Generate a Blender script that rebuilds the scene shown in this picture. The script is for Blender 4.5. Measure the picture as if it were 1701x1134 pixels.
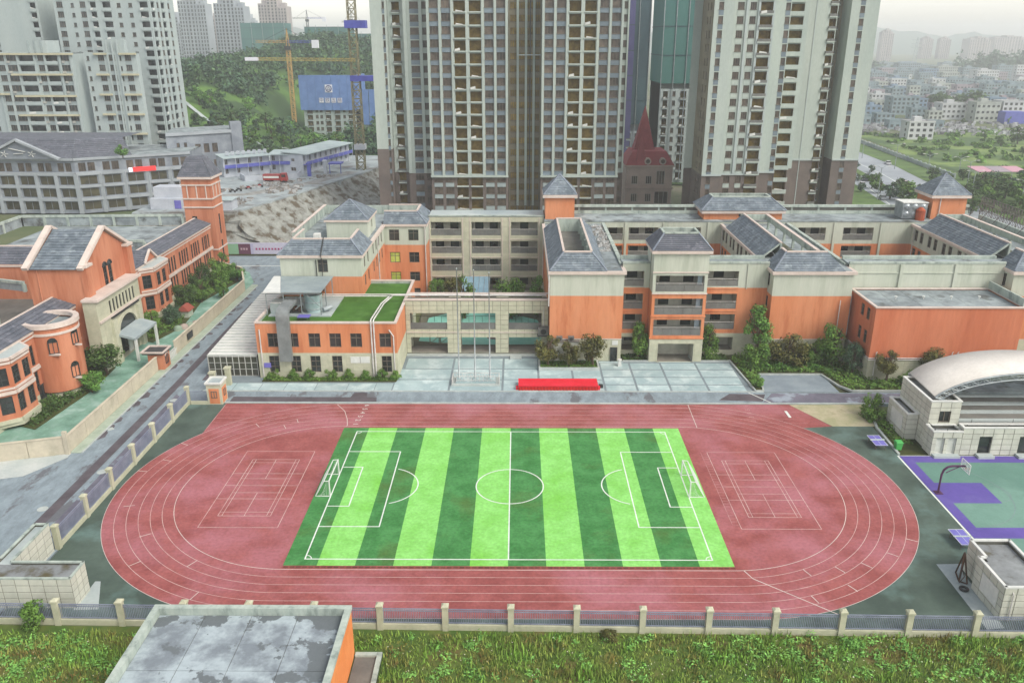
import bpy, bmesh, math, random
from mathutils import Vector, Matrix
rnd = random.Random(11)
SC = bpy.context.scene
COL = SC.collection
for o in list(bpy.data.objects): bpy.data.objects.remove(o)

# ------------------------------------------------------------------ camera
cam = bpy.data.cameras.new('camera')
cam.lens = 36*1370.5/1701; cam.sensor_width = 36; cam.clip_start = 1; cam.clip_end = 20000
camo = bpy.data.objects.new('camera', cam); COL.objects.link(camo)
_p, _r, _yaw = 0.35166, -0.001075, -0.00739
_fw = Vector((math.sin(_yaw)*math.cos(_p), math.cos(_yaw)*math.cos(_p), -math.sin(_p)))
_rt = Vector((math.cos(_yaw), -math.sin(_yaw), 0)); _up = _rt.cross(_fw)
_R = math.cos(_r)*_rt + math.sin(_r)*_up; _U = -math.sin(_r)*_rt + math.cos(_r)*_up
camo.matrix_world = Matrix(((_R.x, _U.x, -_fw.x, 0), (_R.y, _U.y, -_fw.y, 0), (_R.z, _U.z, -_fw.z, 47.251), (0, 0, 0, 1)))
SC.camera = camo

# ------------------------------------------------------------------ sky, sun, exposure
world = bpy.data.worlds.new('World'); SC.world = world; world.use_nodes = True
wn = world.node_tree.nodes; wl = world.node_tree.links
sky = wn.new('ShaderNodeTexSky'); sky.sky_type = 'NISHITA'; sky.sun_disc = False
SUN_EL, SUN_AZ = math.radians(46), math.radians(126)      # azimuth clockwise from +Y
sky.sun_elevation = SUN_EL; sky.sun_rotation = SUN_AZ
sky.air_density = 1.0; sky.dust_density = 3.5; sky.ozone_density = 1.0; sky.altitude = 1100
hs = wn.new('ShaderNodeHueSaturation'); hs.inputs['Saturation'].default_value = 0.36      # thin overcast: the blue is washed out
bg = wn['Background']; bg.inputs['Strength'].default_value = 0.15
wl.new(sky.outputs[0], hs.inputs['Color']); wb_ = wn.new('ShaderNodeMix'); wb_.data_type = 'RGBA'; wb_.blend_type = 'MULTIPLY'; wb_.inputs[0].default_value = 1; wb_.inputs[7].default_value = (1.06, 1.0, .935, 1)      # warm white of the evening overcast
wl.new(hs.outputs[0], wb_.inputs[6]); wl.new(wb_.outputs[2], bg.inputs['Color'])
sun = bpy.data.lights.new('sun', 'SUN'); sun.energy = 1.5; sun.angle = math.radians(28); sun.color = (1.0, 0.94, 0.84)
suno = bpy.data.objects.new('sun', sun); COL.objects.link(suno)
_d = Vector((math.sin(SUN_AZ)*math.cos(SUN_EL), math.cos(SUN_AZ)*math.cos(SUN_EL), math.sin(SUN_EL)))
suno.rotation_euler = _d.to_track_quat('Z', 'Y').to_euler()
SC.view_settings.view_transform = 'Standard'; SC.view_settings.look = 'None'
SC.view_settings.exposure = 0.94; SC.view_settings.gamma = 1.0; SC.view_settings.use_curve_mapping = False
SC.cycles.max_bounces = 10; SC.cycles.diffuse_bounces = 4; SC.cycles.glossy_bounces = 2
SC.cycles.transmission_bounces = 2; SC.cycles.transparent_max_bounces = 6; SC.cycles.volume_bounces = 8
SC.cycles.use_denoising = True; SC.cycles.caustics_reflective = False; SC.cycles.caustics_refractive = False
SC.cycles.sample_clamp_indirect = 4

# ------------------------------------------------------------------ materials
def S(r, g, b, k=1.0):
    f = lambda c: ((c/255+0.055)/1.055)**2.4 if c > 10 else c/255/12.92
    return (f(r)*k, f(g)*k, f(b)*k, 1)
MATS = {}
def mat(name, c, c2=None, scale=.5, rough=.85, bump=0., bscale=8., spec=.25, metal=0., lo=.38, hi=.62, c3=None, s3=.08, lo3=.5, hi3=.62,
        island=0., objrand=0., emit=None, detail=5, stretch=None, fine=.06):
    if name in MATS: return MATS[name]
    m = bpy.data.materials.new(name); m.use_nodes = True
    n = m.node_tree.nodes; l = m.node_tree.links; b = n['Principled BSDF']
    b.inputs['Roughness'].default_value = rough; b.inputs['Metallic'].default_value = metal
    b.inputs['Specular IOR Level'].default_value = spec
    geo = n.new('ShaderNodeNewGeometry'); pos = geo.outputs['Position']
    if stretch:
        vm = n.new('ShaderNodeVectorMath'); vm.operation = 'MULTIPLY'; vm.inputs[1].default_value = stretch
        l.new(pos, vm.inputs[0]); pos = vm.outputs[0]
    def noise(s, d=detail):
        t = n.new('ShaderNodeTexNoise'); t.inputs['Scale'].default_value = s; t.inputs['Detail'].default_value = d
        t.inputs['Roughness'].default_value = .62; l.new(pos, t.inputs['Vector']); return t.outputs[0]
    def ramp(src, a, z):
        r = n.new('ShaderNodeMapRange'); r.inputs[1].default_value = a; r.inputs[2].default_value = z; l.new(src, r.inputs[0]); return r.outputs[0]
    def mixc(f, a, z, mode='MIX'):
        x = n.new('ShaderNodeMix'); x.data_type = 'RGBA'; x.blend_type = mode
        for i, v in ((0, f), (6, a), (7, z)):
            if hasattr(v, 'is_linked'): l.new(v, x.inputs[i])
            else: x.inputs[i].default_value = v
        return x.outputs[2]
    col = c
    if c2 is not None: col = mixc(ramp(noise(scale), lo, hi), c, c2)
    if c3 is not None: col = mixc(ramp(noise(s3), lo3, hi3), col, c3)
    def bright(src, amt):
        nonlocal col
        r = n.new('ShaderNodeMapRange'); r.inputs[3].default_value = 1-amt; r.inputs[4].default_value = 1+amt; l.new(src, r.inputs[0])
        h = n.new('ShaderNodeHueSaturation'); l.new(r.outputs[0], h.inputs['Value'])
        if hasattr(col, 'is_linked'): l.new(col, h.inputs['Color'])
        else: h.inputs['Color'].default_value = col
        col = h.outputs[0]
    if fine: bright(ramp(noise(max(3., scale*5), 3), .3, .7), fine)
    if island: bright(geo.outputs['Random Per Island'], island)
    if objrand:
        oi = n.new('ShaderNodeObjectInfo'); bright(oi.outputs['Random'], objrand)
    if hasattr(col, 'is_linked'): l.new(col, b.inputs['Base Color'])
    else: b.inputs['Base Color'].default_value = col
    if bump:
        bn = n.new('ShaderNodeBump'); bn.inputs['Strength'].default_value = bump; bn.inputs['Distance'].default_value = .05
        l.new(noise(bscale, 3), bn.inputs['Height']); l.new(bn.outputs[0], b.inputs['Normal'])
    if emit:
        b.inputs['Emission Color'].default_value = emit[0]; b.inputs['Emission Strength'].default_value = emit[1]
    MATS[name] = m
    return m

K = .735
ORANGE = mat('orange_stucco', S(228,154,112,K), S(218,138,94,K), .3, .9, .2, 6, c3=S(190,112,76,K), s3=.6, lo3=.52, hi3=.76, stretch=(1,1,.16))
ORANGE_K = mat('orange_render', S(212,144,112,K), S(198,126,94,K), .3, .9, .2, 6, c3=S(176,104,74,K), s3=.6, lo3=.52, hi3=.78, stretch=(1,1,.16))
CREAM = mat('cream_stucco', S(206,213,198,K), S(196,204,188,K), .3, .9, .1, 6, c3=S(166,176,158,K), s3=.6, lo3=.54, hi3=.84, stretch=(1,1,.14))
STONE = mat('pale_stone', S(206,206,182,K), S(192,194,170,K), .7, .8, .1, 5, objrand=.05, island=.06)
STONE_W = mat('white_tile', S(216,218,204,K), S(204,207,194,K), .6, .6, 0, objrand=.06, island=.06, c3=S(176,180,166,K), s3=.3, lo3=.6, hi3=.8, stretch=(1,1,.4))
GROUT = mat('grout', S(150,150,138,K), S(130,132,122,K), 1.)
TRIM = mat('pink_white_trim', S(228,214,204,K), S(214,200,190,K), .5, .7)
WHITE = mat('white_paint', S(236,238,232,K), S(220,224,220,K), .6, .6)
SLATE = mat('slate_tile', S(126,138,148,K), S(98,110,120,K), .7, .7, .3, 10, c3=S(154,166,172,K), s3=1.1, lo3=.5, hi3=.7, island=.1)
SLATE_D = mat('dark_slate_tile', S(108,112,122,K), S(84,90,100,K), .6, .75, .2, 10, c3=S(136,138,148,K), s3=1.2, lo3=.52, hi3=.7, island=.1)
CAP = mat('ridge_cap', S(150,160,172,K), S(130,140,154,K), .8)
CONC = mat('roof_concrete', S(168,180,182,K), S(126,136,140,K), .3, .85, .2, 5, c3=S(92,96,94,K), s3=.35, lo3=.55, hi3=.68)
CONC_D = mat('dark_roof_concrete', S(132,130,124,K), S(108,108,104,K), .2, .9, .2, 5, c3=S(90,92,84,K), s3=.15, lo3=.55, hi3=.7)
CONC_L = mat('pale_concrete', S(196,206,204,K), S(176,188,188,K), .15, .8, .1, 5, c3=S(158,172,176,K), s3=.07)
PARAPET = mat('weathered_parapet', S(194,206,196,K), S(162,176,168,K), .8, .85, .1, 6, stretch=(1,1,.3), c3=S(120,130,126,K), s3=.8, lo3=.56, hi3=.76)
GALV = mat('galvanised_steel', S(176,186,188,K), S(150,160,164,K), .8, .4, 0, spec=.5, metal=.3)
GREYP = mat('grey_panel', S(126,128,124,K), S(110,112,110,K), .4, .6)
DARK = mat('dark_metal', S(70,72,72,K), S(56,58,60,K), 1., .5)
INTER = mat('cream_interior', S(206,206,192,K), S(184,184,170,K), .5, .9)  # cream of gallery walls and ceilings, a little duller than the stucco
FLOORT = mat('gallery_floor', S(150,146,136,K), S(132,128,120,K), .5, .8)
GLASS = mat('window_glass', S(62,68,68,K), S(36,42,42,K), .35, .12, 0, spec=.6, objrand=.35)
GLASSB = mat('blue_glass', S(150,176,190,K), S(120,146,160,K), .3, .1, 0, spec=.7, objrand=.2)
FRAME = mat('window_frame', S(120,112,100,K), S(104,98,90,K), 1., .6)
WFRAME = mat('pale_window_frame', S(198,200,192,K), S(182,184,178,K), 1., .6)
WIRE = mat('white_pipe', S(232,230,226,K), S(206,204,200,K), 1., .5)

# ------------------------------------------------------------------ mesh builder
WM = {}                                    # world matrix of every object, for parenting before the first update
I4 = Matrix.Identity(4)
def link(o, parent=None):
    COL.objects.link(o)
    WM[o] = Matrix.LocRotScale(o.location, o.rotation_euler, o.scale)
    if parent is not None:
        o.parent = parent; o.matrix_parent_inverse = WM[parent].inverted()
    return o
def tag(o, label=None, cat=None, group=None, kind=None):
    if label: o['label'] = label
    if cat: o['category'] = cat
    if group: o['group'] = group
    if kind: o['kind'] = kind
    return o
def thing(name, label, cat, loc=(0, 0, 0), group=None, rz=0):
    o = bpy.data.objects.new(name, None); o.location = loc; o.rotation_euler = (0, 0, rz); o.empty_display_size = .5
    link(o); return tag(o, label, cat, group)
class MB:
    def __init__(s): s.v = []; s.f = []; s.m = []
    def face(s, pts, m=0):
        k = len(s.v); s.v += [tuple(p) for p in pts]; s.f.append(tuple(range(k, k+len(pts)))); s.m.append(m); return s
    def hexa(s, p, m=0):                   # 8 corners: bottom ring then top ring
        k = len(s.v); s.v += [tuple(q) for q in p]
        for q in ((0, 3, 2, 1), (4, 5, 6, 7), (0, 1, 5, 4), (1, 2, 6, 5), (2, 3, 7, 6), (3, 0, 4, 7)):
            s.f.append(tuple(k+i for i in q)); s.m.append(m)
        return s
    def box(s, x0, x1, y0, y1, z0, z1, m=0):
        if x0 > x1: x0, x1 = x1, x0
        if y0 > y1: y0, y1 = y1, y0
        return s.hexa([(x0, y0, z0), (x1, y0, z0), (x1, y1, z0), (x0, y1, z0), (x0, y0, z1), (x1, y0, z1), (x1, y1, z1), (x0, y1, z1)], m)
    def prism(s, poly, z0, z1, m=0, mt=None):
        n = len(poly); a = sum(poly[i][0]*poly[(i+1) % n][1]-poly[(i+1) % n][0]*poly[i][1] for i in range(n))
        if a < 0: poly = poly[::-1]
        k = len(s.v); s.v += [(p[0], p[1], z0) for p in poly]+[(p[0], p[1], z1) for p in poly]
        s.f.append(tuple(range(k+n, k+2*n))); s.m.append(m if mt is None else mt)
        s.f.append(tuple(range(k+n-1, k-1, -1))); s.m.append(m)
        for i in range(n):
            j = (i+1) % n; s.f.append((k+i, k+j, k+n+j, k+n+i)); s.m.append(m)
        return s
    def bar(s, a, b, w, h=None, m=0):      # square beam between two points
        a, b = Vector(a), Vector(b); d = (b-a).normalized(); h = h or w
        u = d.cross(Vector((0, 0, 1)))
        u = Vector((1, 0, 0)) if u.length < 1e-3 else u.normalized()
        v = u.cross(d).normalized(); u = u*w/2; v = v*h/2
        return s.hexa([a-u-v, a+u-v, b+u-v, b-u-v, a-u+v, a+u+v, b+u+v, b-u+v], m)
    def tube(s, pts, r, n=6, m=0, caps=True):
        pts = [Vector(p) for p in pts]; rs = r if isinstance(r, (list, tuple)) else [r]*len(pts); k0 = len(s.v)
        for i, p in enumerate(pts):
            d = (pts[min(i+1, len(pts)-1)]-pts[max(i-1, 0)]).normalized()
            u = d.cross(Vector((0, 0, 1))); u = Vector((1, 0, 0)) if u.length < 1e-3 else u.normalized(); v = d.cross(u)
            for j in range(n):
                a = 2*math.pi*j/n; s.v.append(tuple(p+(u*math.cos(a)+v*math.sin(a))*rs[i]))
        for i in range(len(pts)-1):
            for j in range(n):
                a = k0+i*n+j; b = k0+i*n+(j+1) % n; s.f.append((a, b, b+n, a+n)); s.m.append(m)
        if caps:
            s.f.append(tuple(k0+j for j in range(n))); s.m.append(m)
            k = k0+(len(pts)-1)*n; s.f.append(tuple(k+j for j in range(n-1, -1, -1))); s.m.append(m)
        return s
    def cyl(s, x, y, z0, z1, r, n=16, m=0, r1=None): return s.tube([(x, y, z0), (x, y, z1)], [r, r if r1 is None else r1], n, m)
    def slate(s, e0, e1, r1, r0, n, m=0, lift=.09):    # tiled slope in real stepped courses
        e0, e1, r0, r1 = map(Vector, (e0, e1, r0, r1)); N = (e1-e0).cross(r0-e0)
        if N.length < 1e-6: N = (e1-e0).cross(r1-e0)
        N.normalize()
        if N.z < 0: N = -N
        for i in range(n):
            a, b = e0.lerp(r0, i/n), e1.lerp(r1, i/n); c, d = e1.lerp(r1, (i+1)/n), e0.lerp(r0, (i+1)/n)
            s.face([a+N*lift, b+N*lift, c+N*.015, d+N*.015], m); s.face([a, b, b+N*lift, a+N*lift], m)
        return s
    def mesh(s, name, mats, smooth=False):
        me = bpy.data.meshes.new(name); me.from_pydata(s.v, [], s.f)
        mats = mats if isinstance(mats, (list, tuple)) else [mats]
        for q in mats: me.materials.append(q)
        if len(mats) > 1: me.polygons.foreach_set('material_index', s.m)
        if smooth: me.polygons.foreach_set('use_smooth', [True]*len(s.f))
        me.update(); return me
    def build(s, name, mats, parent=None, smooth=False):
        return link(bpy.data.objects.new(name, s.mesh(name, mats, smooth)), parent)
def inst(name, me, loc, parent=None, rz=0, sc=(1, 1, 1)):
    o = bpy.data.objects.new(name, me); o.location = loc; o.rotation_euler = (0, 0, rz); o.scale = sc
    return link(o, parent)
def strip(pts, w, z):                      # flat ribbon along a polyline
    mb = MB(); L = []
    for i, p in enumerate(pts):
        a, b = pts[max(i-1, 0)], pts[min(i+1, len(pts)-1)]
        d = Vector((b[0]-a[0], b[1]-a[1])); d.normalize(); n_ = Vector((-d.y, d.x))*w/2
        L.append(((p[0]+n_.x, p[1]+n_.y, z), (p[0]-n_.x, p[1]-n_.y, z)))
    for i in range(len(L)-1): mb.face([L[i][1], L[i+1][1], L[i+1][0], L[i][0]])
    return mb
def sheet(name, poly, z, m, parent=None, kind='structure', label=None):
    mb = MB(); a = sum(poly[i][0]*poly[(i+1) % len(poly)][1]-poly[(i+1) % len(poly)][0]*poly[i][1] for i in range(len(poly)))
    mb.face([(p[0], p[1], z) for p in (poly if a > 0 else poly[::-1])])
    o = mb.build(name, m, parent)
    if parent is None: tag(o, kind=kind)
    if label: o['label'] = label
    return o
def rect(x0, x1, y0, y1): return [(x0, y0), (x1, y0), (x1, y1), (x0, y1)]
def arc(cx, cy, r, a0, a1, n=40): return [(cx+r*math.cos(math.radians(a0+(a1-a0)*i/n)), cy+r*math.sin(math.radians(a0+(a1-a0)*i/n))) for i in range(n+1)]

# ------------------------------------------------------------------ walls with real openings, windows, galleries
WINS = {}
def win_mesh(w, h, style='cross', fr=None, gl=None, d=.12, t=.09):
    key = (round(w, 2), round(h, 2), style, (fr or FRAME).name, (gl or GLASS).name, d)
    if key in WINS: return WINS[key]
    mb = MB(); x = w/2
    mb.face([(-x, d, 0), (x, d, 0), (x, d, h), (-x, d, h)], 1)
    mb.box(-x, -x+t, 0, d, 0, h); mb.box(x-t, x, 0, d, 0, h); mb.box(-x+t, x-t, 0, d, 0, t); mb.box(-x+t, x-t, 0, d, h-t, h)
    if style == 'cross':
        mb.box(-t/2, t/2, .03, d, t, h-t); mb.box(-x+t, -t/2, .03, d, h*.66-t/2, h*.66+t/2); mb.box(t/2, x-t, .03, d, h*.66-t/2, h*.66+t/2)
    if style == 'mull': mb.box(-t/2, t/2, .03, d, t, h-t)
    if style == 'triple':
        for q in (-w/6, w/6): mb.box(q-t/2, q+t/2, .03, d, t, h-t)
    if style == 'tall':
        for q in (.33, .66): mb.box(-x+t, x-t, .03, d, h*q-t/2, h*q+t/2)
        mb.box(-t/2, t/2, .03, d-.01, t, h-t)
    WINS[key] = mb.mesh('window', [fr or FRAME, gl or GLASS]); return WINS[key]
def wall(mb, p0, p1, z0, z1, ops=(), bands=None, depth=.22):
    """Outer skin from p0 to p1 (outside on the right hand) with holes and reveals; ops = (u0, u1, za, zb); bands = [(ztop, mat)]."""
    p0, p1 = Vector(p0[:2]), Vector(p1[:2]); L = (p1-p0).length; d = (p1-p0)/L; nrm = Vector((d.y, -d.x))
    bands = bands or [(1e9, 0)]
    us = sorted(set([0, L]+[min(max(q, 0), L) for o in ops for q in o[:2]])); zs = sorted(set([z0, z1]+[q for o in ops for q in o[2:4] if z0 < q < z1]+[b[0] for b in bands if z0 < b[0] < z1]))
    P = lambda u, z, k=0: (p0.x+d.x*u-nrm.x*k, p0.y+d.y*u-nrm.y*k, z)
    mi = lambda z: next((b[1] for b in bands if z < b[0]), bands[-1][1])
    for j in range(len(zs)-1):
        zc = (zs[j]+zs[j+1])/2; run = None
        for i in range(len(us)-1):
            uc = (us[i]+us[i+1])/2
            hole = any(o[0] < uc < o[1] and o[2] < zc < o[3] for o in ops)
            if not hole:
                if run is None: run = us[i]
            if run is not None and (hole or i == len(us)-2):
                e = us[i] if hole else us[i+1]
                mb.face([P(run, zs[j]), P(e, zs[j]), P(e, zs[j+1]), P(run, zs[j+1])], mi(zc)); run = None
    for o in ops:
        a, b, s, t = o[:4]; m_ = mi((s+t)/2)
        mb.face([P(a, s), P(b, s), P(b, s, depth), P(a, s, depth)], m_); mb.face([P(a, t, depth), P(b, t, depth), P(b, t), P(a, t)], m_)
        mb.face([P(a, s), P(a, s, depth), P(a, t, depth), P(a, t)], m_); mb.face([P(b, s, depth), P(b, s), P(b, t), P(b, t, depth)], m_)
def put_windows(parent, p0, p1, ops, style='cross', fr=None, gl=None, depth=.22, name='window', sill=None, skip=0):
    p0, p1 = Vector(p0[:2]), Vector(p1[:2]); d = (p1-p0).normalized(); nrm = Vector((d.y, -d.x)); rz = math.atan2(d.y, d.x)
    for o in ops:
        w, h = o[1]-o[0], o[3]-o[2]; c = p0+d*(o[0]+o[1])/2-nrm*(depth-.12)
        inst(name, win_mesh(w, h, style, fr, gl), (c.x, c.y, o[2]), parent, rz)
def gallery(parent, p0, p1, o, depth=1.9, par=1.05, pm=None, rail=True, back=None, doors=True, joints=True):
    """Open gallery behind opening o: floor, ceiling, sides, back wall, solid parapet and hand rail."""
    p0, p1 = Vector(p0[:2]), Vector(p1[:2]); d = (p1-p0).normalized(); nrm = Vector((d.y, -d.x))
    a, b, s, t = o[:4]; P = lambda u, k, z: (p0.x+d.x*u-nrm.x*k, p0.y+d.y*u-nrm.y*k, z)
    mb = MB(); f = .22
    mb.face([P(a, f, s), P(b, f, s), P(b, depth, s), P(a, depth, s)], 1); mb.face([P(a, depth, t), P(b, depth, t), P(b, f, t), P(a, f, t)], 0)
    mb.face([P(a, f, s), P(a, depth, s), P(a, depth, t), P(a, f, t)], 0); mb.face([P(b, depth, s), P(b, f, s), P(b, f, t), P(b, depth, t)], 0)
    mb.face([P(a, depth, s), P(b, depth, s), P(b, depth, t), P(a, depth, t)], 0)
    if doors:
        n = max(1, int((b-a)/2.6))
        for i in range(n):
            u = a+(i+.5)*(b-a)/n; w = .8; k = depth-.03
            mb.face([P(u-w, k, s+.7), P(u+w, k, s+.7), P(u+w, k, min(t-.15, s+2.1)), P(u-w, k, min(t-.15, s+2.1))], 2)
    mb.build('gallery_interior', [INTER, FLOORT, GLASS], parent)
    if par:
        pb = MB(); rz = math.atan2(d.y, d.x); n = max(2, int((b-a)/1.4)) if joints else 1; w = (b-a-.02)/n
        for i in range(n):
            u0 = a+.01+i*w; u1 = u0+w-.03
            q = [P(u0, .14, s+.004), P(u1, .14, s+.004), P(u1, .04, s+.004), P(u0, .04, s+.004)]
            pb.hexa([q[3], q[2], q[1], q[0]]+[(x, y, s+par) for x, y, z in (q[3], q[2], q[1], q[0])])
        pb.build('parapet_panel', pm or GREYP, parent)
        if rail:
            rb = MB(); rb.bar(P(a+.02, .09, s+par+.22), P(b-.02, .09, s+par+.22), .06)
            for u in (a+.3, (a+b)/2, b-.3): rb.bar(P(u, .09, s+par+.003), P(u, .09, s+par+.185), .04)
            rb.build('hand_rail', WIRE, parent)
def cladding(parent, p0, p1, z0, z1, ops, tw, th, m, gap=.05, proud=.03, single=False, name='tile'):
    """Stone slabs on a wall, joints left open; single = one object each, else one joined part."""
    p0, p1 = Vector(p0[:2]), Vector(p1[:2]); L = (p1-p0).length; d = (p1-p0)/L; nrm = Vector((d.y, -d.x)); rz = math.atan2(d.y, d.x)
    nu, nz = max(1, round(L/tw)), max(1, round((z1-z0)/th)); tw, th = L/nu, (z1-z0)/nz; mb = MB()
    key = ('tile', round(tw, 3), round(th, 3), m.name)
    if single and key not in WINS:
        t = MB(); a = .02; x, zt = tw/2-gap/2, th-gap
        t.hexa([(-x, 0, 0), (x, 0, 0), (x, .02, 0), (-x, .02, 0), (-x, 0, zt), (x, 0, zt), (x, .02, zt), (-x, .02, zt)])
        t.v = [(vx*(1 if vy > .01 else 1-a/x), vy-proud if vy < .01 else vy-.0, vz if vy > .01 else a+(vz/zt)*(zt-2*a)) for vx, vy, vz in t.v]
        WINS[key] = t.mesh(name, m)
    for i in range(nu):
        for j in range(nz):
            u0, u1, s, t = i*tw+gap/2, (i+1)*tw-gap/2, z0+j*th+gap/2, z0+(j+1)*th-gap/2
            cut = [o for o in ops if o[0] < u1 and o[1] > u0 and o[2] < t and o[3] > s]
            rects_ = [(u0, u1, s, t)]
            for o in cut:                      # trim the slab round the opening
                nr = []
                for (a, b, c, e) in rects_:
                    if not (o[0] < b and o[1] > a and o[2] < e and o[3] > c): nr.append((a, b, c, e)); continue
                    if o[0] > a: nr.append((a, o[0], c, e))
                    if o[1] < b: nr.append((o[1], b, c, e))
                    a2, b2 = max(a, o[0]), min(b, o[1])
                    if o[2] > c: nr.append((a2, b2, c, o[2]))
                    if o[3] < e: nr.append((a2, b2, o[3], e))
                rects_ = nr
            if single and not cut:
                c = p0+d*(u0+u1)/2; inst(name, WINS[key], (c.x, c.y, s), parent, rz); continue
            for (a, b, c, e) in rects_:
                if b-a < .08 or e-c < .08: continue
                q = [p0+d*a+nrm*proud, p0+d*b+nrm*proud, p0+d*b, p0+d*a]
                if single: MB().hexa([(w.x, w.y, c) for w in q]+[(w.x, w.y, e) for w in q]).build(name, m, parent)
                else: mb.hexa([(w.x, w.y, c) for w in q]+[(w.x, w.y, e) for w in q])
    if mb.v:
        o = mb.build('cladding', m, parent)
        if not single: o['kind'] = 'stuff'
def ring(mb, x0, x1, y0, y1, z0, z1, t, m=0):            # parapet: four butted walls
    mb.box(x0, x1, y0, y0+t, z0, z1, m); mb.box(x0, x1, y1-t, y1, z0, z1, m); mb.box(x0, x0+t, y0+t, y1-t, z0, z1, m); mb.box(x1-t, x1, y0+t, y1-t, z0, z1, m)
def pipe(parent, pts, r=.07, m=None, name='pipe'): return MB().tube(pts, r, 6).build(name, m or WIRE, parent)
TEXTS = []
def text(name, body, loc, size, m, parent=None, rx=0, rz=0, ext=.01, align='CENTER'):
    cu = bpy.data.curves.new(name, 'FONT'); cu.body = body; cu.size = size; cu.align_x = align; cu.align_y = 'CENTER'; cu.extrude = ext
    cu.materials.append(m); o = bpy.data.objects.new(name, cu); TEXTS.append(o); o.location = loc; o.rotation_euler = (rx, 0, rz)
    return link(o, parent)
# ------------------------------------------------------------------ the ground, roads and sports surfaces
EARTH = mat('earth_and_scrub', S(120,128,92,.6), S(92,112,70,.6), .05, .95, .3, 2, c3=S(140,136,116,.6), s3=.02, lo3=.5, hi3=.65)
ASPH = mat('worn_asphalt', S(152,168,176,K), S(132,146,154,K), .9, .85, .3, 12, c3=S(112,116,122,K), s3=.3, lo3=.57, hi3=.62, stretch=(1,.45,1), detail=9, fine=.1)
ASPH_D = mat('fresh_asphalt_patch', S(104,98,104,K), S(88,82,88,K), .5, .85, .2, 12)
ASPH_V = mat('violet_asphalt', S(126,124,138,K), S(100,100,114,K), .4, .85, .3, 12, c3=S(160,172,184,K), s3=.2, lo3=.55, hi3=.62)
APRON = mat('green_rubber', S(92,110,100,K), S(70,86,78,K), .2, .7, .2, 20, c3=S(112,140,134,K), s3=.11, lo3=.5, hi3=.66)
TRACKM = mat('red_rubber', S(170,98,96,K), S(150,80,78,K), .35, .8, .3, 25, c3=S(180,114,122,K), s3=.09, lo3=.46, hi3=.64, fine=.16)
LINE = mat('line_paint', S(232,222,214,K), S(210,196,190,K), .6, .7)
LINE_M = mat('faded_line', S(224,200,194,K), S(190,134,134,K), .45, .7, lo=.45, hi=.75)
LINE_W = mat('white_line', S(240,246,240,K), S(228,236,228,K), .5, .7)
LINE_P = mat('worn_line', S(208,168,166,K), S(178,112,114,K), .6, .7)
TURF_L = mat('light_turf', S(154,230,124,K), S(138,214,104,K), .5, .95, .6, 30, c3=S(124,204,72,K), s3=.1, lo3=.52, hi3=.72, fine=.16)
TURF_D = mat('dark_turf', S(82,152,86,K), S(62,130,66,K), .5, .95, .6, 30, c3=S(88,112,50,K), s3=.12, lo3=.54, hi3=.76, fine=.2)
PAVE = mat('plaza_slab', S(182,204,206,K), S(164,188,192,K), .25, .75, .1, 8, c3=S(206,224,224,K), s3=.35, lo3=.5, hi3=.64, objrand=.08)
PAVE_J = mat('plaza_band', S(142,156,162,K), S(128,142,148,K), .5, .8)
KERB = mat('kerb_stone', S(200,208,204,K), S(178,188,186,K), .7, .8, objrand=.06)
TEAL = mat('green_paving', S(138,180,162,K), S(110,152,134,K), .8, .8, 0, c3=S(164,198,186,K), s3=.4, lo3=.5, hi3=.64)
SOIL = mat('garden_soil', S(92,98,52,.6), S(74,82,44,.6), .8, .95, .4, 6)

tag(MB().face([(-2600, -150, -.45), (2600, -150, -.45), (2600, 3350, -.45), (-2600, 3350, -.45)]).build('ground', EARTH), kind='structure')
tag(MB().prism([(-45.2, 58.9), (46, 57.45), (46, 104), (-45.2, 104)], -.6, 0).build('sports_ground', APRON), kind='structure')
# bare sandy patch in the far corner of the sports ground
SAND = mat('bare_screed', S(196,186,158,K), S(168,168,132,K), .3, .95, .3, 6, c3=S(146,150,110,K), s3=.2, lo3=.55, hi3=.7)
sheet('bare_patch', [(37.3, 103.7), (48, 103.8), (46.8, 97), (40.9, 97)], .006, SAND)

CY, XL, XR, RI, LW = 81.35, -22.15, 20.35, 15.4, 1.165
RO = RI+6*LW
tr = MB(); poly = arc(XL, CY, RO, 270, 90+0.001, 48)[::1]
poly = arc(XL, CY, RO, 270, 180, 30)
a_top = math.degrees(math.asin((94.5-CY)/RO))
poly += arc(XL, CY, RO, 180, 180-a_top, 16)[1:]+[(-40.2, 95.3), (-40.2, 103.75), (37.3, 103.75), (40.8, 97.0)]
pr = [p for p in arc(XR, CY, RO, 60, -90, 60) if p[1] < 96.6]
poly += pr
track = sheet('running_track', poly, .004, TRACKM)
for i in range(7):
    r = RI+i*LW; w = .075 if i else .1; m_ = LINE if i in (0, 6) else LINE_P
    path = arc(XL, CY, r, 270, 90, 70)+arc(XR, CY, r, 90, -90, 70)
    path.append(path[0])
    strip(path, w*.62, .009).build('lane_line', LINE if i in (0, 6) else LINE_M, track)
for i in range(1, 7):                         # straight-only lines of the sprint chute
    y_ = CY+RI+i*LW
    if y_ < 103.6:
        strip([(-40, y_), (XL, y_)], .05, .0085).build('chute_line', LINE_P, track); strip([(XR, y_), (38, y_)], .05, .0085).build('chute_line', LINE_P, track)
strip([(-40.2, 95.3), (-40.2, 103.7)], .1, .0095).build('edge_line', LINE_P, track)
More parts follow.
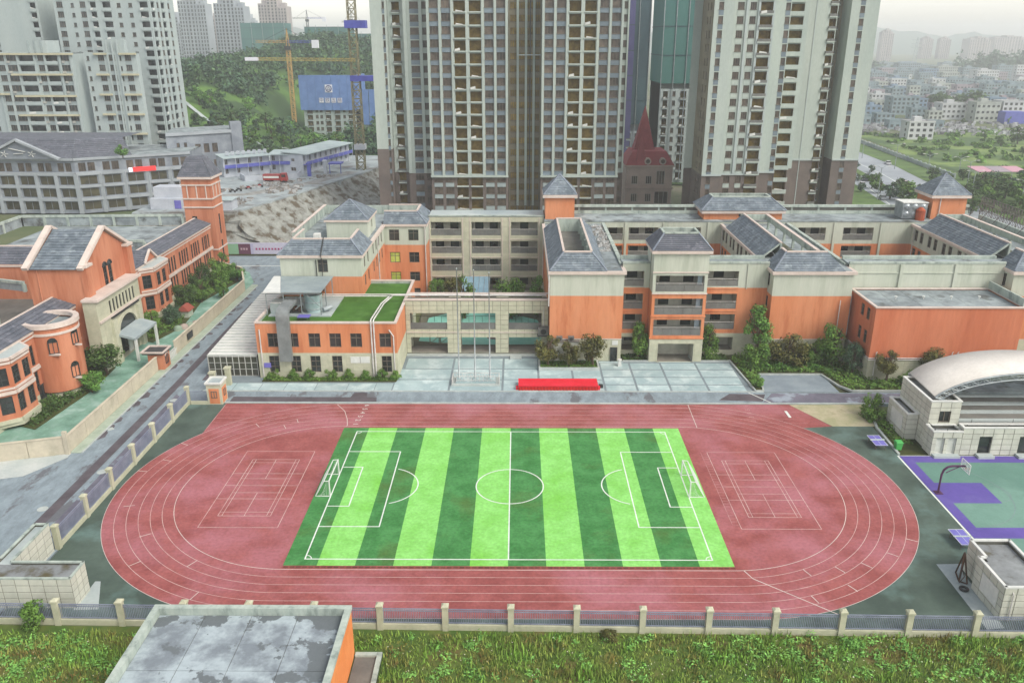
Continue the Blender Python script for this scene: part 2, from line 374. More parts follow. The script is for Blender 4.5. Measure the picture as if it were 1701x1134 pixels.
# start, finish and stagger marks
def radial(cx, ang, i, j, w=.075):
    a = math.radians(ang); p = lambda r: (cx+r*math.cos(a), CY+r*math.sin(a))
    strip([p(RI+i*LW), p(RI+j*LW)], w, .0125).build('stagger_mark', LINE, track)
for ang, i in ((152, 5), (163, 4), (171, 5), (192, 3.6), (212, 2.1), (225, 4), (238, 1), (250, 4), (127, 3), (118, 1), (112, 2)): radial(XL, ang, i, i+1)
for ang, i in ((-28, 5), (-38, 4), (-48, 3), (-56, 2), (-66, 1), (-72, 4), (-60, 4.1)): radial(XR, ang, i, i+.95)
strip([(XR+1.1, CY-RI), (XR+1.6, CY-RI-1.2), (XR+8.3, CY-RO+.25)], .09, .0125).build('finish_line', LINE, track)
strip(arc(-23.6, 97.0, 1.4, -15, 10, 4)+[(-22.6, 99), (-23.4, 101.4), (-24.8, 103.5)], .08, .0125).build('start_line', LINE, track)
strip([(23.2, 96.5), (23.4, 103.7)], .08, .0125).build('finish_line', LINE, track)
for k in range(6):
    text('lane_number', str(k+1), (-21.2+.1*k, CY+RI+(k+.55)*LW, .012), .95, LINE_W, track, rz=-math.pi/2, ext=.001)
    text('lane_number', str(k+1), (31.0+.05*k, CY+RI+(k+.55)*LW, .012), .9, LINE_P, track, rz=math.pi/2, ext=.001)
MB().box(36.0, 36.35, 99.6, 101.6, .006, .05).build('take_off_board', LINE_W, track)
# kerb along the top edge of the track
for (a, b) in ((-45, -40.6), (-40.5, 47.9)):
    n = int((b-a)/3)
    kb = MB().box(0, (b-a)/n-.02, 0, .22, -.05, .12).mesh('kerb_stone', KERB)
    for i in range(n): inst('kerb_stone', kb, (a+i*(b-a)/n, 103.86, 0), track)

# badminton courts
def badminton(x0, x1, ladder=None):
    xc = (x0+x1)/2; y0, y1 = 75.25, 87.66; rs = []
    L = lambda a, b: strip([a, b], .06, .0115).build('court_line', LINE_M, bc)
    bc = track
    for y_ in (y0, y1, y0+.75, y1-.75, 80.0, 83.1): L((x0, y_), (x1, y_))
    for x_ in (x0, x0+.42, x1-.42, x1): L((x_, y0), (x_, y1))
    L((xc, y0), (xc, 80.0)); L((xc, 83.1), (xc, y1))
    ox0, ox1 = x0-1.32, x1+1.35
    for y_ in (73.05, 78.7, 81.55, 84.27, 89.75): L((ox0, y_), (ox1, y_))
    for x_ in (ox0, ox1): L((x_, 73.05), (x_, 89.75))
badminton(-31.66, -26.08); badminton(24.33, 29.86)
lad = strip([(22.25, 73.8), (22.25, 89.7)], .05, .0118)
for i in range(27):
    y_ = 73.8+i*.59; b = strip([(22.25, y_), (22.9, y_)], .05, .0118); k = len(lad.v); lad.v += b.v; lad.f += [tuple(k+q for q in f) for f in b.f]; lad.m += b.m
lad.build('jump_ladder_marking', LINE_P, track)

# ---- football pitch
pitch = sheet('football_pitch', rect(-22.43, 20.70, 66.56, 96.25), .0075, TURF_D)
edges = [-22.43]+[-.9+i*3.66 for i in range(-5, 6)]+[20.70]
for i in range(12):
    b = MB().box(edges[i], edges[i+1], 66.56, 96.25, .001, .021); b.build('turf_strip', TURF_L if i % 2 else TURF_D, pitch)
def pl(pts, w=.13): strip(pts, w, .026).build('pitch_line', LINE_W, pitch)
x0, x1, y0, y1 = -20.57, 18.82, 67.6, 95.2
pl([(x0, y0-.06), (x0, y1+.06)]); pl([(x1, y0-.06), (x1, y1+.06)])
strip([(x0+.07, y0), (x1-.07, y0)], .13, .027).build('pitch_line', LINE_W, pitch); strip([(x0+.07, y1), (x1-.07, y1)], .13, .027).build('pitch_line', LINE_W, pitch)
strip([(-.87, y0+.07), (-.87, y1-.07)], .13, .0275).build('pitch_line', LINE_W, pitch)
strip(arc(-.87, 81.57, 3.78, 0, 360, 72), .13, .0285).build('centre_circle', LINE_W, pitch)
for sx, gx in ((1, x0), (-1, x1)):
    for dx, ya, yb in ((6.3, 73.27, 89.72), (2.4, 77.22, 85.84)):
        pl([(gx+sx*.07, ya), (gx+sx*(dx+.065), ya)]); pl([(gx+sx*.07, yb), (gx+sx*(dx+.065), yb)]); pl([(gx+sx*dx, ya+.065), (gx+sx*dx, yb-.065)])
    aa = arc(gx+sx*5.35, 81.6, 4.0, -75 if sx > 0 else 105, 75 if sx > 0 else 255, 40)
    aa = [p for p in aa if abs(p[0]-gx) > 6.4]
    strip(aa, .13, .0265).build('penalty_arc', LINE_W, pitch)
    for yy, q in ((y0, 1), (y1, -1)):
        a0 = {(1, 1): 0, (1, -1): 270, (-1, 1): 90, (-1, -1): 180}[(sx, q)]
        strip(arc(gx, yy, .6, a0, a0+90, 8), .09, .0268).build('corner_arc', LINE_W, pitch)
dr = MB()
for i in range(72): dr.box(-22.3+i*.6, -22.3+i*.6+.42, 66.2, 66.42, .012, .03)
dr.build('drain_grating', mat('drain_grate', S(120,70,60,K), S(96,56,50,K), 1.), pitch)['kind'] = 'stuff'
strip([(-22.4, 66.31), (20.7, 66.31)], .34, .0105).build('drain_channel', mat('drain_kerb', S(150,84,72,K), S(132,72,64,K), 1.), pitch)

# ---- basketball court beyond the white edge line
PURP = mat('violet_court', S(108,92,176,K), S(94,80,160,K), .2, .75, .1, 20, c3=S(120,110,180,K), s3=.1)
COURT = mat('teal_court', S(108,150,136,K), S(96,136,124,K), .12, .75, .1, 20, c3=S(122,162,148,K), s3=.06)
court = tag(MB().prism(rect(46, 80, 57.3, 89), -.6, .0).build('basketball_court', COURT), kind='structure')
def cs(name, x0, x1, y0, y1, m, z=.005): sheet(name, rect(x0, x1, y0, y1), z, m, court)
cs('court_border', 46.0, 47.2, 71.5, 88.95, PURP); cs('court_border', 47.2, 80, 87.36, 88.95, PURP); cs('court_key', 47.2, 52.5, 78.2, 82.58, PURP); cs('court_border', 47.2, 80, 71.5, 73.45, PURP)
cs('court_line', 45.75, 45.95, 60, 89, LINE_W, .009); cs('court_line', 45.96, 80, 88.96, 89.06, LINE_W, .009)
strip(arc(47.2, 80.4, 6.9, -80, 80, 40), .06, .0095).build('three_point_line', COURT if 0 else PAVE_J, court)
strip(arc(52.5, 80.4, 1.9, -90, 90, 24), .06, .0095).build('free_throw_arc', PAVE_J, court)

# ---- paved skirts beside the sheds
sheet('paving_strip', [(-39.2, 59.9), (-37.0, 60.0), (-38.7, 64.0), (-39.2, 64)], .012, CONC_L)
sheet('paving_strip', [(40.1, 67.1), (43.2, 67.2), (42.0, 66.0), (41.6, 58), (40.0, 57.8)], .012, CONC_L)
# ---- left road, cross road, back road
road = tag(MB().prism([(-54.6, 88), (-45.4, 60), (-45.4, 104.5), (-45.4, 165), (-54.6, 165)], -.6, -.012).build('campus_road', ASPH), kind='structure')
sheet('campus_road_near', [(-90, 40), (-45.4, 40), (-45.4, 88), (-54.5, 88), (-90, 78)], -.02, ASPH)
sheet('road_patch', [(-50.4, 60), (-49.2, 60), (-49.0, 104), (-49.6, 150), (-50.8, 150), (-50.2, 110)], -.006, ASPH_D, road)
sheet('road_patch', [(-48.2, 72), (-45.6, 70), (-45.6, 104), (-48.4, 107)], -.006, ASPH_V, road)
sheet('road_patch', [(-46.6, 112), (-45.5, 112), (-45.8, 165), (-47.2, 165)], -.006, ASPH_D, road)
sheet('cross_road', [(-130, 164.9), (-24, 164.9), (-24, 186), (-130, 186)], -.014, ASPH)
sheet('cross_road_line', [(-100, 177), (-45, 177), (-45, 177.3), (-100, 177.3)], -.006, LINE_W)
sheet('pavement', [(-90, 80), (-56, 88.5), (-54.6, 90), (-54.6, 95), (-54.2, 88), (-57, 83.5), (-90, 74)], .0, mat('pale_pavement', S(206,212,208,K), S(188,198,196,K), .3))
back = tag(MB().prism(rect(-45.4, 78, 104.1, 107.9), -.6, -.004).build('back_road', ASPH), kind='structure')
sheet('road_patch', [(-40, 104.5), (-19.6, 104.5), (-19.8, 106.0), (-21.2, 106.0), (-21.4, 107.6), (-23.2, 107.6), (-23.5, 106.0), (-40, 106.1)], .003, ASPH_D, back)
sheet('road_patch', [(34, 104.5), (56, 104.5), (56, 107.6), (36, 107.6)], .003, ASPH_V, back)
sheet('road_patch', [(28, 105.2), (34, 104.8), (35, 107.2), (30, 107.4)], .003, ASPH_D, back)
strip([(35, 104.4), (32.8, 107.8)], .15, .006).build('road_line', LINE_W, back)
pv_ = tag(MB().prism([(-54.4, 89.2), (-53.1, 89.2), (-53.1, 162), (-54.4, 162)], -.5, .1).build('side_pavement', mat('mossy_pavement', S(186,200,182,K), S(166,182,164,K), .6, .85, .1, 5)), kind='structure')
kps = MB().box(0, .18, .02, 1.98, -.05, .13).mesh('kerb_stone', KERB)
for i in range(36): inst('kerb_stone', kps, (-53.09, 89.2+i*2, 0), pv_)
for i in range(26):
    y_ = 92+i*2.6+rnd.random()*1.5; w_ = .25+rnd.random()*.8; l_ = .6+rnd.random()*2.2
    sheet('dirt_patch', [(-52.9, y_), (-52.9+w_, y_+l_*.3), (-52.9+w_*.7, y_+l_*.8), (-52.9, y_+l_)], -.004, ASPH_D, road)
kb2 = MB().box(0, 1.98, 0, .2, -.1, .12).mesh('kerb_stone', KERB)
for i in range(40): inst('kerb_stone', kb2, (-45+i*2, 107.9, 0), back)
# ---- plaza with large slabs divided by darker bands
plaza = tag(MB().prism([(-45.4, 108.1), (34.1, 108.1), (33, 119.9), (33, 126), (-38, 126), (-45.4, 113)], -.6, -.004).build('plaza', PAVE_J), kind='structure')
def slabs(xs, ys, g=.16):
    for i in range(len(xs)-1):
        for j in range(len(ys)-1):
            MB().box(xs[i]+g, xs[i+1]-g, ys[j]+g, ys[j+1]-g, -.003, .014).build('paving_slab', PAVE, plaza)
slabs([-45, -41, -37.2, -33.6, -29.2, -24.6, -20.6, -18.1], [108.15, 111.0], .05)
slabs([-18.1, -9.9, -2.2, 3.1, 8.2, 12.6], [108.15, 112.4, 116.6])
slabs([-17.3, -9.9, -2.2, 3.2], [116.6, 121.0])
slabs([12.6, 17.2, 22.0, 27.4, 32.9], [108.15, 110.6, 113.4, 116.4, 119.2])
slabs([21.8, 27.0], [119.2, 122.6]); slabs([3.2, 12.6], [116.6, 119.4]); slabs([12.6, 16.4], [119.2, 119.9], .02)
# parking pocket and planted ground right of the plaza
sheet('parking_bay', [(34.9, 108), (45.8, 108), (45.5, 114.2), (36, 114.2)], .0, mat('grey_parking', S(150,164,172,K), S(134,148,158,K), .3))
garden = tag(MB().prism([(33.1, 120), (34.0, 108.2), (34.9, 108.2), (36, 114.4), (45.4, 114.4), (47.6, 108.3), (78, 108.3), (78, 122), (33.1, 126)], -.6, .1).build('garden_bed', SOIL), kind='structure')
ke = MB()
for pts in ([(33.0, 120), (33.9, 108.1), (35.0, 108.1), (36.05, 114.35), (45.3, 114.35), (46.4, 110.0), (47.6, 108.2), (78, 108.2)], [(16.3, 119.7), (21.4, 119.7), (21.5, 122)], [(27.1, 122), (27.2, 119.7), (33, 119.7)]):
    for a, b in zip(pts, pts[1:]): ke.bar((*a, .1), (*b, .1), .22, .3)
ke.build('garden_kerb', KERB, garden)
for poly in ([(16.3, 119.8), (21.35, 119.8), (21.45, 126), (16.3, 126)], [(27.15, 119.8), (33, 119.8), (33, 126), (27.15, 126)]): tag(MB().prism(poly, -.6, .12).build('garden_bed', SOIL), kind='structure')
# courtyard floor behind the screen block: painted turquoise shapes on dark rubber
tag(MB().prism(rect(-17.5, 4.8, 126.3, 156), -.6, .0).build('courtyard', mat('courtyard_floor', S(110,112,96,K), S(92,96,80,K), .3)), kind='structure')
AQUA = mat('turquoise_rubber', S(150,216,200,K), S(128,200,184,K), .3)
sheet('courtyard_patch', arc(-8, 134, 5.2, 0, 360, 20)[:-1], .006, AQUA); sheet('courtyard_patch', [(-16.5, 129), (-10, 127.2), (3.8, 127.4), (4.4, 134), (3.5, 140), (-2, 144), (-10, 146), (-16, 141)], .011, AQUA)
for (cx, cy, r) in ((-13, 131.5, 1.1), (-4, 131, 1.3), (0, 134, 1.0), (-8.5, 136.5, 1.2)): sheet('courtyard_patch', arc(cx, cy, r, 0, 360, 14)[:-1], .017, CONC_D)
# kindergarten ground
kg = tag(MB().prism([(-100, 86), (-62, 87), (-54.6, 89), (-54.6, 164), (-58, 172), (-66, 176), (-100, 176)], -.6, -.008).build('kindergarten_yard', TEAL), kind='structure')
for poly in ([(-66, 97), (-62.2, 95.5), (-60.9, 108.5), (-61.6, 117), (-66, 118)], [(-66, 130), (-60.5, 128), (-58.5, 136), (-60.5, 150), (-58, 164), (-60, 172), (-66, 174)]):
    tag(MB().prism(poly, -.1, .08).build('garden_bed', SOIL), kind='structure')
# ------------------------------------------------------------------ things on and round the sports ground
FENCE_M = mat('steel_fence', S(150,158,176,K), S(128,136,158,K), .8, .45, 0, spec=.5)
POSTM = mat('fence_post_render', S(206,206,180,K), S(188,190,164,K), .6, .85, .1, 6, c3=S(160,166,138,K), s3=.8, lo3=.6, hi3=.8)
def fence(name, label, p0, p1, n, first=True, zb=-.45, h=2.35, capw=.62, pw=.5):
    p0, p1 = Vector(p0), Vector(p1); L = (p1-p0).length; d = (p1-p0)/L; rz = math.atan2(d.y, d.x); st = L/n
    t = thing(name, label, 'fence', (p0.x, p0.y, zb))
    pm = MB().box(-pw/2, pw/2, -pw/2, pw/2, 0, h).box(-capw/2, capw/2, -capw/2, capw/2, h, h+.16)
    pm.hexa([(-capw/2, -capw/2, h+.16), (capw/2, -capw/2, h+.16), (capw/2, capw/2, h+.16), (-capw/2, capw/2, h+.16), (-.12, -.12, h+.3), (.12, -.12, h+.3), (.12, .12, h+.3), (-.12, .12, h+.3)])
    pmesh = pm.mesh('post', POSTM); g = (pw+.02)/2
    base = MB().box(g, st-g, -.13, .13, 0, .55).mesh('base_wall', POSTM)
    bm = MB(); nb = int((st-2*g-.1)/.145)
    for i in range(nb):
        x = g+.08+i*(st-2*g-.16)/(nb-1); bm.box(x-.022, x+.022, -.022, .022, .62, h-.22)
    bars = bm.mesh('bars', FENCE_M)
    rails = [MB().box(g, st-g, -.035, .035, z, z+.07).mesh('rail', FENCE_M) for z in (.66, h-.5, h-.3)]
    for i in range(n+1):
        c = p0+d*st*i; inst('post', pmesh, (c.x, c.y, zb), t, rz)
        if i == n: break
        inst('base_wall', base, (c.x, c.y, zb), t, rz); b = inst('bars', bars, (c.x, c.y, zb), t, rz); b['kind'] = 'stuff'
        for r in rails: inst('rail', r, (c.x, c.y, zb), t, rz)
    return t
fence('boundary_fence', 'grey steel bar fence with cream posts in front of the running track', (-45.4, 58.72), (49.9, 57.25), 17)
fence('boundary_fence', 'bluish steel bar fence with cream posts along the campus road', (-45.35, 69.3), (-45.35, 103.5), 6, h=2.55, zb=-.1)

# ---- football goals
GW = mat('goal_paint', S(240,244,240,K), S(226,230,226,K), 1., .5)
NET = mat('goal_net', S(226,240,228,K), S(214,230,218,K), 1., .8)
def goal(x, s, label):
    t = thing('football_goal', label, 'goal', (x, 81.6, .02), 'football goals'); y0, y1, h = 79.2, 84.05, 1.95; b = x-s*1.62
    f = MB(); f.tube([(x, y0, .02), (x, y0, h), (x, y1, h), (x, y1, .02)], .075, 8); f.build('goal_frame', GW, t)
    r = MB(); r.tube([(x, y0, .06), (b, y0, .06), (b, y1, .06), (x, y1, .06)], .055, 6)
    for y in (y0, y1): r.tube([(x, y, h), (x-s*.55, y, h-.04), (b, y, .06)], .05, 6)
    r.tube([(x-s*.55, y0, h-.04), (x-s*.55, y1, h-.04)], .04, 6)
    for y in (y0+1.6, y0+3.25): r.tube([(x-s*.55, y, h-.04), (b, y, .06)], .03, 4)
    r.build('back_stay', GW, t)
    n = MB()
    for i in range(25):
        y = y0+(y1-y0)*i/24; n.bar((x-s*.55, y, h-.06), (b, y, .1), .022)
    for i in range(11):
        q = i/10; X = x-s*(.55+q*1.07); Z = (h-.06)*(1-q)+.1*q; n.bar((X, y0, Z), (X, y1, Z), .022)
    for y in (y0, y1):
        for i in range(8):
            q = i/8; n.bar((x-s*1.62*q, y, .06), (x-s*(.55*min(1, q*1.6)), y, h*(1-max(0, q-.34)*1.5)), .02)
    n.build('net', NET, t)['kind'] = 'stuff'
goal(-20.6, 1, 'white football goal with net at the dark green end stripe'); goal(18.87, -1, 'white football goal with net at the light green end stripe')

# ---- table tennis tables
TT = mat('table_blue', S(128,124,206,K), S(116,112,194,K), .5, .5)
def tt(x, y, label):
    t = thing('table_tennis_table', label, 'table', (x, y, 0), 'table tennis tables')
    w, l, h = .76, 1.37, .76
    for s in (-1, 1):
        MB().box(x-w, x+w, y+(.01 if s > 0 else -l), y+(l if s > 0 else -.01), h-.05, h).build('table_half', TT, t)
    ln = MB()
    for (a, b, c, d_) in ((-w, w, -l, -l+.05), (-w, w, l-.05, l), (-w, -w+.04, -l+.05, l-.05), (w-.04, w, -l+.05, l-.05), (-.015, .015, -l+.05, l-.05)): ln.box(x+a, x+b, y+c, y+d_, h+.002, h+.006)
    ln.build('edge_line', LINE_W, t)
    MB().box(x-w-.12, x+w+.12, y-.012, y+.012, h+.007, h+.16).build('net', NET, t)
    for sx in (-.55, .55):
        for sy in (-1.05, 1.05): MB().tube([(x+sx*1.1, y+sy, 0), (x+sx, y+sy, h-.05)], .04, 6).build('leg', FRAME, t)
    for sy in (-1.05, 1.05): MB().tube([(x-.58, y+sy, .3), (x+.58, y+sy, .3)], .025, 5).build('stretcher', FRAME, t)
tt(44.35, 91.6, 'blue table tennis table beside the green litter bin'); tt(44.2, 70.6, 'blue table tennis table behind the flat roofed tiled shed')
# ---- litter bin
BING = mat('bin_green', S(92,196,104,K), S(80,180,92,K), 1., .5)
t = thing('litter_bin', 'bright green wheeled litter bin at the court corner', 'bin', (46.3, 90.7, 0))
bx, by = 46.5, 90.6
MB().hexa([(bx-.3, by-.32, .1), (bx+.3, by-.32, .1), (bx+.3, by+.32, .1), (bx-.3, by+.32, .1), (bx-.4, by-.42, 1.05), (bx+.4, by-.42, 1.05), (bx+.4, by+.42, 1.05), (bx-.4, by+.42, 1.05)]).build('bin_body', BING, t)
lid = MB().hexa([(bx-.44, by-.46, 1.053), (bx+.44, by-.46, 1.053), (bx+.44, by+.46, 1.053), (bx-.44, by+.46, 1.053), (bx-.38, by-.4, 1.16), (bx+.38, by-.4, 1.16), (bx+.38, by+.3, 1.2), (bx-.38, by+.3, 1.2)]).build('lid', BING, t)
for s in (-1, 1): MB().tube([(bx+s*.32, by+.34, .1), (bx+s*.38, by+.34, .1)], .1, 10).build('wheel', DARK, t)
# ---- basketball hoop
HP = mat('hoop_purple', S(94,52,92,K), S(82,44,80,K), 1., .5)
t = thing('basketball_hoop', 'purple arm basketball hoop with clear backboard on the court', 'basketball hoop', (46.6, 80.4, 0))
MB().tube([(46.6, 80.4, 0), (46.6, 80.4, 2.3), (46.75, 80.4, 2.85), (47.1, 80.4, 3.2), (47.6, 80.4, 3.32), (49.0, 80.4, 3.32)], .12, 8).build('arm_pole', HP, t, True)
MB().box(46.2, 47.0, 80.0, 80.8, 0, .06).build('base_plate', HP, t)
MB().tube([(47.0, 80.4, 2.5), (48.4, 80.4, 3.25)], .05, 6).build('brace', HP, t)
bb = MB(); X = 49.05; ya, yb, za, zb = 79.5, 81.3, 2.75, 3.85
for a, b in (((X, ya, za), (X, yb, za)), ((X, yb, za), (X, yb, zb)), ((X, yb, zb), (X, ya, zb)), ((X, ya, zb), (X, ya, za)), ((X, 80.1, 2.95), (X, 80.7, 2.95)), ((X, 80.1, 3.4), (X, 80.7, 3.4)), ((X, 80.1, 2.95), (X, 80.1, 3.4)), ((X, 80.7, 2.95), (X, 80.7, 3.4))): bb.bar(a, b, .06)
bo = bb.build('backboard', GW, t)
PANE = bpy.data.materials.new('clear_acrylic'); PANE.use_nodes = True
pb = PANE.node_tree.nodes['Principled BSDF']; pb.inputs['Base Color'].default_value = (.8, .86, .86, 1); pb.inputs['Roughness'].default_value = .1; pb.inputs['Alpha'].default_value = .3
MB().box(X-.01, X+.01, ya+.03, yb-.03, za+.03, zb-.03).build('pane', PANE, bo)
MB().tube([(49.3+.23*math.cos(a*math.pi/8), 80.4+.23*math.sin(a*math.pi/8), 3.0) for a in range(17)], .02, 5).build('rim', mat('rim_orange', S(220,110,60,K)), t)
# ---- old steel frame and tyre by the shed
RUST = mat('dark_rusted_steel', S(66,56,48,K), S(92,62,44,K), 2., .7)
t = thing('hoop_stand', 'dark rusty steel hoop stand leaning by the tiled shed', 'frame', (41.6, 65, 0))
fr = MB()
A = [(40.9, 64.4, .05), (41.3, 65.8, .05), (41.45, 64.0, .05), (41.5, 65.4, 2.5), (41.35, 65.0, 2.55)]
for a, b in ((0, 3), (1, 3), (0, 4), (2, 4), (0, 1), (0, 2), (3, 4), (2, 3)): fr.tube([A[a], A[b]], .07, 6)
fr.build('frame_bar', RUST, t)
MB().tube([(40.75, 64.1, .1), (41.0, 63.9, .9), (40.8, 64.3, 1.7), (41.4, 65.2, 2.5)], .04, 5).build('brace', RUST, t)
tag(MB().tube([(40.75+.32*math.cos(a*math.pi/9), 63.2+.32*math.sin(a*math.pi/9), .13) for a in range(19)], .12, 8).build('scrap_tyre', DARK), 'old black car tyre lying beside the rusty frame', 'tyre')

# ---- flat tiled shed, right (notched plan)
def flat_roof(parent, poly, z, m, name='roof'):
    MB().prism(poly, z-.25, z).build(name, m, parent)
OLDROOF = mat('mossy_roof', S(158,164,166,K), S(124,128,130,K), .35, .9, .3, 5, c3=S(96,90,66,K), s3=.35, lo3=.56, hi3=.68)
t = thing('equipment_shed', 'white tiled flat roofed shed with notched plan beside the fence', 'shed', (43.6, 62.5, 0))
P = [(45.9, 59.0), (45.9, 66.2), (42.2, 66.2), (42.2, 63.5), (41.55, 63.5), (41.55, 59.0)]
P = [(41.55, 59.0), (45.9, 59.0), (45.9, 66.2), (42.2, 66.2), (42.2, 63.5), (41.55, 63.5)]
wb = MB()
for a, b in zip(P, P[1:]+P[:1]): wall(wb, a, b, 0, 3.4)
wb.build('wall', GROUT, t)
flat_roof(t, [(41.8, 59.25), (45.65, 59.25), (45.65, 65.95), (42.45, 65.95), (42.45, 63.25), (41.8, 63.25)], 3.0, OLDROOF)
cladding(t, (41.55, 59), (45.9, 59), 0, 3.3, (), 1.1, .68, STONE_W, single=True); cladding(t, (41.55, 63.5), (41.55, 59.0), 0, 3.3, (), 1.12, .68, STONE_W, single=True)
cladding(t, (42.2, 66.2), (42.2, 63.5), 0, 3.3, (), 1.3, .68, STONE_W, single=True); cladding(t, (42.2, 63.5), (41.55, 63.5), 0, 3.3, (), .65, .68, STONE_W)
pp = MB()
for a, b in zip(P, P[1:]+P[:1]):
    d = (Vector(b)-Vector(a)).normalized(); n_ = Vector((-d.y, d.x))*.08
    pp.bar((a[0]+n_.x, a[1]+n_.y, 3.36), (b[0]+n_.x, b[1]+n_.y, 3.36), .26, .16)
pp.build('coping', WHITE, t)
MB().box(41.44, 41.5, 59.6, 62.2, .9, 2.6).build('notice_board', WHITE, t)
pipe(t, [(42.3, 58.85, 0), (42.3, 58.85, 2.7), (42.3, 59, 2.9)], .06)

# ---- flat tiled shed, left, with a wing along the fence
t = thing('gate_shed', 'white tiled flat roofed shed where the two fences meet', 'shed', (-45, 61.5, 0))
P = [(-64, 60.2), (-39.05, 60.2), (-39.05, 62.75), (-45.6, 62.75), (-45.6, 68.9), (-47.0, 68.9), (-47.0, 63.2), (-64, 63.2)]
wb = MB()
for a, b in zip(P, P[1:]+P[:1]): wall(wb, a, b, -.4, 3.1)
wb.build('wall', GROUT, t)
cladding(t, (-60, 60.2), (-39.05, 60.2), -.4, 3.0, (), 1.22, .7, STONE_W, single=True); cladding(t, (-39.05, 60.2), (-39.05, 62.75), -.4, 3.0, (), .86, .68, STONE_W, single=True)
cladding(t, (-45.6, 62.75), (-45.6, 68.9), -.4, 3.0, (), 1.22, .7, STONE_W, single=True)
flat_roof(t, rect(-63.8, -39.25, 60.4, 62.6), 2.8, OLDROOF)
MB().prism(rect(-46.85, -45.75, 62.61, 68.75), 2.6, 2.8).build('roof', CONC_L, t)
pp = MB()
for a, b in zip(P, P[1:]+P[:1]):
    d = (Vector(b)-Vector(a)).normalized(); n_ = Vector((-d.y, d.x))*.07
    pp.bar((a[0]+n_.x, a[1]+n_.y, 3.05), (b[0]+n_.x, b[1]+n_.y, 3.05), .22, .14)
pp.build('coping', PARAPET, t)

# ---- foreground flat roof with orange side
FGROOF = mat('patched_wet_roof', S(182,196,202,K), S(132,142,150,K), .4, .6, .25, 4, c3=S(112,120,124,K), s3=.3, lo3=.545, hi3=.565, lo=.42, hi=.6, detail=10)
t = thing('flat_roof_building', 'flat concrete roof with parapet and orange side wall before the fence', 'building', (-21, 48, -.4))
wb = MB(); x0, x1, y0, y1, h = -29.2, -13.42, 34, 55.0, 4.4
wall(wb, (x0, y0), (x1, y0), -.4, h-.3); wall(wb, (x1, y0), (x1, y1), -.4, h-.3); wall(wb, (x1, y1), (x0, y1), -.4, h-.3); wall(wb, (x0, y1), (x0, y0), -.4, h-.3)
wb.build('wall', mat('bright_orange_stucco', S(244,156,92,K), S(236,142,80,K), .4, .9, .1, 6), t)
for i in range(4):
    for j in range(3): MB().box(x0+.45+i*3.73, x0+.45+(i+1)*3.73-.05, 36+j*6.2, 36+(j+1)*6.2-.05, h-1, h-.65).build('roof_slab', FGROOF, t)
MB().prism(rect(x0+.4, x1-.4, y0+.4, y1-.35), h-1.1, h-.70).build('roof_joint', CONC_D, t)
pb = MB(); ring(pb, x0-.08, x1+.08, y0, y1+.08, h-.3, h, .5); pb.build('coping', PARAPET, t)
pb = MB(); ring(pb, x0+.02, x1-.02, y0+.02, y1-.02, h-1.05, h-.301, .4); pb.build('parapet', PARAPET, t)
tr_ = tag(MB().box(-13.3, -11.1, 40, 54.9, -.6, -.3).build('drain_apron', CONC_D), kind='structure')
MB().box(-11.5, -11.1, 40, 54.9, -.6, -.1).build('apron_kerb', PARAPET, tr_); MB().box(-13.3, -11.52, 54.5, 54.9, -.6, -.1).build('apron_kerb', PARAPET, tr_)

# ---- guard kiosk and gate at the road corner
t = thing('guard_kiosk', 'small cream kiosk with orange panels at the road corner', 'kiosk', (-41.6, 104.4, 0))
MB().box(-42.6, -40.6, 103.4, 105.6, 0, 3.0).build('body', STONE, t)
MB().box(-42.3, -40.9, 103.36, 103.42, .15, 2.35).build('orange_panel', ORANGE, t); MB().box(-40.62, -40.56, 103.7, 105.3, .15, 2.35).build('orange_panel', ORANGE, t)
inst('window', win_mesh(.8, 1.0, 'mull'), (-41.6, 103.3, 1.0), t); inst('window', win_mesh(.8, 1.0, 'mull'), (-40.5, 104.5, 1.0), t, math.pi/2)
pb = MB(); ring(pb, -42.75, -40.45, 103.25, 105.75, 3.0, 3.25, .25); pb.build('parapet', WHITE, t)
MB().box(-42.5, -40.7, 103.5, 105.5, 3.0, 3.06).build('roof', CONC_L, t)
t = thing('gate_wall', 'low grey rail wall joining kiosk and fence post', 'wall', (-44, 103.6, 0))
MB().box(-45, -42.65, 103.4, 103.6, 0, .5).build('base_wall', POSTM, t)
gb = MB()
for i in range(15): gb.box(-44.9+i*.15, -44.86+i*.15, 103.48, 103.52, .52, 1.9)
gb.box(-45, -42.65, 103.47, 103.53, 1.9, 1.96); gb.build('bars', FENCE_M, t)
for (gx, gy) in ((-43.6, 108.6), (-42.0, 110.4)):
    tag(MB().box(gx-.35, gx+.35, gy-.35, gy+.35, 0, 2.5).box(gx-.45, gx+.45, gy-.45, gy+.45, 2.5, 2.75).build('gate_post', POSTM), 'cream gate post %s the glass sided shed' % ('in front of' if gy < 109 else 'right beside'), 'post', 'gate posts')
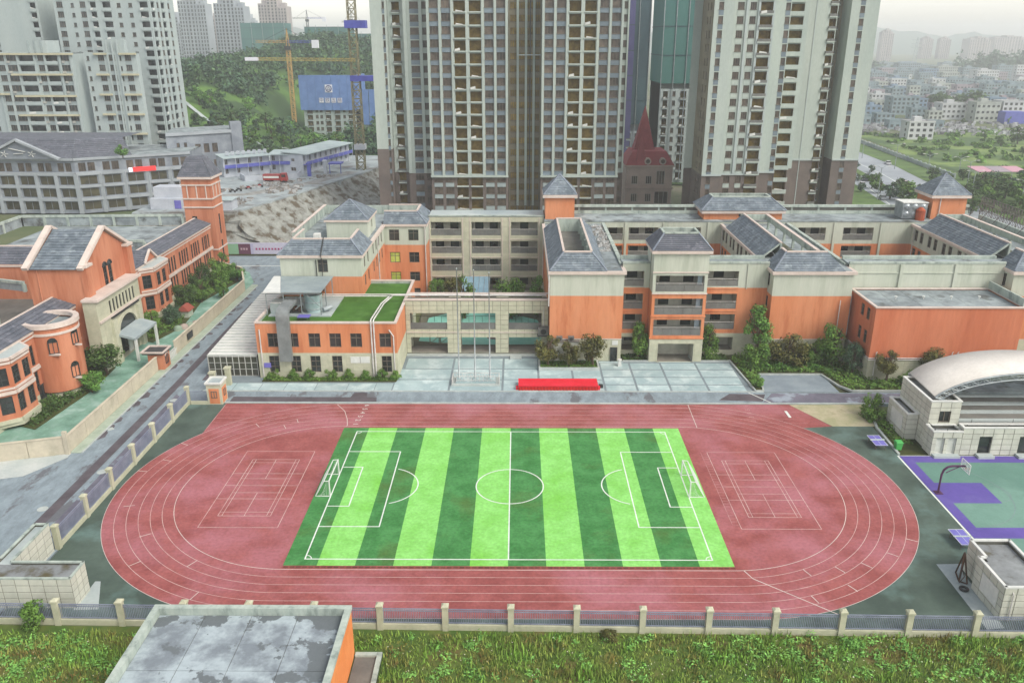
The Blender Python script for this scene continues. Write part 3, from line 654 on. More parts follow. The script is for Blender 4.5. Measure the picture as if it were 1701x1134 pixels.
# ------------------------------------------------------------------ main school: blocks, wings, towers
ZG, ZO, ZE = 3.6, 10.6, 14.4                 # top of stone base, top of orange, eaves
B3 = [(ZG, 0), (ZO, 1), (99, 2)]             # stone / orange / cream
WALLM = [STONE, ORANGE, CREAM]
def ops_row(us, w, rows): return [(u-w/2, u+w/2, a, b) for (a, b) in rows for u in us]
ROWS = [(4.75, 6.75), (8.2, 10.2), (11.7, 13.5)]
def mansard(t, x0, x1, y0, y1, ze, zr, ins, sides='FLRB', n=7, floor=None, inner=True, name='roof', m=None, cap=None):
    """Tiled skirt round a sunken flat roof; sides that exist are given by letters."""
    mb = MB(); m = m or SLATE
    a, b, c, d = (x0, y0), (x1, y0), (x1, y1), (x0, y1)
    A, Bq, Cq, Dq = (x0+ins*('L' in sides), y0+ins*('F' in sides)), (x1-ins*('R' in sides), y0+ins*('F' in sides)), (x1-ins*('R' in sides), y1-ins*('B' in sides)), (x0+ins*('L' in sides), y1-ins*('B' in sides))
    e = lambda p: (*p, ze); r = lambda p: (*p, zr)
    cp = MB(); fm = MB()
    for s, p, q, P_, Q_ in (('F', a, b, A, Bq), ('R', b, c, Bq, Cq), ('B', c, d, Cq, Dq), ('L', d, a, Dq, A)):
        if s in sides:
            mb.slate(e(p), e(q), r(Q_), r(P_), n)
            cp.bar((*P_, zr+.06), (*Q_, zr+.06), .34, .2)
            if inner and floor is not None:
                dd = (Vector(Q_)-Vector(P_)).normalized(); nn = Vector((-dd.y, dd.x))*.12
                mb.face([(P_[0]+nn.x, P_[1]+nn.y, floor), (P_[0]+nn.x, P_[1]+nn.y, zr), (Q_[0]+nn.x, Q_[1]+nn.y, zr), (Q_[0]+nn.x, Q_[1]+nn.y, floor)], 1)
    o = mb.build(name, [m, PARAPET], t)
    cp.build('ridge_cap', cap or TRIM, o)
    hp = MB()
    for s1, s2, p, P_ in (('F', 'L', a, A), ('F', 'R', b, Bq), ('R', 'B', c, Cq), ('B', 'L', d, Dq)):
        if s1 in sides and s2 in sides: hp.bar((*p, ze+.1), (*P_, zr+.08), .22, .14)
    if hp.v: hp.build('hip_cap', CAP, o)
    if floor is not None: MB().face([(*A, floor), (*Bq, floor), (*Cq, floor), (*Dq, floor)]).build('flat_roof', CONC_D, t)
    return o
def eave(t, x0, x1, y0, y1, z0, z1, over=.35, m=None):
    b = MB(); ring(b, x0-over, x1+over, y0-over, y1+over, z0, z1, over+.25); b.build('eave', m or TRIM, t)
def pyramid(t, x0, x1, y0, y1, ze, zr, n=9):
    cx, cy = (x0+x1)/2, (y0+y1)/2; mb = MB(); ap = (cx, cy, zr)
    c = [(x0, y0), (x1, y0), (x1, y1), (x0, y1)]; hp = MB()
    for i in range(4):
        p, q = c[i], c[(i+1) % 4]; mb.slate((*p, ze), (*q, ze), ap, ap, n, lift=.07); hp.bar((*p, ze+.08), ap, .2, .12)
    o = mb.build('roof', SLATE, t); hp.build('hip_cap', CAP, o); return o
def block(t, x0, x1, y0, y1, z0, z1, bands, front=(), left=(), right=(), back=(), mats=None, style='cross', wins=True, fr=None, depth=.22):
    wb = MB(); F = ((x0, y0), (x1, y0)); R = ((x1, y0), (x1, y1)); Bk = ((x1, y1), (x0, y1)); Lf = ((x0, y1), (x0, y0))
    for (p, q), ops in ((F, front), (R, right), (Bk, back), (Lf, left)):
        wall(wb, p, q, z0, z1, [o[:4] for o in ops], bands, depth)
        if wins: put_windows(t, p, q, [o for o in ops if len(o) == 4], style, fr, depth=depth)
    wb.build('wall', mats or WALLM, t)
    return F, R, Bk, Lf

# ---------------- canteen block A: two storeys, turf roof
t = thing('canteen_block', 'two storey orange canteen with artificial turf roof and chimney duct', 'building', (-28, 120, 0))
x0, x1, y0, y1, zr = -38.2, -17.65, 113.0, 135.4, 8.75
bA = [(3.95, 0), (99, 1)]; mA = [STONE, ORANGE]
fo = [(u-x0-.85, u-x0+.85, 4.85, 7.0) for u in (-35.7, -32.9, -29.7, -26.65, -23.6, -19.35)]
fg = [(u-x0-.75, u-x0+.75, .9, 3.5) for u in (-35.9, -32.7, -29.8, -26.6, -19.3)]
wb = MB(); wall(wb, (x0, y0), (x1, y0), 0, zr-.25, fo+fg, bA); wall(wb, (x1, y0), (x1, y1), 0, zr-.25, (), bA); wall(wb, (x1, y1), (-25, y1), 0, zr-.25, (), bA)
wall(wb, (x0, 127.8), (x0, y0), 0, zr-.25, (), bA); wb.build('wall', mA, t)
put_windows(t, (x0, y0), (x1, y0), fo); put_windows(t, (x0, y0), (x1, y0), fg, 'tall')
cladding(t, (x0, y0), (x1, y0), .02, 3.85, fg, 1.3, .96, STONE, single=True)
cladding(t, (x1, y0), (x1, 122.6), .02, 3.85, (), 1.3, .96, STONE, single=True)
TURFR = mat('roof_turf', S(78,124,44,K), S(66,108,36,K), .3, .95, .5, 25, c3=S(92,136,60,K), s3=.2)
MB().prism([(x0+.3, y0+.3), (x1-.3, y0+.3), (x1-.3, y1-.3), (-25, y1-.3), (-25, 127.7), (x0+.3, 127.7)], zr-.9, zr-.62).build('turf_roof', TURFR, t)
pa = MB(); T = .32
for a, b in (((x0, y0), (x1, y0)), ((x1, y0+T), (x1, y1-T)), ((-25, y1), (x1, y1)), ((x0, y0+T), (x0, 127.7))):
    if a[1] == b[1]: pa.box(a[0]-.08, b[0]+.08, a[1]-.08 if a[1] < 120 else a[1]-T, a[1]+T if a[1] < 120 else a[1]+.08, zr-.25, zr)
    else: pa.box(a[0]-T if a[0] > -30 else a[0]-.08, a[0]+.08 if a[0] > -30 else a[0]+T, a[1], b[1], zr-.25, zr)
pa.build('coping', TRIM, t)
pi = MB(); pi.box(x0+.15, x1-.15, y0+.15, y0+.3, zr-.62, zr-.252); pi.box(x1-.3, x1-.15, y0+.31, y1-.31, zr-.62, zr-.252); pi.box(-25, x1-.15, y1-.3, y1-.15, zr-.62, zr-.252); pi.box(x0+.15, x0+.3, y0+.31, 127.7, zr-.62, zr-.252); pi.build('parapet', PARAPET, t)
MB().box(-24.6, -21.75, 112.93, 112.97, 2.4, 3.4).build('notice_board', WHITE, t)
MB().box(-23.2, -23.15, 112.90, 112.929, 2.4, 3.4).build('board_joint', GREYP, t)
# chimney duct bent over the parapet
dm = mat('grey_duct', S(140,146,146,K), S(120,126,126,K), .6, .6)
DU = MB(); px = -33.9
DU.box(px-.9, px+.9, 112.1, 112.85, 2.9, 9.6).build('exhaust_duct', dm, t)
DU = MB()
for i in range(7):
    a0, a1 = math.pi*i/14, math.pi*(i+1)/14
    q = lambda a, r: (114.0-r*math.cos(a), 9.6+r*math.sin(a)*.62)
    (ya, za), (yb, zb), (yc, zc), (yd, zd) = q(a0, 1.9), q(a1, 1.9), q(a1, 1.15), q(a0, 1.15)
    DU.hexa([(px-.9, ya, za), (px+.9, ya, za), (px+.9, yd, zd), (px-.9, yd, zd), (px-.9, yb, zb), (px+.9, yb, zb), (px+.9, yc, zc), (px-.9, yc, zc)])
DU.box(px-.9, px+.9, 114.0, 117.4, 10.3, 10.78); DU.build('duct_elbow', dm, t)
for xx in (-21.3, -20.9): pipe(t, [(xx, 112.85, 0), (xx, 112.85, 8.9), (xx, 113.3, 9.05), (xx+.3, 121, 9.05), (xx+1.1, 125.0, 9.05)], .11)
pipe(t, [(-37.6, 112.86, 0), (-37.6, 112.86, 7.6)], .1); pipe(t, [(-18.1, 112.86, 0), (-18.1, 112.86, 6.6), (-18.7, 112.86, 7.6)], .1)
for s in (0, .45): pipe(t, [(-31, 125.0+s*2, 9.0), (-20.1-s, 125.0+s*2, 9.0), (-19.9-s, 124.3+s, 9.35), (4.5, 124.3+s, 9.35)], .1)
tm_ = MB().box(-.9, .9, -.7, .7, 8.75, 8.82); tm_.build('solar_panel', TT, t).location = (-31.6, 115.6, 0)
for sx in (-.8, .8): MB().box(-31.6+sx-.04, -31.6+sx+.04, 115.2, 115.28, 8.13, 8.74).build('panel_leg', DARK, t)
MB().box(-37.4, -36.4, 112.80, 112.96, 1.7, 2.4).build('hanging_sign', TT, t)
# ---------------- roof plant shelter on A
t = thing('plant_shelter', 'grey sheet roofed plant shelter on steel posts over the turf roof', 'shelter', (-33, 122, 8.1))
RS = mat('grey_roof_sheet', S(160,174,176,K), S(142,156,160,K), .4, .5)
z = 13.0
MB().hexa([(-35.2, 117.3, 11.8), (-29.3, 117.3, 11.8), (-29.5, 127.2, 11.5), (-37.9, 127.2, 11.5), (-35.2, 117.3, 11.95), (-29.3, 117.3, 11.95), (-29.5, 127.2, 11.65), (-37.9, 127.2, 11.65)]).build('sheet_roof', RS, t)
MB().hexa([(-37.9, 117.3, 11.8), (-35.25, 117.3, 11.8), (-37.95, 127.2, 11.5), (-39.0, 127.2, 11.5), (-37.9, 117.3, 11.95), (-35.25, 117.3, 11.95), (-37.95, 127.2, 11.65), (-39.0, 127.2, 11.65)]).build('white_sheet', WHITE, t)
for x, y, b in ((-37.6, 117.6, 8.3), (-35.0, 117.6, 8.3), (-32.4, 117.6, 8.3), (-29.5, 117.6, 8.3), (-29.7, 122, 8.3), (-29.7, 126.8, 8.3)): MB().box(x-.07, x+.07, y-.07, y+.07, b, 11.5).build('post', GALV, t)
bb = MB(); bb.bar((-37.6, 117.6, 11.56), (-29.5, 117.6, 11.56), .12); bb.bar((-29.5, 117.6, 9.5), (-31.5, 117.6, 11.5), .09); bb.bar((-37.6, 117.6, 10.2), (-35.0, 117.6, 11.5), .08); bb.build('brace', GALV, t)
MB().prism(rect(-37.4, -28.0, 117.2, 126.9), 8.13, 8.3).build('plinth', CONC_L, t)
tank = thing('cooling_tower', 'pale round cooling tower under the plant shelter roof', 'tank', (-31.0, 119.3, 8.3))
tb = MB(); tb.tube([(-31, 119.3, 8.3), (-31, 119.3, 9.0), (-31, 119.3, 10.7), (-31, 119.3, 11.0), (-31, 119.3, 11.15)], [1.05, 1.3, 1.3, 1.45, 1.4], 20); tb.build('tank_body', mat('pale_grp', S(176,200,200,K), S(160,186,188,K), .5, .5), tank, True)
for zz in (9.0, 10.0): MB().tube([(-31+1.34*math.cos(a*math.pi/12), 119.3+1.34*math.sin(a*math.pi/12), zz) for a in range(25)], .06, 5).build('tank_band', GALV, tank)
MB().cyl(-31, 119.3, 11.15, 11.3, .8, 14).build('fan_ring', GREYP, tank)
t = thing('water_tank', 'small pale box tank beside the duct under the shelter', 'tank', (-36.4, 119, 8.3))
MB().box(-37.3, -35.4, 118.2, 120.4, 8.3, 9.9).build('tank_body', CONC_L, t); MB().box(-37.35, -35.35, 118.15, 120.45, 9.9, 10.0).build('lid', WHITE, t)
t = thing('pump_set', 'brown and grey pumps with pipework between the roof tanks', 'pump', (-34, 119, 8.3))
MB().box(-34.9, -32.7, 118.4, 119.6, 8.3, 8.6).build('skid', DARK, t)
for k in range(3): MB().tube([(-34.6+k*.8, 118.6, 8.9), (-34.6+k*.8, 119.6, 8.9)], .3, 10).build('motor', RUST, t)
pipe(t, [(-34.8, 118.8, 9.4), (-33.4, 118.8, 10.6), (-32.6, 119, 10.6)], .12, GALV); pipe(t, [(-33.6, 118.6, 8.9), (-32.4, 118.6, 9.9)], .1, GALV)
MB().tube([(-29.4, 118.6, 8.8), (-28.4, 119.6, 9.0)], .35, 10).build('filter_drum', GALV, t)

# ---------------- glass sided shed by the road
t = thing('glass_shed', 'dark glazed shed with white sheet roof between road and canteen', 'shed', (-42, 118, 0))
sx0, sx1, sy0, sy1 = -46.0, -38.6, 113.6, 142
MB().hexa([(sx0, sy0, 3.2), (sx1, sy0, 3.2), (sx1, sy1, 4.4), (sx0, sy1, 4.4), (sx0, sy0, 3.34), (sx1, sy0, 3.34), (sx1, sy1, 4.54), (sx0, sy1, 4.54)]).build('roof', WHITE, t)
rb = MB()
for i in range(24):
    y = sy0+i*1.18; zz = 3.345+(y-sy0)*1.2/28.4; rb.box(sx0, sx1, y, y+.1, zz, zz+.05)
rb.build('roof_batten', PARAPET, t)['kind'] = 'stuff'
GD = mat('dark_shed_glass', S(82,84,70,K), S(60,62,52,K), .4, .15, 0, spec=.6)
MB().box(sx0+.1, sx1-.1, sy0+.15, sy1-.5, 0, 3.1).build('glazing', GD, t)
fb = MB()
for i in range(9): x = sx0+.05+i*(sx1-sx0-.1)/8; fb.box(x-.05, x+.05, sy0+.02, sy0+.14, 0, 3.15)
for zz in (.05, 1.1, 2.1, 3.05): fb.box(sx0+.06, sx1-.06, sy0, sy0+.015, zz, zz+.08)
for i in range(12): y = sy0+i*2.4; fb.box(sx0-.02, sx0+.09, y+.15, y+.25, 0, 3.1)
fb.build('glazing_bar', WFRAME, t)

# ---------------- block K: cream and orange, slate skirt, penthouse
t = thing('corner_teaching_block', 'cream over orange teaching block with slate skirt roof behind the canteen', 'building', (-31, 144, 0))
x0, x1, y0, y1 = -38.0, -25.0, 127.8, 161
bK = [(11.4, 1), (99, 2)]
left_ops = []
R_ops = [(u-.6, u+.6, a, b) for u in (3.0, 6.2, 11.5, 14.5, 17.5, 20.5) for (a, b) in ((9.1, 11.0), (12.2, 14.1))]
R_ops = [o for o in R_ops if o[0] > 7 or o[2] > 8.5]
F_, R_, B_, L_ = block(t, x0, x1, y0, y1, 0, 14.7, bK, front=[(6.0, 7.6, 12.1, 14.2)], right=R_ops)
eave(t, x0, x1, y0, y1, 14.5, 14.95)
mansard(t, x0-.3, x1+.3, y0-.3, y0+9, 14.95, 17.1, 2.2, 'FLR', 7, floor=15.0)
MB().prism(rect(x0, x1, y0+6.5, y1), 14.7, 14.9).build('flat_roof', CONC, t)
pb = MB(); pb.box(x0, x0+.3, y0+8.7, y1, 14.96, 16.6); pb.box(x0+.3, x1, y1-.3, y1, 14.96, 16.6); pb.build('parapet', PARAPET, t)
cb = MB(); cb.box(x0-.1, x0+.4, y0+8.7, y1+.1, 16.601, 16.75); cb.build('coping', TRIM, t)
# penthouse
wb = MB(); X0, X1, Y0, Y1 = -33.0, -25.9, 140, 148.2
wops = [(4, 4.9, 15.9, 17.3)]
wall(wb, (X0, Y0), (X1, Y0), 14.9, 17.8); wall(wb, (X1, Y0), (X1, Y1), 14.9, 17.8, wops); wall(wb, (X1, Y1), (X0, Y1), 14.9, 17.8); wall(wb, (X0, Y1), (X0, Y0), 14.9, 17.8)
ph = wb.build('penthouse', CREAM, t); put_windows(t, (X1, Y0), (X1, Y1), wops, 'mull')
eave(t, X0, X1, Y0, Y1, 17.7, 18.05, .3); pyramid(t, X0-.25, X1+.25, Y0-.25, Y1+.25, 18.05, 20.9)
pipe(t, [(-31.3, 127.6, 9), (-31.3, 127.6, 14.4), (-31.3, 127.2, 14.9), (-31.2, 129.8, 17.4)], .1, DARK); pipe(t, [(-32.2, 127.6, 9), (-32.2, 127.6, 14.2)], .08, DARK)
MB().box(-33.1, -32.1, 131, 132, 15, 17.6).build('roof_cabinet', WHITE, t)
pipe(t, [(-24.85, 143.3, 4), (-24.85, 143.3, 14.6)], .09)
# L wing towards the gallery building
t = thing('corner_wing', 'short cream and orange wing with slate skirt facing the courtyard', 'building', (-21, 155, 0))
wops = [(u, u+1.9, a, b) for u in (1.0, 4.6) for (a, b) in ((4.0, 5.8), (7.6, 9.6), (11.8, 13.9))] + [(4.6, 6.5, .8, 2.6)]
block(t, -25.05, -17.1, 151.2, 161, 0, 14.7, [(11.0, 1), (99, 2)], front=wops)
GY = mat('yellow_glass', S(206,226,116,K), S(170,200,90,K), .6, .2, 0, spec=.5)  # plain yellow-green colour for two panes of the corner wing
for (a, b) in ((4.0, 5.8), (7.6, 9.6)):
    MB().face([(-23.95, 151.36, a+.1), (-22.25, 151.36, a+.1), (-22.25, 151.36, b-.1), (-23.95, 151.36, b-.1)]).build('yellow_pane', GY, t)
eave(t, -25.05, -17.1, 151.2, 161, 14.5, 14.95, .25)
mansard(t, -25.0, -16.9, 151.0, 161.2, 14.95, 17.0, 2.0, 'FRB', 7, floor=15.1)
pipe(t, [(-17.3, 151.0, 0), (-17.3, 151.0, 14.5)], .09)

# ---------------- screen block with six openings
t = thing('arcade_block', 'pale stone arcade with six wide openings facing the plaza', 'building', (-6.5, 124, 0))
x0, x1, y0 = -17.6, 4.75, 122.7
sx = ((-16.9, -11.1), (-9.0, -3.5), (-1.4, 3.75))
ops = [(a-x0, b-x0, z0, z1) for (a, b) in sx for (z0, z1) in ((.3, 2.95), (4.3, 6.95))]
wb = MB(); wall(wb, (x0, y0), (x1, y0), 0, 9.0, ops, depth=.5); wb.build('wall', GROUT, t)
for (a, b) in ((x0, sx[0][0]), (sx[0][1], sx[1][0]), (sx[1][1], sx[2][0]), (sx[2][1], x1)): MB().box(a+.1, b-.1, y0+3.0, y0+3.6, 0, 8.6).build('rear_pier', STONE, t)
cladding(t, (x0, y0), (x1, y0), .3, 8.95, ops, 1.24, .80, STONE, single=True)
sb = MB(); sb.box(x0+.05, x1-.05, y0+.5, y0+3.1, 0, .3); sb.box(x0+.05, x1-.05, y0+.5, y0+3.1, 3.7, 4.3); sb.box(x0+.05, x1-.05, y0+.5, y0+3.1, 7.4, 8.6); sb.build('floor_slab', FLOORT, t)
MB().box(x0-.1, x1+.1, y0-.12, y0+.35, 9.0, 9.2).build('coping', TRIM, t); MB().box(x0-.1, x1+.1, y0+3.2, y0+3.7, 9.0, 9.2).build('coping', TRIM, t)
MB().box(x0, x1, y0-.09, y0-.031, 3.7, 3.85).build('string_course', TRIM, t)
pc = MB()
for (a, b) in sx:
    for u in (a-.9, ): pass
for (a, b) in sx:
    w = MB().box(a+.02, b-.02, y0+.1, y0+.25, 4.302, 5.3); w.build('parapet_panel', GREYP, t)
    r = MB(); r.bar((a, y0+3.3, 5.35), (b, y0+3.3, 5.35), .06)
    for i in range(6): r.bar((a+.05+i*(b-a-.1)/5, y0+3.3, 4.31), (a+.05+i*(b-a-.1)/5, y0+3.3, 5.31), .05)
    r.build('railing', DARK, t)
db = MB(); db.box(x0, x1, y0-.9, y0-.1, 0, .18); db.build('step', KERB, t); MB().box(-1.2, .6, y0-2.4, y0-.95, 0, .25).build('ramp', CONC_L, t)
pipe(t, [(4.1, y0-.12, 3.2), (4.1, y0-.12, 8.0)], .07)
# timber gates, soft play shapes seen through the ground floor
WOOD = mat('bleached_timber', S(176,168,150,K), S(150,142,124,K), 1.)
for (a, n_) in ((-14.4, 'a'), (-12.7, 'b')):
    g = tag(MB().bar((a, 127.2, .1), (a, 127.2, 1.5), .12).build('timber_gate', WOOD), 'weathered timber lattice gate seen through the arcade%s' % (', nearer the canteen' if n_ == 'a' else ', further from the canteen'), 'gate', 'timber gates')
    s = MB(); s.bar((a, 127.2, .25), (a+1.5, 127.2, .25), .1); s.bar((a, 127.2, 1.45), (a+1.5, 127.2, 1.45), .1); s.bar((a, 127.2, .3), (a+1.5, 127.2, 1.4), .08); s.bar((a+1.5, 127.2, .1), (a+1.5, 127.2, 1.5), .12); s.build('gate_rail', WOOD, g)

# ---------------- four storey gallery building behind the courtyard
t = thing('gallery_building', 'four storey pale gallery building with three bays behind the courtyard trees', 'building', (-6, 158, 0))
x0, x1, y0, y1 = -17.05, 4.95, 156, 162
bays = ((-16.7, -10.9), (-8.9, -3.3), (-1.3, 3.8)); rows = ((11.7, 14.3), (8.2, 10.6), (4.65, 7.1), (.6, 3.3))
ops = [(a-x0, b-x0, c, d) for (a, b) in bays for (c, d) in rows]
wb = MB(); wall(wb, (x0, y0), (x1, y0), 0, 15.3, ops); wall(wb, (x1, y0), (x1, y1), 0, 15.3); wall(wb, (x1, y1), (x0, y1), 0, 15.3); wall(wb, (x0, y1), (x0, y0), 0, 15.3)
wb.build('wall', STONE, t)
for o in ops: gallery(t, (x0, y0), (x1, y0), o, 2.4, 1.0 if o[2] > 1 else 0)
db = MB()
for (a, b) in bays:
    for u in (a-.35, b+.2): db.box(u, u+.14, y0-.12, y0-.004, .1, 15.2)
db.build('pilaster', TRIM, t)
for (a, b) in bays:
    for zz in (3.55, 7.35, 10.9): MB().box(a-.15, b+.15, y0-.1, y0-.003, zz, zz+.12).build('string_course', TRIM, t)
cladding(t, (x0, y0), (x1, y0), 10.6, 15.25, [o for o in ops], 1.4, .9, STONE)
MB().box(x0, x1, y0, y1, 15.301, 15.45).build('flat_roof', CONC_L, t)
MB().box(x0-.1, x1+.1, y0-.15, y0+.25, 15.451, 15.6).build('coping', PARAPET, t)
GDm = mat('skylight_glass', S(160,196,216,K), S(140,178,200,K), .3, .2, 0, spec=.6)
gl = thing('glass_porch', 'pale blue glass porch roof between the courtyard trees', 'porch', (-8.3, 151, 0))
MB().hexa([(-10.6, 148, 2.2), (-5.4, 148, 2.2), (-5.4, 155.8, 3.5), (-10.6, 155.8, 3.5), (-10.6, 148, 2.3), (-5.4, 148, 2.3), (-5.4, 155.8, 3.6), (-10.6, 155.8, 3.6)]).build('glass_roof', GDm, gl)
for i in range(6): x = -10.6+i*1.04; MB().bar((x, 148, 2.34), (x, 155.8, 3.64), .06).build('glazing_bar', GALV, gl)
for x in (-10.4, -5.6): MB().box(x-.06, x+.06, 148.1, 148.22, 0, 2.2).build('post', GALV, gl)

# ---------------- rear range (closes the courtyards)
t = thing('rear_range', 'long cream and orange rear range with flat roof behind the teaching wings', 'building', (46, 158, 0))
x0, x1, y0, y1 = 5.0, 88, 154, 161
bb = [(10.6, 0), (99, 1)]
gal = []
for (a, b) in ((16.6, 19.9), (21.0, 26.6), (28.4, 34.6), (53, 58.2), (61.5, 67.2)):
    gal += [(a-x0, b-x0, 11.3, 13.7), (a-x0, b-x0, 8.0, 10.2), (a-x0, b-x0, 4.4, 6.6)]
wb = MB(); wall(wb, (x0, y0), (x1, y0), 0, 14.8, gal, bb); wall(wb, (x1, y0), (x1, y1), 0, 14.8, (), bb); wall(wb, (x1, y1), (x0, y1), 0, 14.8, (), bb); wall(wb, (x0, y1), (x0, y0), 0, 14.8, (), bb)
wb.build('wall', [ORANGE, CREAM], t)
for o in gal: gallery(t, (x0, y0), (x1, y0), o, 2.2, .9)
for x in (20.4, 27.6, 36, 59.8, 68.6): MB().box(x-.22, x+.22, y0-.18, y0-.003, 0, 14.7).build('pilaster', CREAM, t)
MB().box(x0, x1, y0-.1, y1, 14.801, 15.0).build('flat_roof', CONC, t)
pb = MB(); pb.box(x0+6, x1, y1-.3, y1, 15.001, 15.6); pb.build('parapet', PARAPET, t)
MB().box(x0+6, x1, y1-.5, y1+.1, 16.3, 16.75).build('top_beam', PARAPET, t)
post = MB().box(-.18, .18, -.2, 0, 15.601, 16.3).mesh('parapet_post', PARAPET)
for i in range(15): inst('parapet_post', post, (12+i*5.2, y1-.05, 0), t)
MB().box(x0+6, x1, y1-.06, y1-.02, 15.601, 16.3).build('infill_panel', CONC_D, t)

# ---------------- the three teaching wings
def wing(name, label, x0, broken=True, x1=None):
    x1 = x1 or x0+11.9; y0, y1 = 120.0, 153.95
    t = thing(name, label, 'building', ((x0+x1)/2, 137, 0))
    Lo = []
    for v in (1.9, 4.1, 7.2, 9.4, 12.5, 14.7, 17.8, 20.0, 23.1, 25.2): Lo += [(v-.62, v+.62, a, b) for (a, b) in ((8.3, 10.2), (11.6, 13.6))]
    Lo += [(30.9, 32.1, a, b) for (a, b) in ((4.9, 6.7), (8.2, 10.0), (11.6, 13.6))]
    block(t, x0, x1, y0, y1, 0, 14.2, B3, left=Lo)
    cladding(t, (x0, y0), (x1, y0), .05, ZG-.05, (), 1.3, .87, STONE, single=True)
    MB().box(x0-.04, x1+.04, y0-.08, y0-.035, ZG, ZG+.14).build('string_course', TRIM, t)
    b = MB(); ring(b, x0-.35, x1+.35, y0-.35, y1, 14.0, 14.45, .6); b.build('eave', TRIM, t)
    MB().prism(rect(x0+.2, x1-.2, y0+.2, y1), 14.2, 14.46).build('flat_roof', CONC, t)
    xm = x1-3.6
    if broken:
        mansard(t, x0-.1, xm, y0-.1, y0+4.6, 14.47, 16.9, 2.3, 'FL', 8, floor=None)
        mb = MB(); mb.slate((xm, y0-.1, 14.47), (xm+2.2, y0-.1, 14.47), (xm, y0+2.2, 16.9), (xm, y0+2.2, 16.9), 8); mb.slate((xm, y0-.1, 14.47), (xm, y0-.1, 14.47), (xm, y0+2.2, 16.9), (xm, y0+2.2, 16.9), 1)
        mb.build('roof_hip', SLATE, t)
        mb = MB(); mb.slate((x0-.1, y1-3.5, 14.47), (x0-.1, y0+7.6, 14.47), (x0+2.9, y0+7.6, 17.0), (x0+2.9, y1-3.5, 17.0), 9); mb.face([(x0+3.0, y0+7.6, 14.5), (x0+3.0, y1-3.5, 14.5), (x0+3.0, y1-3.5, 17.0), (x0+3.0, y0+7.6, 17.0)], 1)
        o = mb.build('roof', [SLATE, PARAPET], t); MB().bar((x0+2.95, y0+7.5, 17.05), (x0+2.95, y1-3.5, 17.05), .34, .2).build('ridge_cap', TRIM, o)
        MB().bar((x0, y0+7.5, 14.6), (x0+2.9, y0+7.5, 17.0), .3, .2).bar((x0+2.9, y0+7.4, 14.5), (x0+2.9, y0+7.4, 16.9), .3).build('truss_end', PARAPET, t)
        # opposite parapet frame on posts
        fb = MB(); X = xm-1.2
        for i in range(6): fb.box(X-.18, X+.18, y0+4.8+i*4.8, y0+5.2+i*4.8, 14.47, 16.0)
        fb.build('parapet_post', PARAPET, t); MB().box(X-.25, X+.25, y0+3, y1-3.6, 16.001, 16.9).build('top_beam', PARAPET, t)
        MB().box(X-.28, X+.28, y0+3, y1-3.6, 16.901, 17.02).build('coping', TRIM, t)
        MB().box(x0+2.4, X-.26, y1-3.9, y1-3.4, 16.0, 16.95).build('top_beam', PARAPET, t)
        MB().prism(rect(x0+3.2, X-.4, y0+3.2, y1-4), 14.461, 14.5).build('roof_moss', mat('mossy_screed', S(104,108,70,K), S(128,128,118,K), .25, .95, .2, 5), t)
    else:
        mansard(t, x0-.1, xm+1.0, y0-.1, y1-5.0, 14.47, 16.9, 2.2, 'FLRB', 8, floor=14.6)
        for i in range(5): MB().box(xm-1.7, xm-1.3, y0+6+i*4.6, y0+6.3+i*4.6, 14.6, 16.8).build('buttress', PARAPET, t)
    MB().box(x1-.3, x1+.3, y0+3.5, y1-.6, 14.461, 14.8).build('parapet', PARAPET, t)
    pipe(t, [(x0-.12, y1-1.2, 2), (x0-.12, y1-1.2, 14.0)], .09)
    return t
tB = wing('teaching_wing', 'cream over orange teaching wing with hollow slate roof beside the arcade', 4.9, False, 16.0)
tD = wing('teaching_wing', 'cream over orange teaching wing between stair tower and orange hall', 38.5, True, 50.5)
tH = wing('teaching_wing', 'cream over orange teaching wing behind the orange hall at the picture edge', 74.4, True)
for tt_, zz in ((tB, None),):
    pipe(t, [(4.7, 119.8, 9), (4.7, 119.8, 14)], .1)
# door, board, rooftop AC on wing B
inst('door', win_mesh(1.1, 2.3, 'none', DARK, GLASS), (14.9, 119.82, .02), tB); MB().box(14.6, 15.5, 119.9, 119.97, 2.7, 3.4).build('notice_board', WHITE, tB)
RUB = mat('roof_rubble', S(196,200,200,K), S(120,116,110,K), 1.5, .9)
rbm = MB()
for i in range(160):
    x, y = 13.6+rnd.random()*2, 132+rnd.random()*20; s = .1+rnd.random()*.25; z = 14.48
    rbm.hexa([(x-s, y-s, z), (x+s, y-s*.6, z), (x+s*.8, y+s, z), (x-s, y+s*.7, z), (x-s*.6, y-s*.5, z+s), (x+s*.5, y-s*.4, z+s*.8), (x+s*.5, y+s*.5, z+s), (x-s*.5, y+s*.5, z+s*.7)])
tag(rbm.build('roof_rubble', RUB), 'white broken rubble scattered along a flat roof strip', kind='stuff')

# ---------------- stair tower C and its side galleries
t = thing('stair_tower', 'cream stair tower with slate cap roof and stacked open landings', 'building', (24.3, 122, 0))
x0, x1, y0, y1 = 20.3, 28.5, 119.6, 126.0
lv = ((11.4, 13.9), (7.75, 10.3), (4.4, 6.95))
ops = [(.45, x1-x0-.45, a, b) for (a, b) in lv]+[(1.35, x1-x0-1.35, .02, 3.05)]
wb = MB(); bC = [(3.75, 0), (11.15, 1), (99, 2)]
wall(wb, (x0, y0), (x1, y0), 0, 17.5, ops, bC); wall(wb, (x1, y0), (x1, y1), 0, 17.5, (), bC); wall(wb, (x1, y1), (x0, y1), 0, 17.5, (), bC); wall(wb, (x0, y1), (x0, y0), 0, 17.5, [(3.2, 4.0, 15.4, 16.8)], bC); wb.build('wall', [STONE, ORANGE, CREAM], t)
put_windows(t, (x0, y1), (x0, y0), [(3.2, 4.0, 15.4, 16.8)], 'mull')
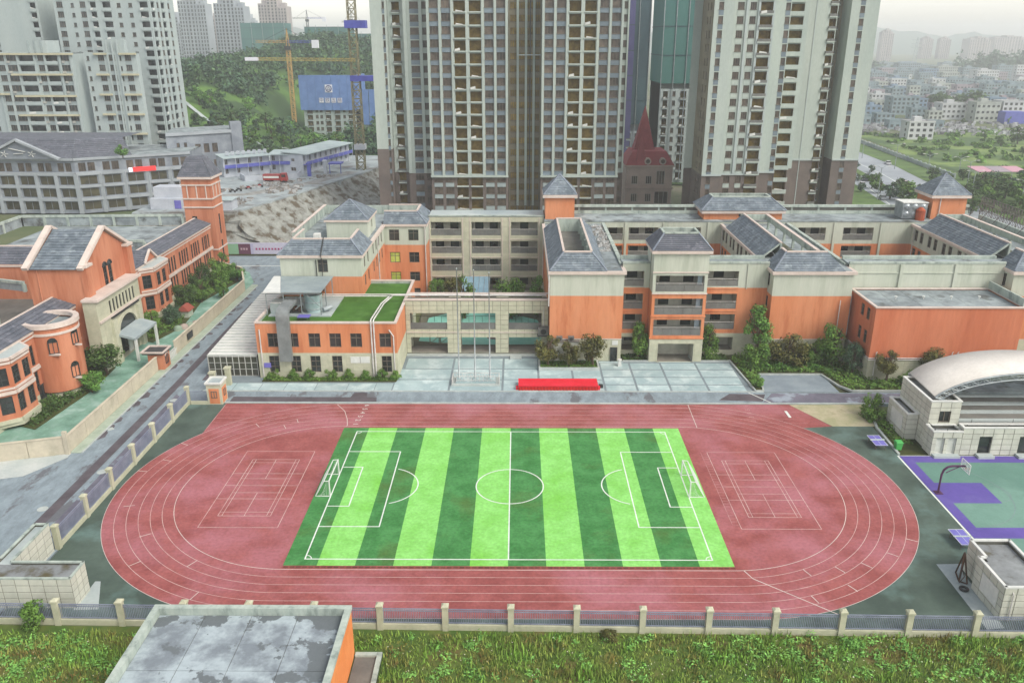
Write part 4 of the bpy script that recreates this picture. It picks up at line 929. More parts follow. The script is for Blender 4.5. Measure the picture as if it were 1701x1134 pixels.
for o in ops[:3]: gallery(t, (x0, y0), (x1, y0), o, 3.0, 1.05)
gallery(t, (x0, y0), (x1, y0), ops[3], 3.5, 0, doors=False)
cladding(t, (x0, y0), (x1, y0), .05, 3.7, ops[3:], 1.2, .9, STONE, single=True)
for zz in (14.3, 11.0, 7.4, 3.85): MB().box(x0-.1, x1+.1, y0-.14, y0-.004, zz, zz+.18).build('string_course', TRIM if zz > 10 else ORANGE, t)
eave(t, x0, x1, y0, y1, 17.3, 17.75, .4); mansard(t, x0-.35, x1+.35, y0-.35, y1+.35, 17.75, 20.0, 1.9, 'FLRB', 9, floor=19.5, m=SLATE_D, cap=PARAPET)
GW2 = mat('stair_glazing', S(190,206,214,K), S(170,190,200,K), .4, .2)
for (a, b) in lv: MB().box(x1-1.3, x1-.6, y0+.9, y0+1.0, a+.1, b-.1).build('stair_window', GW2, t)
t = thing('side_gallery', 'cream and orange galleried link left of the stair tower', 'building', (18, 124, 0))
def linkwall(t, x0, x1, xs, y0=122.5, solid=False):
    bC = [(3.75, 0), (11.15, 1), (99, 2)]
    ops = [(a-x0, b-x0, c, d) for (a, b) in xs for (c, d) in ((11.4, 13.8), (7.75, 10.2), (4.4, 6.9), (.9, 3.1))]
    wb = MB(); wall(wb, (x0, y0), (x1, y0), 0, 15.0, ops, bC); wall(wb, (x1, y0+3.2), (x0, y0+3.2), 0, 15.0, (), [(10.6, 1), (99, 2)]); wb.build('wall', WALLM, t)
    for o in ops: gallery(t, (x0, y0), (x1, y0), o, 2.6, .95 if o[2] > 1 else 0)
    MB().box(x0, x1, y0+.05, y0+3.15, 14.85, 15.0).build('flat_roof', CONC, t)
    pb = MB(); pb.box(x0, x1, y0-.1, y0+.3, 15.001, 15.3); pb.box(x0, x1, y0+2.8, y0+3.3, 15.001, 15.5); pb.build('coping', PARAPET, t)
    for (a, b) in xs:
        for zz in (11.0, 7.35): MB().box(a-.1, b+.1, y0-.12, y0-.004, zz, zz+.2).build('string_course', ORANGE, t)
linkwall(t, 16.05, 20.25, ((16.4, 19.4),))
t = thing('side_gallery', 'cream and orange galleried link right of the stair tower', 'building', (33, 124, 0))
linkwall(t, 28.55, 38.45, ((29.0, 33.9),)); pipe(t, [(35.2, 122.4, 11), (35.2, 122.4, 15)], .07, CREAM)
t = thing('link_corridor', 'long cream link wall with flat roof behind the orange hall', 'building', (62, 124, 0))
linkwall(t, 50.55, 74.35, ())
for x in (58.6, 66.9): MB().box(x-.25, x+.25, 122.3, 122.497, 0, 14.9).build('pilaster', CREAM, t)
MB().box(50.6, 74.3, 122.38, 122.495, 13.5, 13.65).build('string_course', CREAM, t)

# ---------------- orange hall E
t = thing('orange_hall', 'windowless orange hall with flat concrete roof and stone base', 'building', (61.5, 117, 0))
x0, x1, y0, y1, h = 51.2, 72.4, 112.5, 122.2, 11.3
Lo = [(u, u+1.15, a, b) for u in (4.6, 6.7) for (a, b) in ((5.0, 7.0), (8.6, 10.4))]+[(6.6, 7.9, .9, 3.0)]
F_, R_, B_, L_ = block(t, x0, x1, y0, y1, 0, h-.2, [(3.3, 0), (99, 1)], left=Lo, mats=[STONE, mat('hall_orange', S(218,134,98,K), S(206,118,82,K), .3, .9, .2, 6, c3=S(184,102,72,K), s3=.5, lo3=.54, hi3=.82, stretch=(1, 1, .16))])
cladding(t, (x0, y0), (x1, y0), .12, 3.25, (), 1.3, .78, STONE, single=True)
cladding(t, (x0, y1), (x0, y0), .12, 3.25, Lo, 1.2, .78, STONE)
for i in range(6):
    for j in range(3): MB().box(x0+.35+i*3.42, x0+.35+(i+1)*3.42-.06, y0+.35+j*3.0, y0+.35+(j+1)*3.0-.06, h-.6, h-.32).build('roof_slab', CONC, t)
MB().prism(rect(x0+.3, x1-.3, y0+.3, y1-.1), h-.7, h-.36).build('roof_joint', CONC_D, t)
pb = MB(); ring(pb, x0-.15, x1+.15, y0-.15, y1, h-.2, h+.0, .4); pb.build('coping', TRIM, t)
pb = MB(); pb.box(x1-.3, x1-.05, y0+.3, y1-.1, h+.001, h+1.1); pb.build('roof_upstand', PARAPET, t)
for zz in (3.25, 3.5): pipe(t, [(x0-.1, y1-2, zz), (x0-.1, y0-.12, zz), (x1-.4, y0-.12, zz)], .07)
for x, zt in ((x0+.9, 4.4), (x0+11.9, 4.4), (x0+12.7, 4.4), (x1-1.2, 4.4)): pipe(t, [(x, y0-.2, 0 if x < x0+14 else 3.5), (x, y0-.2, zt), (x+.15, y0-.2, zt+.1)], .07)
pipe(t, [(x0-.15, y1-1, 4), (x0-.15, y1-1, 10.5)], .09)
pipe(t, [(48.9, 119.8, 5.2), (48.9, 119.8, 10)], .07)
for i in range(4):
    v = tag(MB().cyl(56+i*4.1, 117.4, 10.95, 11.3, .09, 8).cyl(56+i*4.1, 117.4, 11.3, 11.42, .2, 8).build('roof_vent', WHITE), 'small white roof vent on the orange hall, %s from its windowed side' % ('first', 'second', 'third', 'fourth')[i], 'vent', 'roof vents')

# ---------------- roof towers
def tower(label, x0, x1, y0, y1, zb, ze, zr, ov=.5):
    t = thing('roof_tower', label, 'tower', ((x0+x1)/2, (y0+y1)/2, zb))
    wb = MB(); wops = ()
    for a, b in (((x0, y0), (x1, y0)), ((x1, y0), (x1, y1)), ((x1, y1), (x0, y1)), ((x0, y1), (x0, y0))): wall(wb, a, b, zb, ze)
    wb.build('wall', ORANGE, t); eave(t, x0, x1, y0, y1, ze-.2, ze+.35, ov, TRIM)
    return t
t = tower('orange roof tower with pointed slate pyramid before the middle high-rise', 5.2, 10.7, 155.4, 161, 14, 19.3, 23)
pyramid(t, 4.8, 11.1, 155.0, 161.4, 19.66, 23.1)
t = tower('orange roof tower with slate pyramid beside the steel roof tank', 78.2, 84.6, 155.6, 162, 14, 19.2, 23)
pyramid(t, 77.7, 85.1, 155.1, 162.5, 19.56, 23.2, 11); pipe(t, [(79.6, 155.45, 15), (79.6, 155.45, 19)], .09); MB().box(78.13, 78.19, 156.6, 157.5, 15.1, 16.9).build('door', DARK, t)
t = tower('low orange roof house with broad slate skirt before the right high-rise', 35.2, 50.0, 155.2, 162.4, 14.9, 16.4, 18)
mansard(t, 34.6, 50.6, 154.6, 163.0, 16.76, 18.9, 2.6, 'FLRB', 8, floor=18.3, cap=PARAPET); MB().box(41.8, 42.9, 155.1, 155.19, 15.6, 16.1).build('vent_opening', DARK, t)
t = thing('steel_water_tank', 'dimpled steel roof tank with orange cylinder beside the roof tower', 'tank', (74.5, 157, 15))
SM = mat('dimpled_steel', S(176,186,190,K), S(146,156,162,K), 1.2, .35, .3, 2, metal=.4, spec=.5)
MB().box(72.6, 77.2, 155.2, 158.6, 15.2, 18.1).build('tank_body', SM, t); MB().box(72.5, 77.3, 155.1, 158.7, 18.1, 18.25).build('lid', WHITE, t)
for i in range(3):
    for j in range(2): MB().tube([(73.4+i*1.5, 155.19, 15.95+j*1.4), (73.4+i*1.5, 155.02, 15.95+j*1.4)], [.6, .3], 12).build('panel_dimple', SM, t)
MB().tube([(75.8, 154.7, 15.0), (75.8, 154.7, 16.9), (75.8, 154.7, 17.4)], [.85, .85, .3], 14).build('orange_cylinder', mat('rusty_orange', S(186,92,58,K), S(160,76,48,K), 1.), t)
# lattice sign frame on the far roof, seen from behind
t = thing('roof_sign_frame', 'rusty lattice sign frame on raking struts along the far roof edge', 'sign frame', (87, 146, 15))
LM = mat('lattice_steel', S(130,124,120,K), S(104,98,96,K), 1., .6); lb = MB()
def sp(u, v): return (87.6, 156-u*32, 15.6+v*3.6)
for i in range(33):
    u = i/32; lb.bar(sp(u, 0), sp(u, 1), .07)
    if i < 32: lb.bar(sp(u, 0), sp(u+1/32, .5), .05); lb.bar(sp(u, .5), sp(u+1/32, 0), .05); lb.bar(sp(u, .5), sp(u+1/32, 1), .05); lb.bar(sp(u, 1), sp(u+1/32, .5), .05)
for v in (0, .33, .66, 1): lb.bar(sp(0, v), sp(1, v), .09)
lb.build('lattice', LM, t)
for i in range(9):
    u = i/8; MB().bar((85.2, 156-u*32, 14.9), sp(u, .7), .09).build('raking_strut', LM, t); MB().bar(sp(u, -.2), sp(u, 1), .12).build('upright', LM, t)
MB().box(86.4, 86.9, 124, 154, 14.461, 16.2).build('rear_parapet', PARAPET, tH)
# ------------------------------------------------------------------ kindergarten along the road (facade at X = -66)
KX = -66.0
mK = [STONE, ORANGE_K]; bKG = [(1.2, 0), (99, 1)]
def trimband(t, p0, p1, z, h=.28, out=.14, m=None, name='string_course'):
    p0, p1 = Vector(p0), Vector(p1); d = (p1-p0).normalized(); n_ = Vector((d.y, -d.x)); c = n_*(out/2+.003)
    MB().bar((p0.x+c.x, p0.y+c.y, z+h/2), (p1.x+c.x, p1.y+c.y, z+h/2), out, h).build(name, m or TRIM, t)
def kstrip(t, ya, yb, us, low=True, n=5):
    """Facade length facing the road with paired tall windows and a slate strip above."""
    ops = []
    for u in us:
        for s in (-.62, .62): ops += [(u+s-.42, u+s+.42, 5.4, 8.3)]+([(u+s-.42, u+s+.42, 1.7, 4.5)] if low else [])
    ops = [(a-ya, b-ya, c, d) for a, b, c, d in ops]
    wb = MB(); wall(wb, (KX, ya), (KX, yb), 0, 9.9, ops, bKG); wb.build('wall', mK, t)
    put_windows(t, (KX, ya), (KX, yb), ops, 'tall', DARK)
    for z, h in ((4.75, .35), (5.15, .16), (9.2, .2), (9.75, .38)): trimband(t, (KX, ya), (KX, yb), z, h, .22 if h > .2 else .12, TRIM)
    mb = MB(); mb.slate((KX+.3, ya, 10.13), (KX+.3, yb, 10.13), (KX-3.0, yb, 11.3), (KX-3.0, ya, 11.3), n)
    o = mb.build('roof', SLATE_D, t); MB().bar((KX-3.05, ya, 11.3), (KX-3.05, yb, 11.3), .3, .2).build('ridge_cap', TRIM, o)
    b = MB(); b.box(KX-3.4, KX-3.1, ya, yb, 9.5, 11.2); b.build('parapet', PARAPET, t)
t = thing('kindergarten', 'long orange kindergarten with slate strips, bays and cream stone entrance', 'building', (-72, 135, 0))
kstrip(t, 129.6, 174.0, [133.2, 135.4, 150.8, 153.3, 157.2, 159.6, 163.4, 165.8, 169.6, 171.6])
kstrip(t, 88, 117.0, [90.2, 93.2, 103.6, 114.8])
# back volumes, flat roofs and courtyards
bk = MB(); bk.box(-100, KX-3.41, 88, 92, 0, 9.6); bk.box(-100, -97, 92, 150, 0, 9.6); bk.box(-100, KX-3.41, 150, 174, 0, 9.4); bk.build('rear_volume', ORANGE_K, t)
MB().box(-99.8, KX-3.5, 150.2, 173.8, 9.401, 9.6).build('flat_roof', CONC, t)
MB().box(-80, KX-3.42, 130.5, 149.9, 0, 9.4).build('rear_volume', CONC, t)
MB().box(-96.9, -80.1, 92.1, 149.9, 0, 3.2).build('courtyard_roof', CONC_D, t)
MB().box(-80, KX-3.42, 92.1, 130.4, 0, 5.0).build('courtyard_roof', mat('courtyard_water', S(120,118,98,K), S(104,102,84,K), .3), t)
# parapet frames with posts round the flat roofs
def frame_parapet(p0, p1, z0, z1, n):
    p0, p1 = Vector(p0), Vector(p1); MB().bar((*p0, z1-.25), (*p1, z1-.25), .45, .5).build('top_beam', PARAPET, t)
    MB().bar((*p0, (z0+z1-.55)/2), (*p1, (z0+z1-.55)/2), .12, z1-z0-.6).build('infill_panel', CONC, t)
    for i in range(n+1):
        q = p0.lerp(p1, i/n); MB().box(q.x-.25, q.x+.25, q.y-.25, q.y+.25, z0, z1-.501).build('parapet_post', PARAPET, t)
frame_parapet((-106, 173.6), (-72, 175.0), 9.6, 12.0, 7)
frame_parapet((-99.5, 118), (-79, 118.2), 6.4, 9.2, 5); frame_parapet((-82, 151), (-70, 151), 9.6, 12.0, 3); frame_parapet((-106, 160), (-106, 173.6), 9.6, 12.0, 2)
# slate strip on the inner court (rear)
mb = MB(); mb.slate((-78, 142, 9.6), (-104, 142, 9.6), (-104, 146.5, 11.8), (-78, 146.5, 11.8), 7); mb.slate((-104, 146.4, 9.6), (-70.5, 146.4, 9.6), (-70.5, 146.6, 11.8), (-104, 146.6, 11.8), 1)
o = mb.build('roof', SLATE_D, t); MB().bar((-104, 146.6, 11.85), (-70.2, 146.6, 11.85), .4, .25).build('ridge_cap', TRIM, o)
mb = MB(); mb.slate((-70, 141.5, 9.6), (-78.2, 142, 9.6), (-78.2, 146.5, 11.8), (-70, 146.5, 11.8), 7); mb.build('roof', SLATE_D, t)
wb = MB(); wall(wb, (-104, 141.9), (-70, 141.9), 3, 9.6); wb.build('court_wall', ORANGE_K, t); trimband(t, (-104, 141.9), (-70, 141.9), 9.2, .35, .2)
frame_parapet((-104, 141.0), (-84, 134.5), 6.8, 8.6, 3)
# tall gabled block
X0, X1, Y0, Y1, ze, za = -72.0, -64.0, 116.6, 131.6, 15.6, 19.8; Ym = 124.4
wb = MB()
gops = [(u-.62, u+.62, 10.9, 14.2) for u in (6.9, 8.5)]
wall(wb, (X1, Y0), (X1, Y1), 9, ze, gops); wall(wb, (X1, Y1), (X0, Y1), 0, ze); wall(wb, (X0, Y1), (X0, Y0), 0, ze); wall(wb, (X0, Y0), (X1, Y0), 3, ze)
wb.face([(X1, Y0, ze), (X1, Y1, ze), (X1, Ym, za)]); wb.face([(X0, Y1, ze), (X0, Y0, ze), (X0, Ym, za)]); g = wb.build('gable_block', ORANGE_K, t)
put_windows(t, (X1, Y0), (X1, Y1), gops, 'tall', DARK)
for u in (6.9, 8.5):                      # round window heads
    c = Y0+u; a = MB(); pts = [(X1+.012, c+.62*math.cos(q*math.pi/10), 14.2+.62*math.sin(q*math.pi/10)) for q in range(11)]
    a.face(pts); a.build('window_head', GLASS, t)
    MB().tube([(X1+.03, c+.7*math.cos(q*math.pi/10), 14.2+.7*math.sin(q*math.pi/10)) for q in range(11)], .1, 5).build('arch_trim', DARK, t)
mb = MB(); mb.slate((X1-.5, Y0-.4, ze), (X0+.6, Y0-.4, ze), (X0+.6, Ym, za+.05), (X1-.5, Ym, za+.05), 15); mb.slate((X0+.6, Y1+.4, ze), (X1-.5, Y1+.4, ze), (X1-.5, Ym, za+.05), (X0+.6, Ym, za+.05), 15)
o = mb.build('gable_roof', SLATE, t)
for X in (X1+.1, X0):
    v = MB()
    for (ya, yb) in ((Y0-.5, Ym), (Y1+.5, Ym)): v.bar((X, ya, ze+.1), (X, yb, za+.45), .9, .45)
    v.build('verge', TRIM, o)
for s in ((Y0-.1, Y0+1.6), (Y1-1.6, Y1+.1)): MB().box(X1-.1, X1+.75, s[0], s[1], 10.9, ze+.2).build('buttress', ORANGE_K, t); MB().box(X1-.2, X1+.95, s[0]-.15, s[1]+.15, ze+.2, ze+.6).build('buttress_cap', TRIM, t)
pipe(t, [(-70.5, Y0-.1, 10), (-70.5, Y0-.1, ze)], .09, ORANGE_K)
# cream stone entrance
EX = -62.0; ya, yb = 115.2, 129.4; yc = 123.4
aops = [(yc-3.1-ya, yc+3.1-ya, 0, 4.0)]+[(yc-4.4-ya+i*1.12, yc-4.4-ya+i*1.12+.6, 8.0, 10.0) for i in range(8)]
wb = MB(); wall(wb, (EX, ya), (EX, yb), 0, 11.0, aops, depth=1.2); wall(wb, (EX, yb), (X1, yb), 0, 11.0); wall(wb, (X1, ya), (EX, ya), 0, 11.0); wb.build('entrance_wall', STONE, t)
cladding(t, (EX, ya), (EX, yb), .1, 7.6, [(aops[0][0], aops[0][1], 0, 7.0)], 1.42, .75, STONE)
put_windows(t, (EX, ya), (EX, yb), aops[1:], 'mull', DARK)
MB().box(X1, EX+.5, ya-.3, yb+.3, 11.0, 11.35).build('cornice', TRIM, t); trimband(t, (EX, ya), (EX, yb), 7.6, .3, .3); MB().box(EX+.03, EX+.34, yc-4.6, yc+4.6, 7.25, 7.5).build('sill', DARK, t)
a = MB(); pts = [(EX+.032, yc+3.1*math.cos(q*math.pi/16), 4.0+2.6*math.sin(q*math.pi/16)) for q in range(17)]; a.face(pts); a.build('arch_glass', GLASS, t)
v = MB()
for q in range(16):
    A_, B_ = q*math.pi/16, (q+1)*math.pi/16; r0, r1 = (3.1, 2.6), (3.7, 3.2)
    P_ = lambda r, an: (yc+r[0]*math.cos(an), 4.0+r[1]*math.sin(an)); a0, a1, b1, b0 = P_(r0, A_), P_(r1, A_), P_(r1, B_), P_(r0, B_)
    v.hexa([(EX+.03, *a0), (EX+.03, *a1), (EX+.03, *b1), (EX+.03, *b0), (EX+.3, *a0), (EX+.3, *a1), (EX+.3, *b1), (EX+.3, *b0)])
v.build('arch_surround', STONE, t)
for y in (yc-4.9, yc+3.7): MB().box(EX+.031, EX+.5, y, y+1.3, 0, 6.9).build('pier', STONE, t)
MB().hexa([(EX+.1, yc-4, 4.2), (EX+2.9, yc-4, 3.5), (EX+2.9, yc+4, 3.5), (EX+.1, yc+4, 4.2), (EX+.1, yc-4, 4.6), (EX+2.9, yc-4, 3.85), (EX+2.9, yc+4, 3.85), (EX+.1, yc+4, 4.6)]).build('canopy', CONC_L, t)
MB().box(EX+2.6, EX+2.9, yc+3.4, yc+3.9, 0, 3.5).build('canopy_post', WHITE, t); MB().box(EX+2.6, EX+2.9, yc-3.9, yc-3.4, 0, 3.5).build('canopy_post', WHITE, t)
MB().face([(EX-1.1, yc-3.1, 0), (EX-1.1, yc+3.1, 0), (EX-1.1, yc+3.1, 4), (EX-1.1, yc-3.1, 4)]).build('entrance_glazing', GLASS, t)
MB().box(EX-.6, EX-.4, yc+.6, yc+1.8, 0, 2.6).build('door', WHITE, t)
# round stair turret
RC, RR = (-65.4, 108.7), 3.5
r = MB(); n = 40
r.tube([(RC[0], RC[1], .9), (RC[0], RC[1], 10.2)], RR, n, caps=False); tu = r.build('round_turret', ORANGE_K, t, True)
MB().tube([(RC[0], RC[1], 0), (RC[0], RC[1], .9)], [RR-.3, RR-.3], n).build('turret_base', STONE, tu, True)
for z, h, rr in ((9.2, .35, RR+.12), (10.2, .6, RR+.25)):
    q = MB(); pts = [(RC[0]+rr*math.cos(i*2*math.pi/n), RC[1]+rr*math.sin(i*2*math.pi/n)) for i in range(n)]; inn = [(RC[0]+(rr-.75)*math.cos(i*2*math.pi/n), RC[1]+(rr-.75)*math.sin(i*2*math.pi/n)) for i in range(n)]
    for i in range(n):
        j = (i+1) % n; q.hexa([(*pts[i], z), (*pts[j], z), (*inn[j], z), (*inn[i], z), (*pts[i], z+h), (*pts[j], z+h), (*inn[j], z+h), (*inn[i], z+h)])
    q.build('ring_cornice', TRIM, tu)
MB().cyl(RC[0], RC[1], 9.6, 9.9, RR-.1, 30).build('flat_roof', CONC, tu)
for ang, z in ((-62, 6.6), (-10, 7.2), (-25, 2.6), (-70, 1.6)):
    a = math.radians(ang); c = (RC[0]+(RR+.02)*math.cos(a), RC[1]+(RR+.02)*math.sin(a))
    if z < 2: continue
    inst('window', win_mesh(1.25, 1.7, 'mull', DARK), (c[0]+.06*math.cos(a), c[1]+.06*math.sin(a), z), t, a+math.pi/2)
    h = MB(); h.face([(.62*math.cos(q*math.pi/8), -.0, .62*math.sin(q*math.pi/8)) for q in range(9)]); hh = h.build('window_head', GLASS, t); hh.location = (c[0]+.06*math.cos(a), c[1]+.06*math.sin(a), z+1.7); hh.rotation_euler = (0, 0, a+math.pi/2)
    MB().box(-.8, .8, -.25, .1, -.2, -.003).build('sill', TRIM, t).location = (c[0], c[1], z); t.children[-1].rotation_euler = (0, 0, a+math.pi/2)
# canted bays
def bay(t, yc, w, gable):
    p = [(KX, yc-w/2), (KX+2.0, yc-w/2+1.6), (KX+2.0, yc+w/2-1.6), (KX, yc+w/2)]; wb = MB()
    for i, (a, b) in enumerate(zip(p, p[1:])):
        L = (Vector(b)-Vector(a)).length; ops = [(L/2-.75, L/2+.75, z, z+2.4) for z in (2.2, 6.0)] if i != 1 else [(L/2-1.9, L/2-.4, z, z+2.4) for z in (2.2, 6.0)]+[(L/2+.4, L/2+1.9, z, z+2.4) for z in (2.2, 6.0)]
        wall(wb, a, b, 1.0, 9.4, ops); put_windows(t, a, b, ops, 'tall', DARK)
        for z, h in ((1.0, .5), (4.9, .4), (5.5, .25), (8.9, .3), (9.4, .35)): trimband(t, a, b, z, h, .3 if h > .3 else .18, STONE if z < 2 else TRIM)
    wb.build('bay_wall', ORANGE_K, t)
    MB().prism([(q[0]+(.2 if i in (1, 2) else 0), q[1]) for i, q in enumerate(p)], .5, 1.0).build('bay_base', STONE, t); MB().prism(p, 9.4, 9.75).build('bay_roof', CONC_L, t)
    if gable:
        g = MB(); zz = 10.2; y_ = (yc-w*.28, yc+w*.28); ap = 12.0; g.face([(KX+.32, y_[0], zz), (KX+.32, y_[1], zz), (KX+.32, yc, ap)]); g.build('bay_gable', ORANGE_K, t)
        m = MB(); m.slate((KX-2.8, y_[0]-.2, 10.6), (KX+.5, y_[0]-.2, zz), (KX+.5, yc, ap), (KX-2.8, yc, ap), 6); m.slate((KX+.5, y_[1]+.2, zz), (KX-2.8, y_[1]+.2, 10.6), (KX-2.8, yc, ap), (KX+.5, yc, ap), 6); o = m.build('bay_roof_slate', SLATE_D, t)
        b = MB()
        for y in y_: b.bar((KX+.5, y, zz), (KX+.5, yc, ap+.15), .35, .3)
        b.build('verge', TRIM, o)
bay(t, 142.8, 9.2, True); bay(t, 98.2, 7.2, False)
for y in (131.3, 138.0, 149, 161.5): pipe(t, [(KX+.15, y, 0), (KX+.15, y, 9.3)], .08, ORANGE_K)
# arched ground window and plinth near the turret
inst('window', win_mesh(1.6, 2.0, 'mull', DARK), (KX+.14, 104.8, .4), t, math.pi/2)

# ---- clock tower
t = thing('clock_tower', 'slim orange tower with steep slate cap beside the kindergarten', 'tower', (-68, 177, 0))
x0, x1, y0, y1 = -71.2, -65.0, 174.6, 180.4
wb = MB(); rops = [(2.5, 3.5, z, z+4.4) for z in (1.5, 7.2)]
wall(wb, (x0, y0), (x1, y0), 0, 19.6, [(1.4, 2.5, 10.3, 11.6)]); wall(wb, (x1, y0), (x1, y1), 0, 19.6, rops); wall(wb, (x1, y1), (x0, y1), 0, 19.6); wall(wb, (x0, y1), (x0, y0), 0, 19.6); wb.build('wall', ORANGE_K, t)
put_windows(t, (x1, y0), (x1, y1), rops, 'tall', DARK); put_windows(t, (x0, y0), (x1, y0), [(1.4, 2.5, 10.3, 11.6)], 'mull', DARK)
def ringtrim(z, h, o): b = MB(); ring(b, x0-o, x1+o, y0-o, y1+o, z, z+h, o+.02); b.build('string_course', TRIM, t)
for z in (13.4, 15.2, 18.1): ringtrim(z, .28, .18)
ringtrim(19.5, .5, .5); ringtrim(4.2, .3, .14)
for fx in (.3, .92): pass
for u in (.18, .5, .82):
    MB().box(x0+u*(x1-x0)-.1, x0+u*(x1-x0)+.1, y0-.12, y0-.003, 15.481, 18.099).build('pilaster', TRIM, t); MB().box(x1+.003, x1+.12, y0+u*(y1-y0)-.1, y0+u*(y1-y0)+.1, 15.481, 18.099).build('pilaster', TRIM, t)
mb = MB(); e = [(x0-.45, y0-.45), (x1+.45, y0-.45), (x1+.45, y1+.45), (x0-.45, y1+.45)]; rr = [(x0+1.2, y0+1.4), (x1-1.6, y0+1.4), (x1-1.6, y1-1.6), (x0+1.2, y1-1.6)]
for i in range(4): j = (i+1) % 4; mb.slate((*e[i], 20.0), (*e[j], 20.0), (*rr[j], 23.8), (*rr[i], 23.8), 9)
mb.face([(*q, 23.8) for q in rr]); mb.build('roof', SLATE_D, t)

# ---- roadside wall in panels, gate house, gate
WALLC = mat('cream_wall', S(216,208,186,K), S(200,192,172,K), .4, .85, .1, 5, c3=S(176,172,152,K), s3=.3, lo3=.55, hi3=.75)
t = thing('roadside_wall', 'long cream panelled wall between road and kindergarten', 'wall', (-54.6, 110, 0))
def wpanels(p0, p1, n, h=2.2):
    p0, p1 = Vector(p0), Vector(p1); L = (p1-p0).length/n; d = (p1-p0).normalized(); rz = math.atan2(d.y, d.x)
    m = MB().box(.03, L-.03, -.1, .1, -.1, h).mesh('wall_panel', WALLC); c = MB().box(0, L, -.18, .18, h, h+.12).mesh('coping', WALLC)
    for i in range(n): q = p0+d*L*i; inst('wall_panel', m, (q.x, q.y, 0), t, rz); inst('coping', c, (q.x, q.y, 0), t, rz)
wpanels((-54.55, 89.2), (-54.55, 115.6), 6); wpanels((-54.55, 122.4), (-54.55, 158), 6); wpanels((-54.55, 158), (-58, 167.5), 2); wpanels((-54.6, 89.1), (-75, 83.2), 5); wpanels((-58.1, 167.5), (-64.5, 172.5), 2)
MB().box(-54.8, -54.3, 88.8, 89.15, -.1, 3.0).build('corner_pier', WALLC, t)
t = thing('gate_lodge', 'tiny orange gate lodge set into the cream roadside wall', 'kiosk', (-54.3, 117, 0))
MB().box(-55.9, -53.6, 115.8, 118.2, 0, 2.6).build('body', ORANGE_K, t); MB().box(-56.6, -53.4, 115.5, 118.5, 2.6, 2.85).build('roof', DARK, t)
b = MB(); ring(b, -56.8, -53.3, 115.4, 118.6, 2.85, 3.05, .25); b.build('parapet', TRIM, t); inst('window', win_mesh(1.0, 1.3, 'mull', DARK), (-53.5, 117, .8), t, math.pi/2)
MB().tube([(-53.5, 117+.55*math.cos(q*math.pi/8), 2.1+.4*math.sin(q*math.pi/8)) for q in range(9)], .07, 5).build('arch_trim', TRIM, t)
t = thing('folding_gate', 'pale folding gate beside the tiny gate lodge', 'gate', (-54, 120.4, 0))
for i in range(9): y = 118.7+i*.42; MB().bar((-54.6, y, .05), (-54.2, y+.4, 1.3), .07).bar((-54.2, y, .05), (-54.6, y+.4, 1.3), .07).build('gate_slat', WHITE, t)
MB().bar((-54.4, 118.6, 1.34), (-54.4, 122.3, 1.34), .08).build('top_rail', WHITE, t)
tag(MB().box(-54.3, -54.22, 127.2, 129.4, .7, 1.8).build('wall_plaque', DARK), 'dark plaque fixed to the cream roadside wall', 'plaque')
# play-ground toys in the kindergarten garden
for (x, y, lab, c) in ((-60.2, 141.8, 'small brown playhouse roof among the garden trees', S(160,84,70,K)), (-58.7, 134.2, 'rounded pink and green play rocks in the kindergarten garden', S(170,160,150,K))):
    q = thing('playhouse' if 'roof' in lab else 'play_rock', lab, 'playhouse' if 'roof' in lab else 'rock', (x, y, 0))
    if 'roof' in lab:
        MB().box(x-.9, x+.9, y-1.1, y+1.1, 0, 1.3).build('body', CREAM, q); MB().hexa([(x-1.2, y-1.4, 1.3), (x+1.2, y-1.4, 1.3), (x+1.2, y+1.4, 1.3), (x-1.2, y+1.4, 1.3), (x-.2, y-1.2, 2.2), (x+.2, y-1.2, 2.2), (x+.2, y+1.2, 2.2), (x-.2, y+1.2, 2.2)]).build('roof', mat('brown_roof', c), q)
    else:
        for k in range(4):
            b = MB().tube([(x+k*.7, y+k*.9, 0), (x+k*.7, y+k*.9, .4), (x+k*.7, y+k*.9, .75), (x+k*.7, y+k*.9, .9)], [.7, .75, .5, .1], 10).build('boulder', mat('play_rock%d' % (k % 2), S(186,170,160,K) if k % 2 else S(150,170,150,K)), q, True)

# ------------------------------------------------------------------ grandstand
t = thing('grandstand', 'white tiled grandstand with stepped seating and arched white canopy', 'grandstand', (62, 94, 0))
def clad_box(x0, x1, y0, y1, z0, z1, fops=(), lops=(), tw=1.2, th=.75):
    wb = MB(); wall(wb, (x0, y0), (x1, y0), z0, z1, fops); wall(wb, (x1, y0), (x1, y1), z0, z1); wall(wb, (x1, y1), (x0, y1), z0, z1); wall(wb, (x0, y1), (x0, y0), z0, z1, lops); wb.build('wall', GROUT, t)
    cladding(t, (x0, y0), (x1, y0), z0, z1, fops, tw, th, STONE_W, single=True); cladding(t, (x0, y1), (x0, y0), z0, z1, lops, tw, th, STONE_W, single=True)
    b = MB(); ring(b, x0-.06, x1+.06, y0-.06, y1+.06, z1, z1+.14, .32); b.build('coping', WHITE, t); MB().box(x0+.3, x1-.3, y0+.3, y1-.3, z1-.45, z1-.3).build('flat_roof', OLDROOF, t)
mw = [(1.2, 2.6, 3.4, 4.9)]
clad_box(49.9, 53.6, 91.2, 99.0, 0, 6.1, mw); put_windows(t, (49.9, 91.2), (53.6, 91.2), mw, 'mull')
clad_box(48.4, 49.85, 93.4, 98.6, 0, 3.4)
MB().box(48.3, 48.36, 94.2, 97.4, .9, 2.8).build('notice_board', WHITE, t)
pops = [(.5, 1.5, .2, 2.3), (1.9, 2.9, .2, 2.3)]
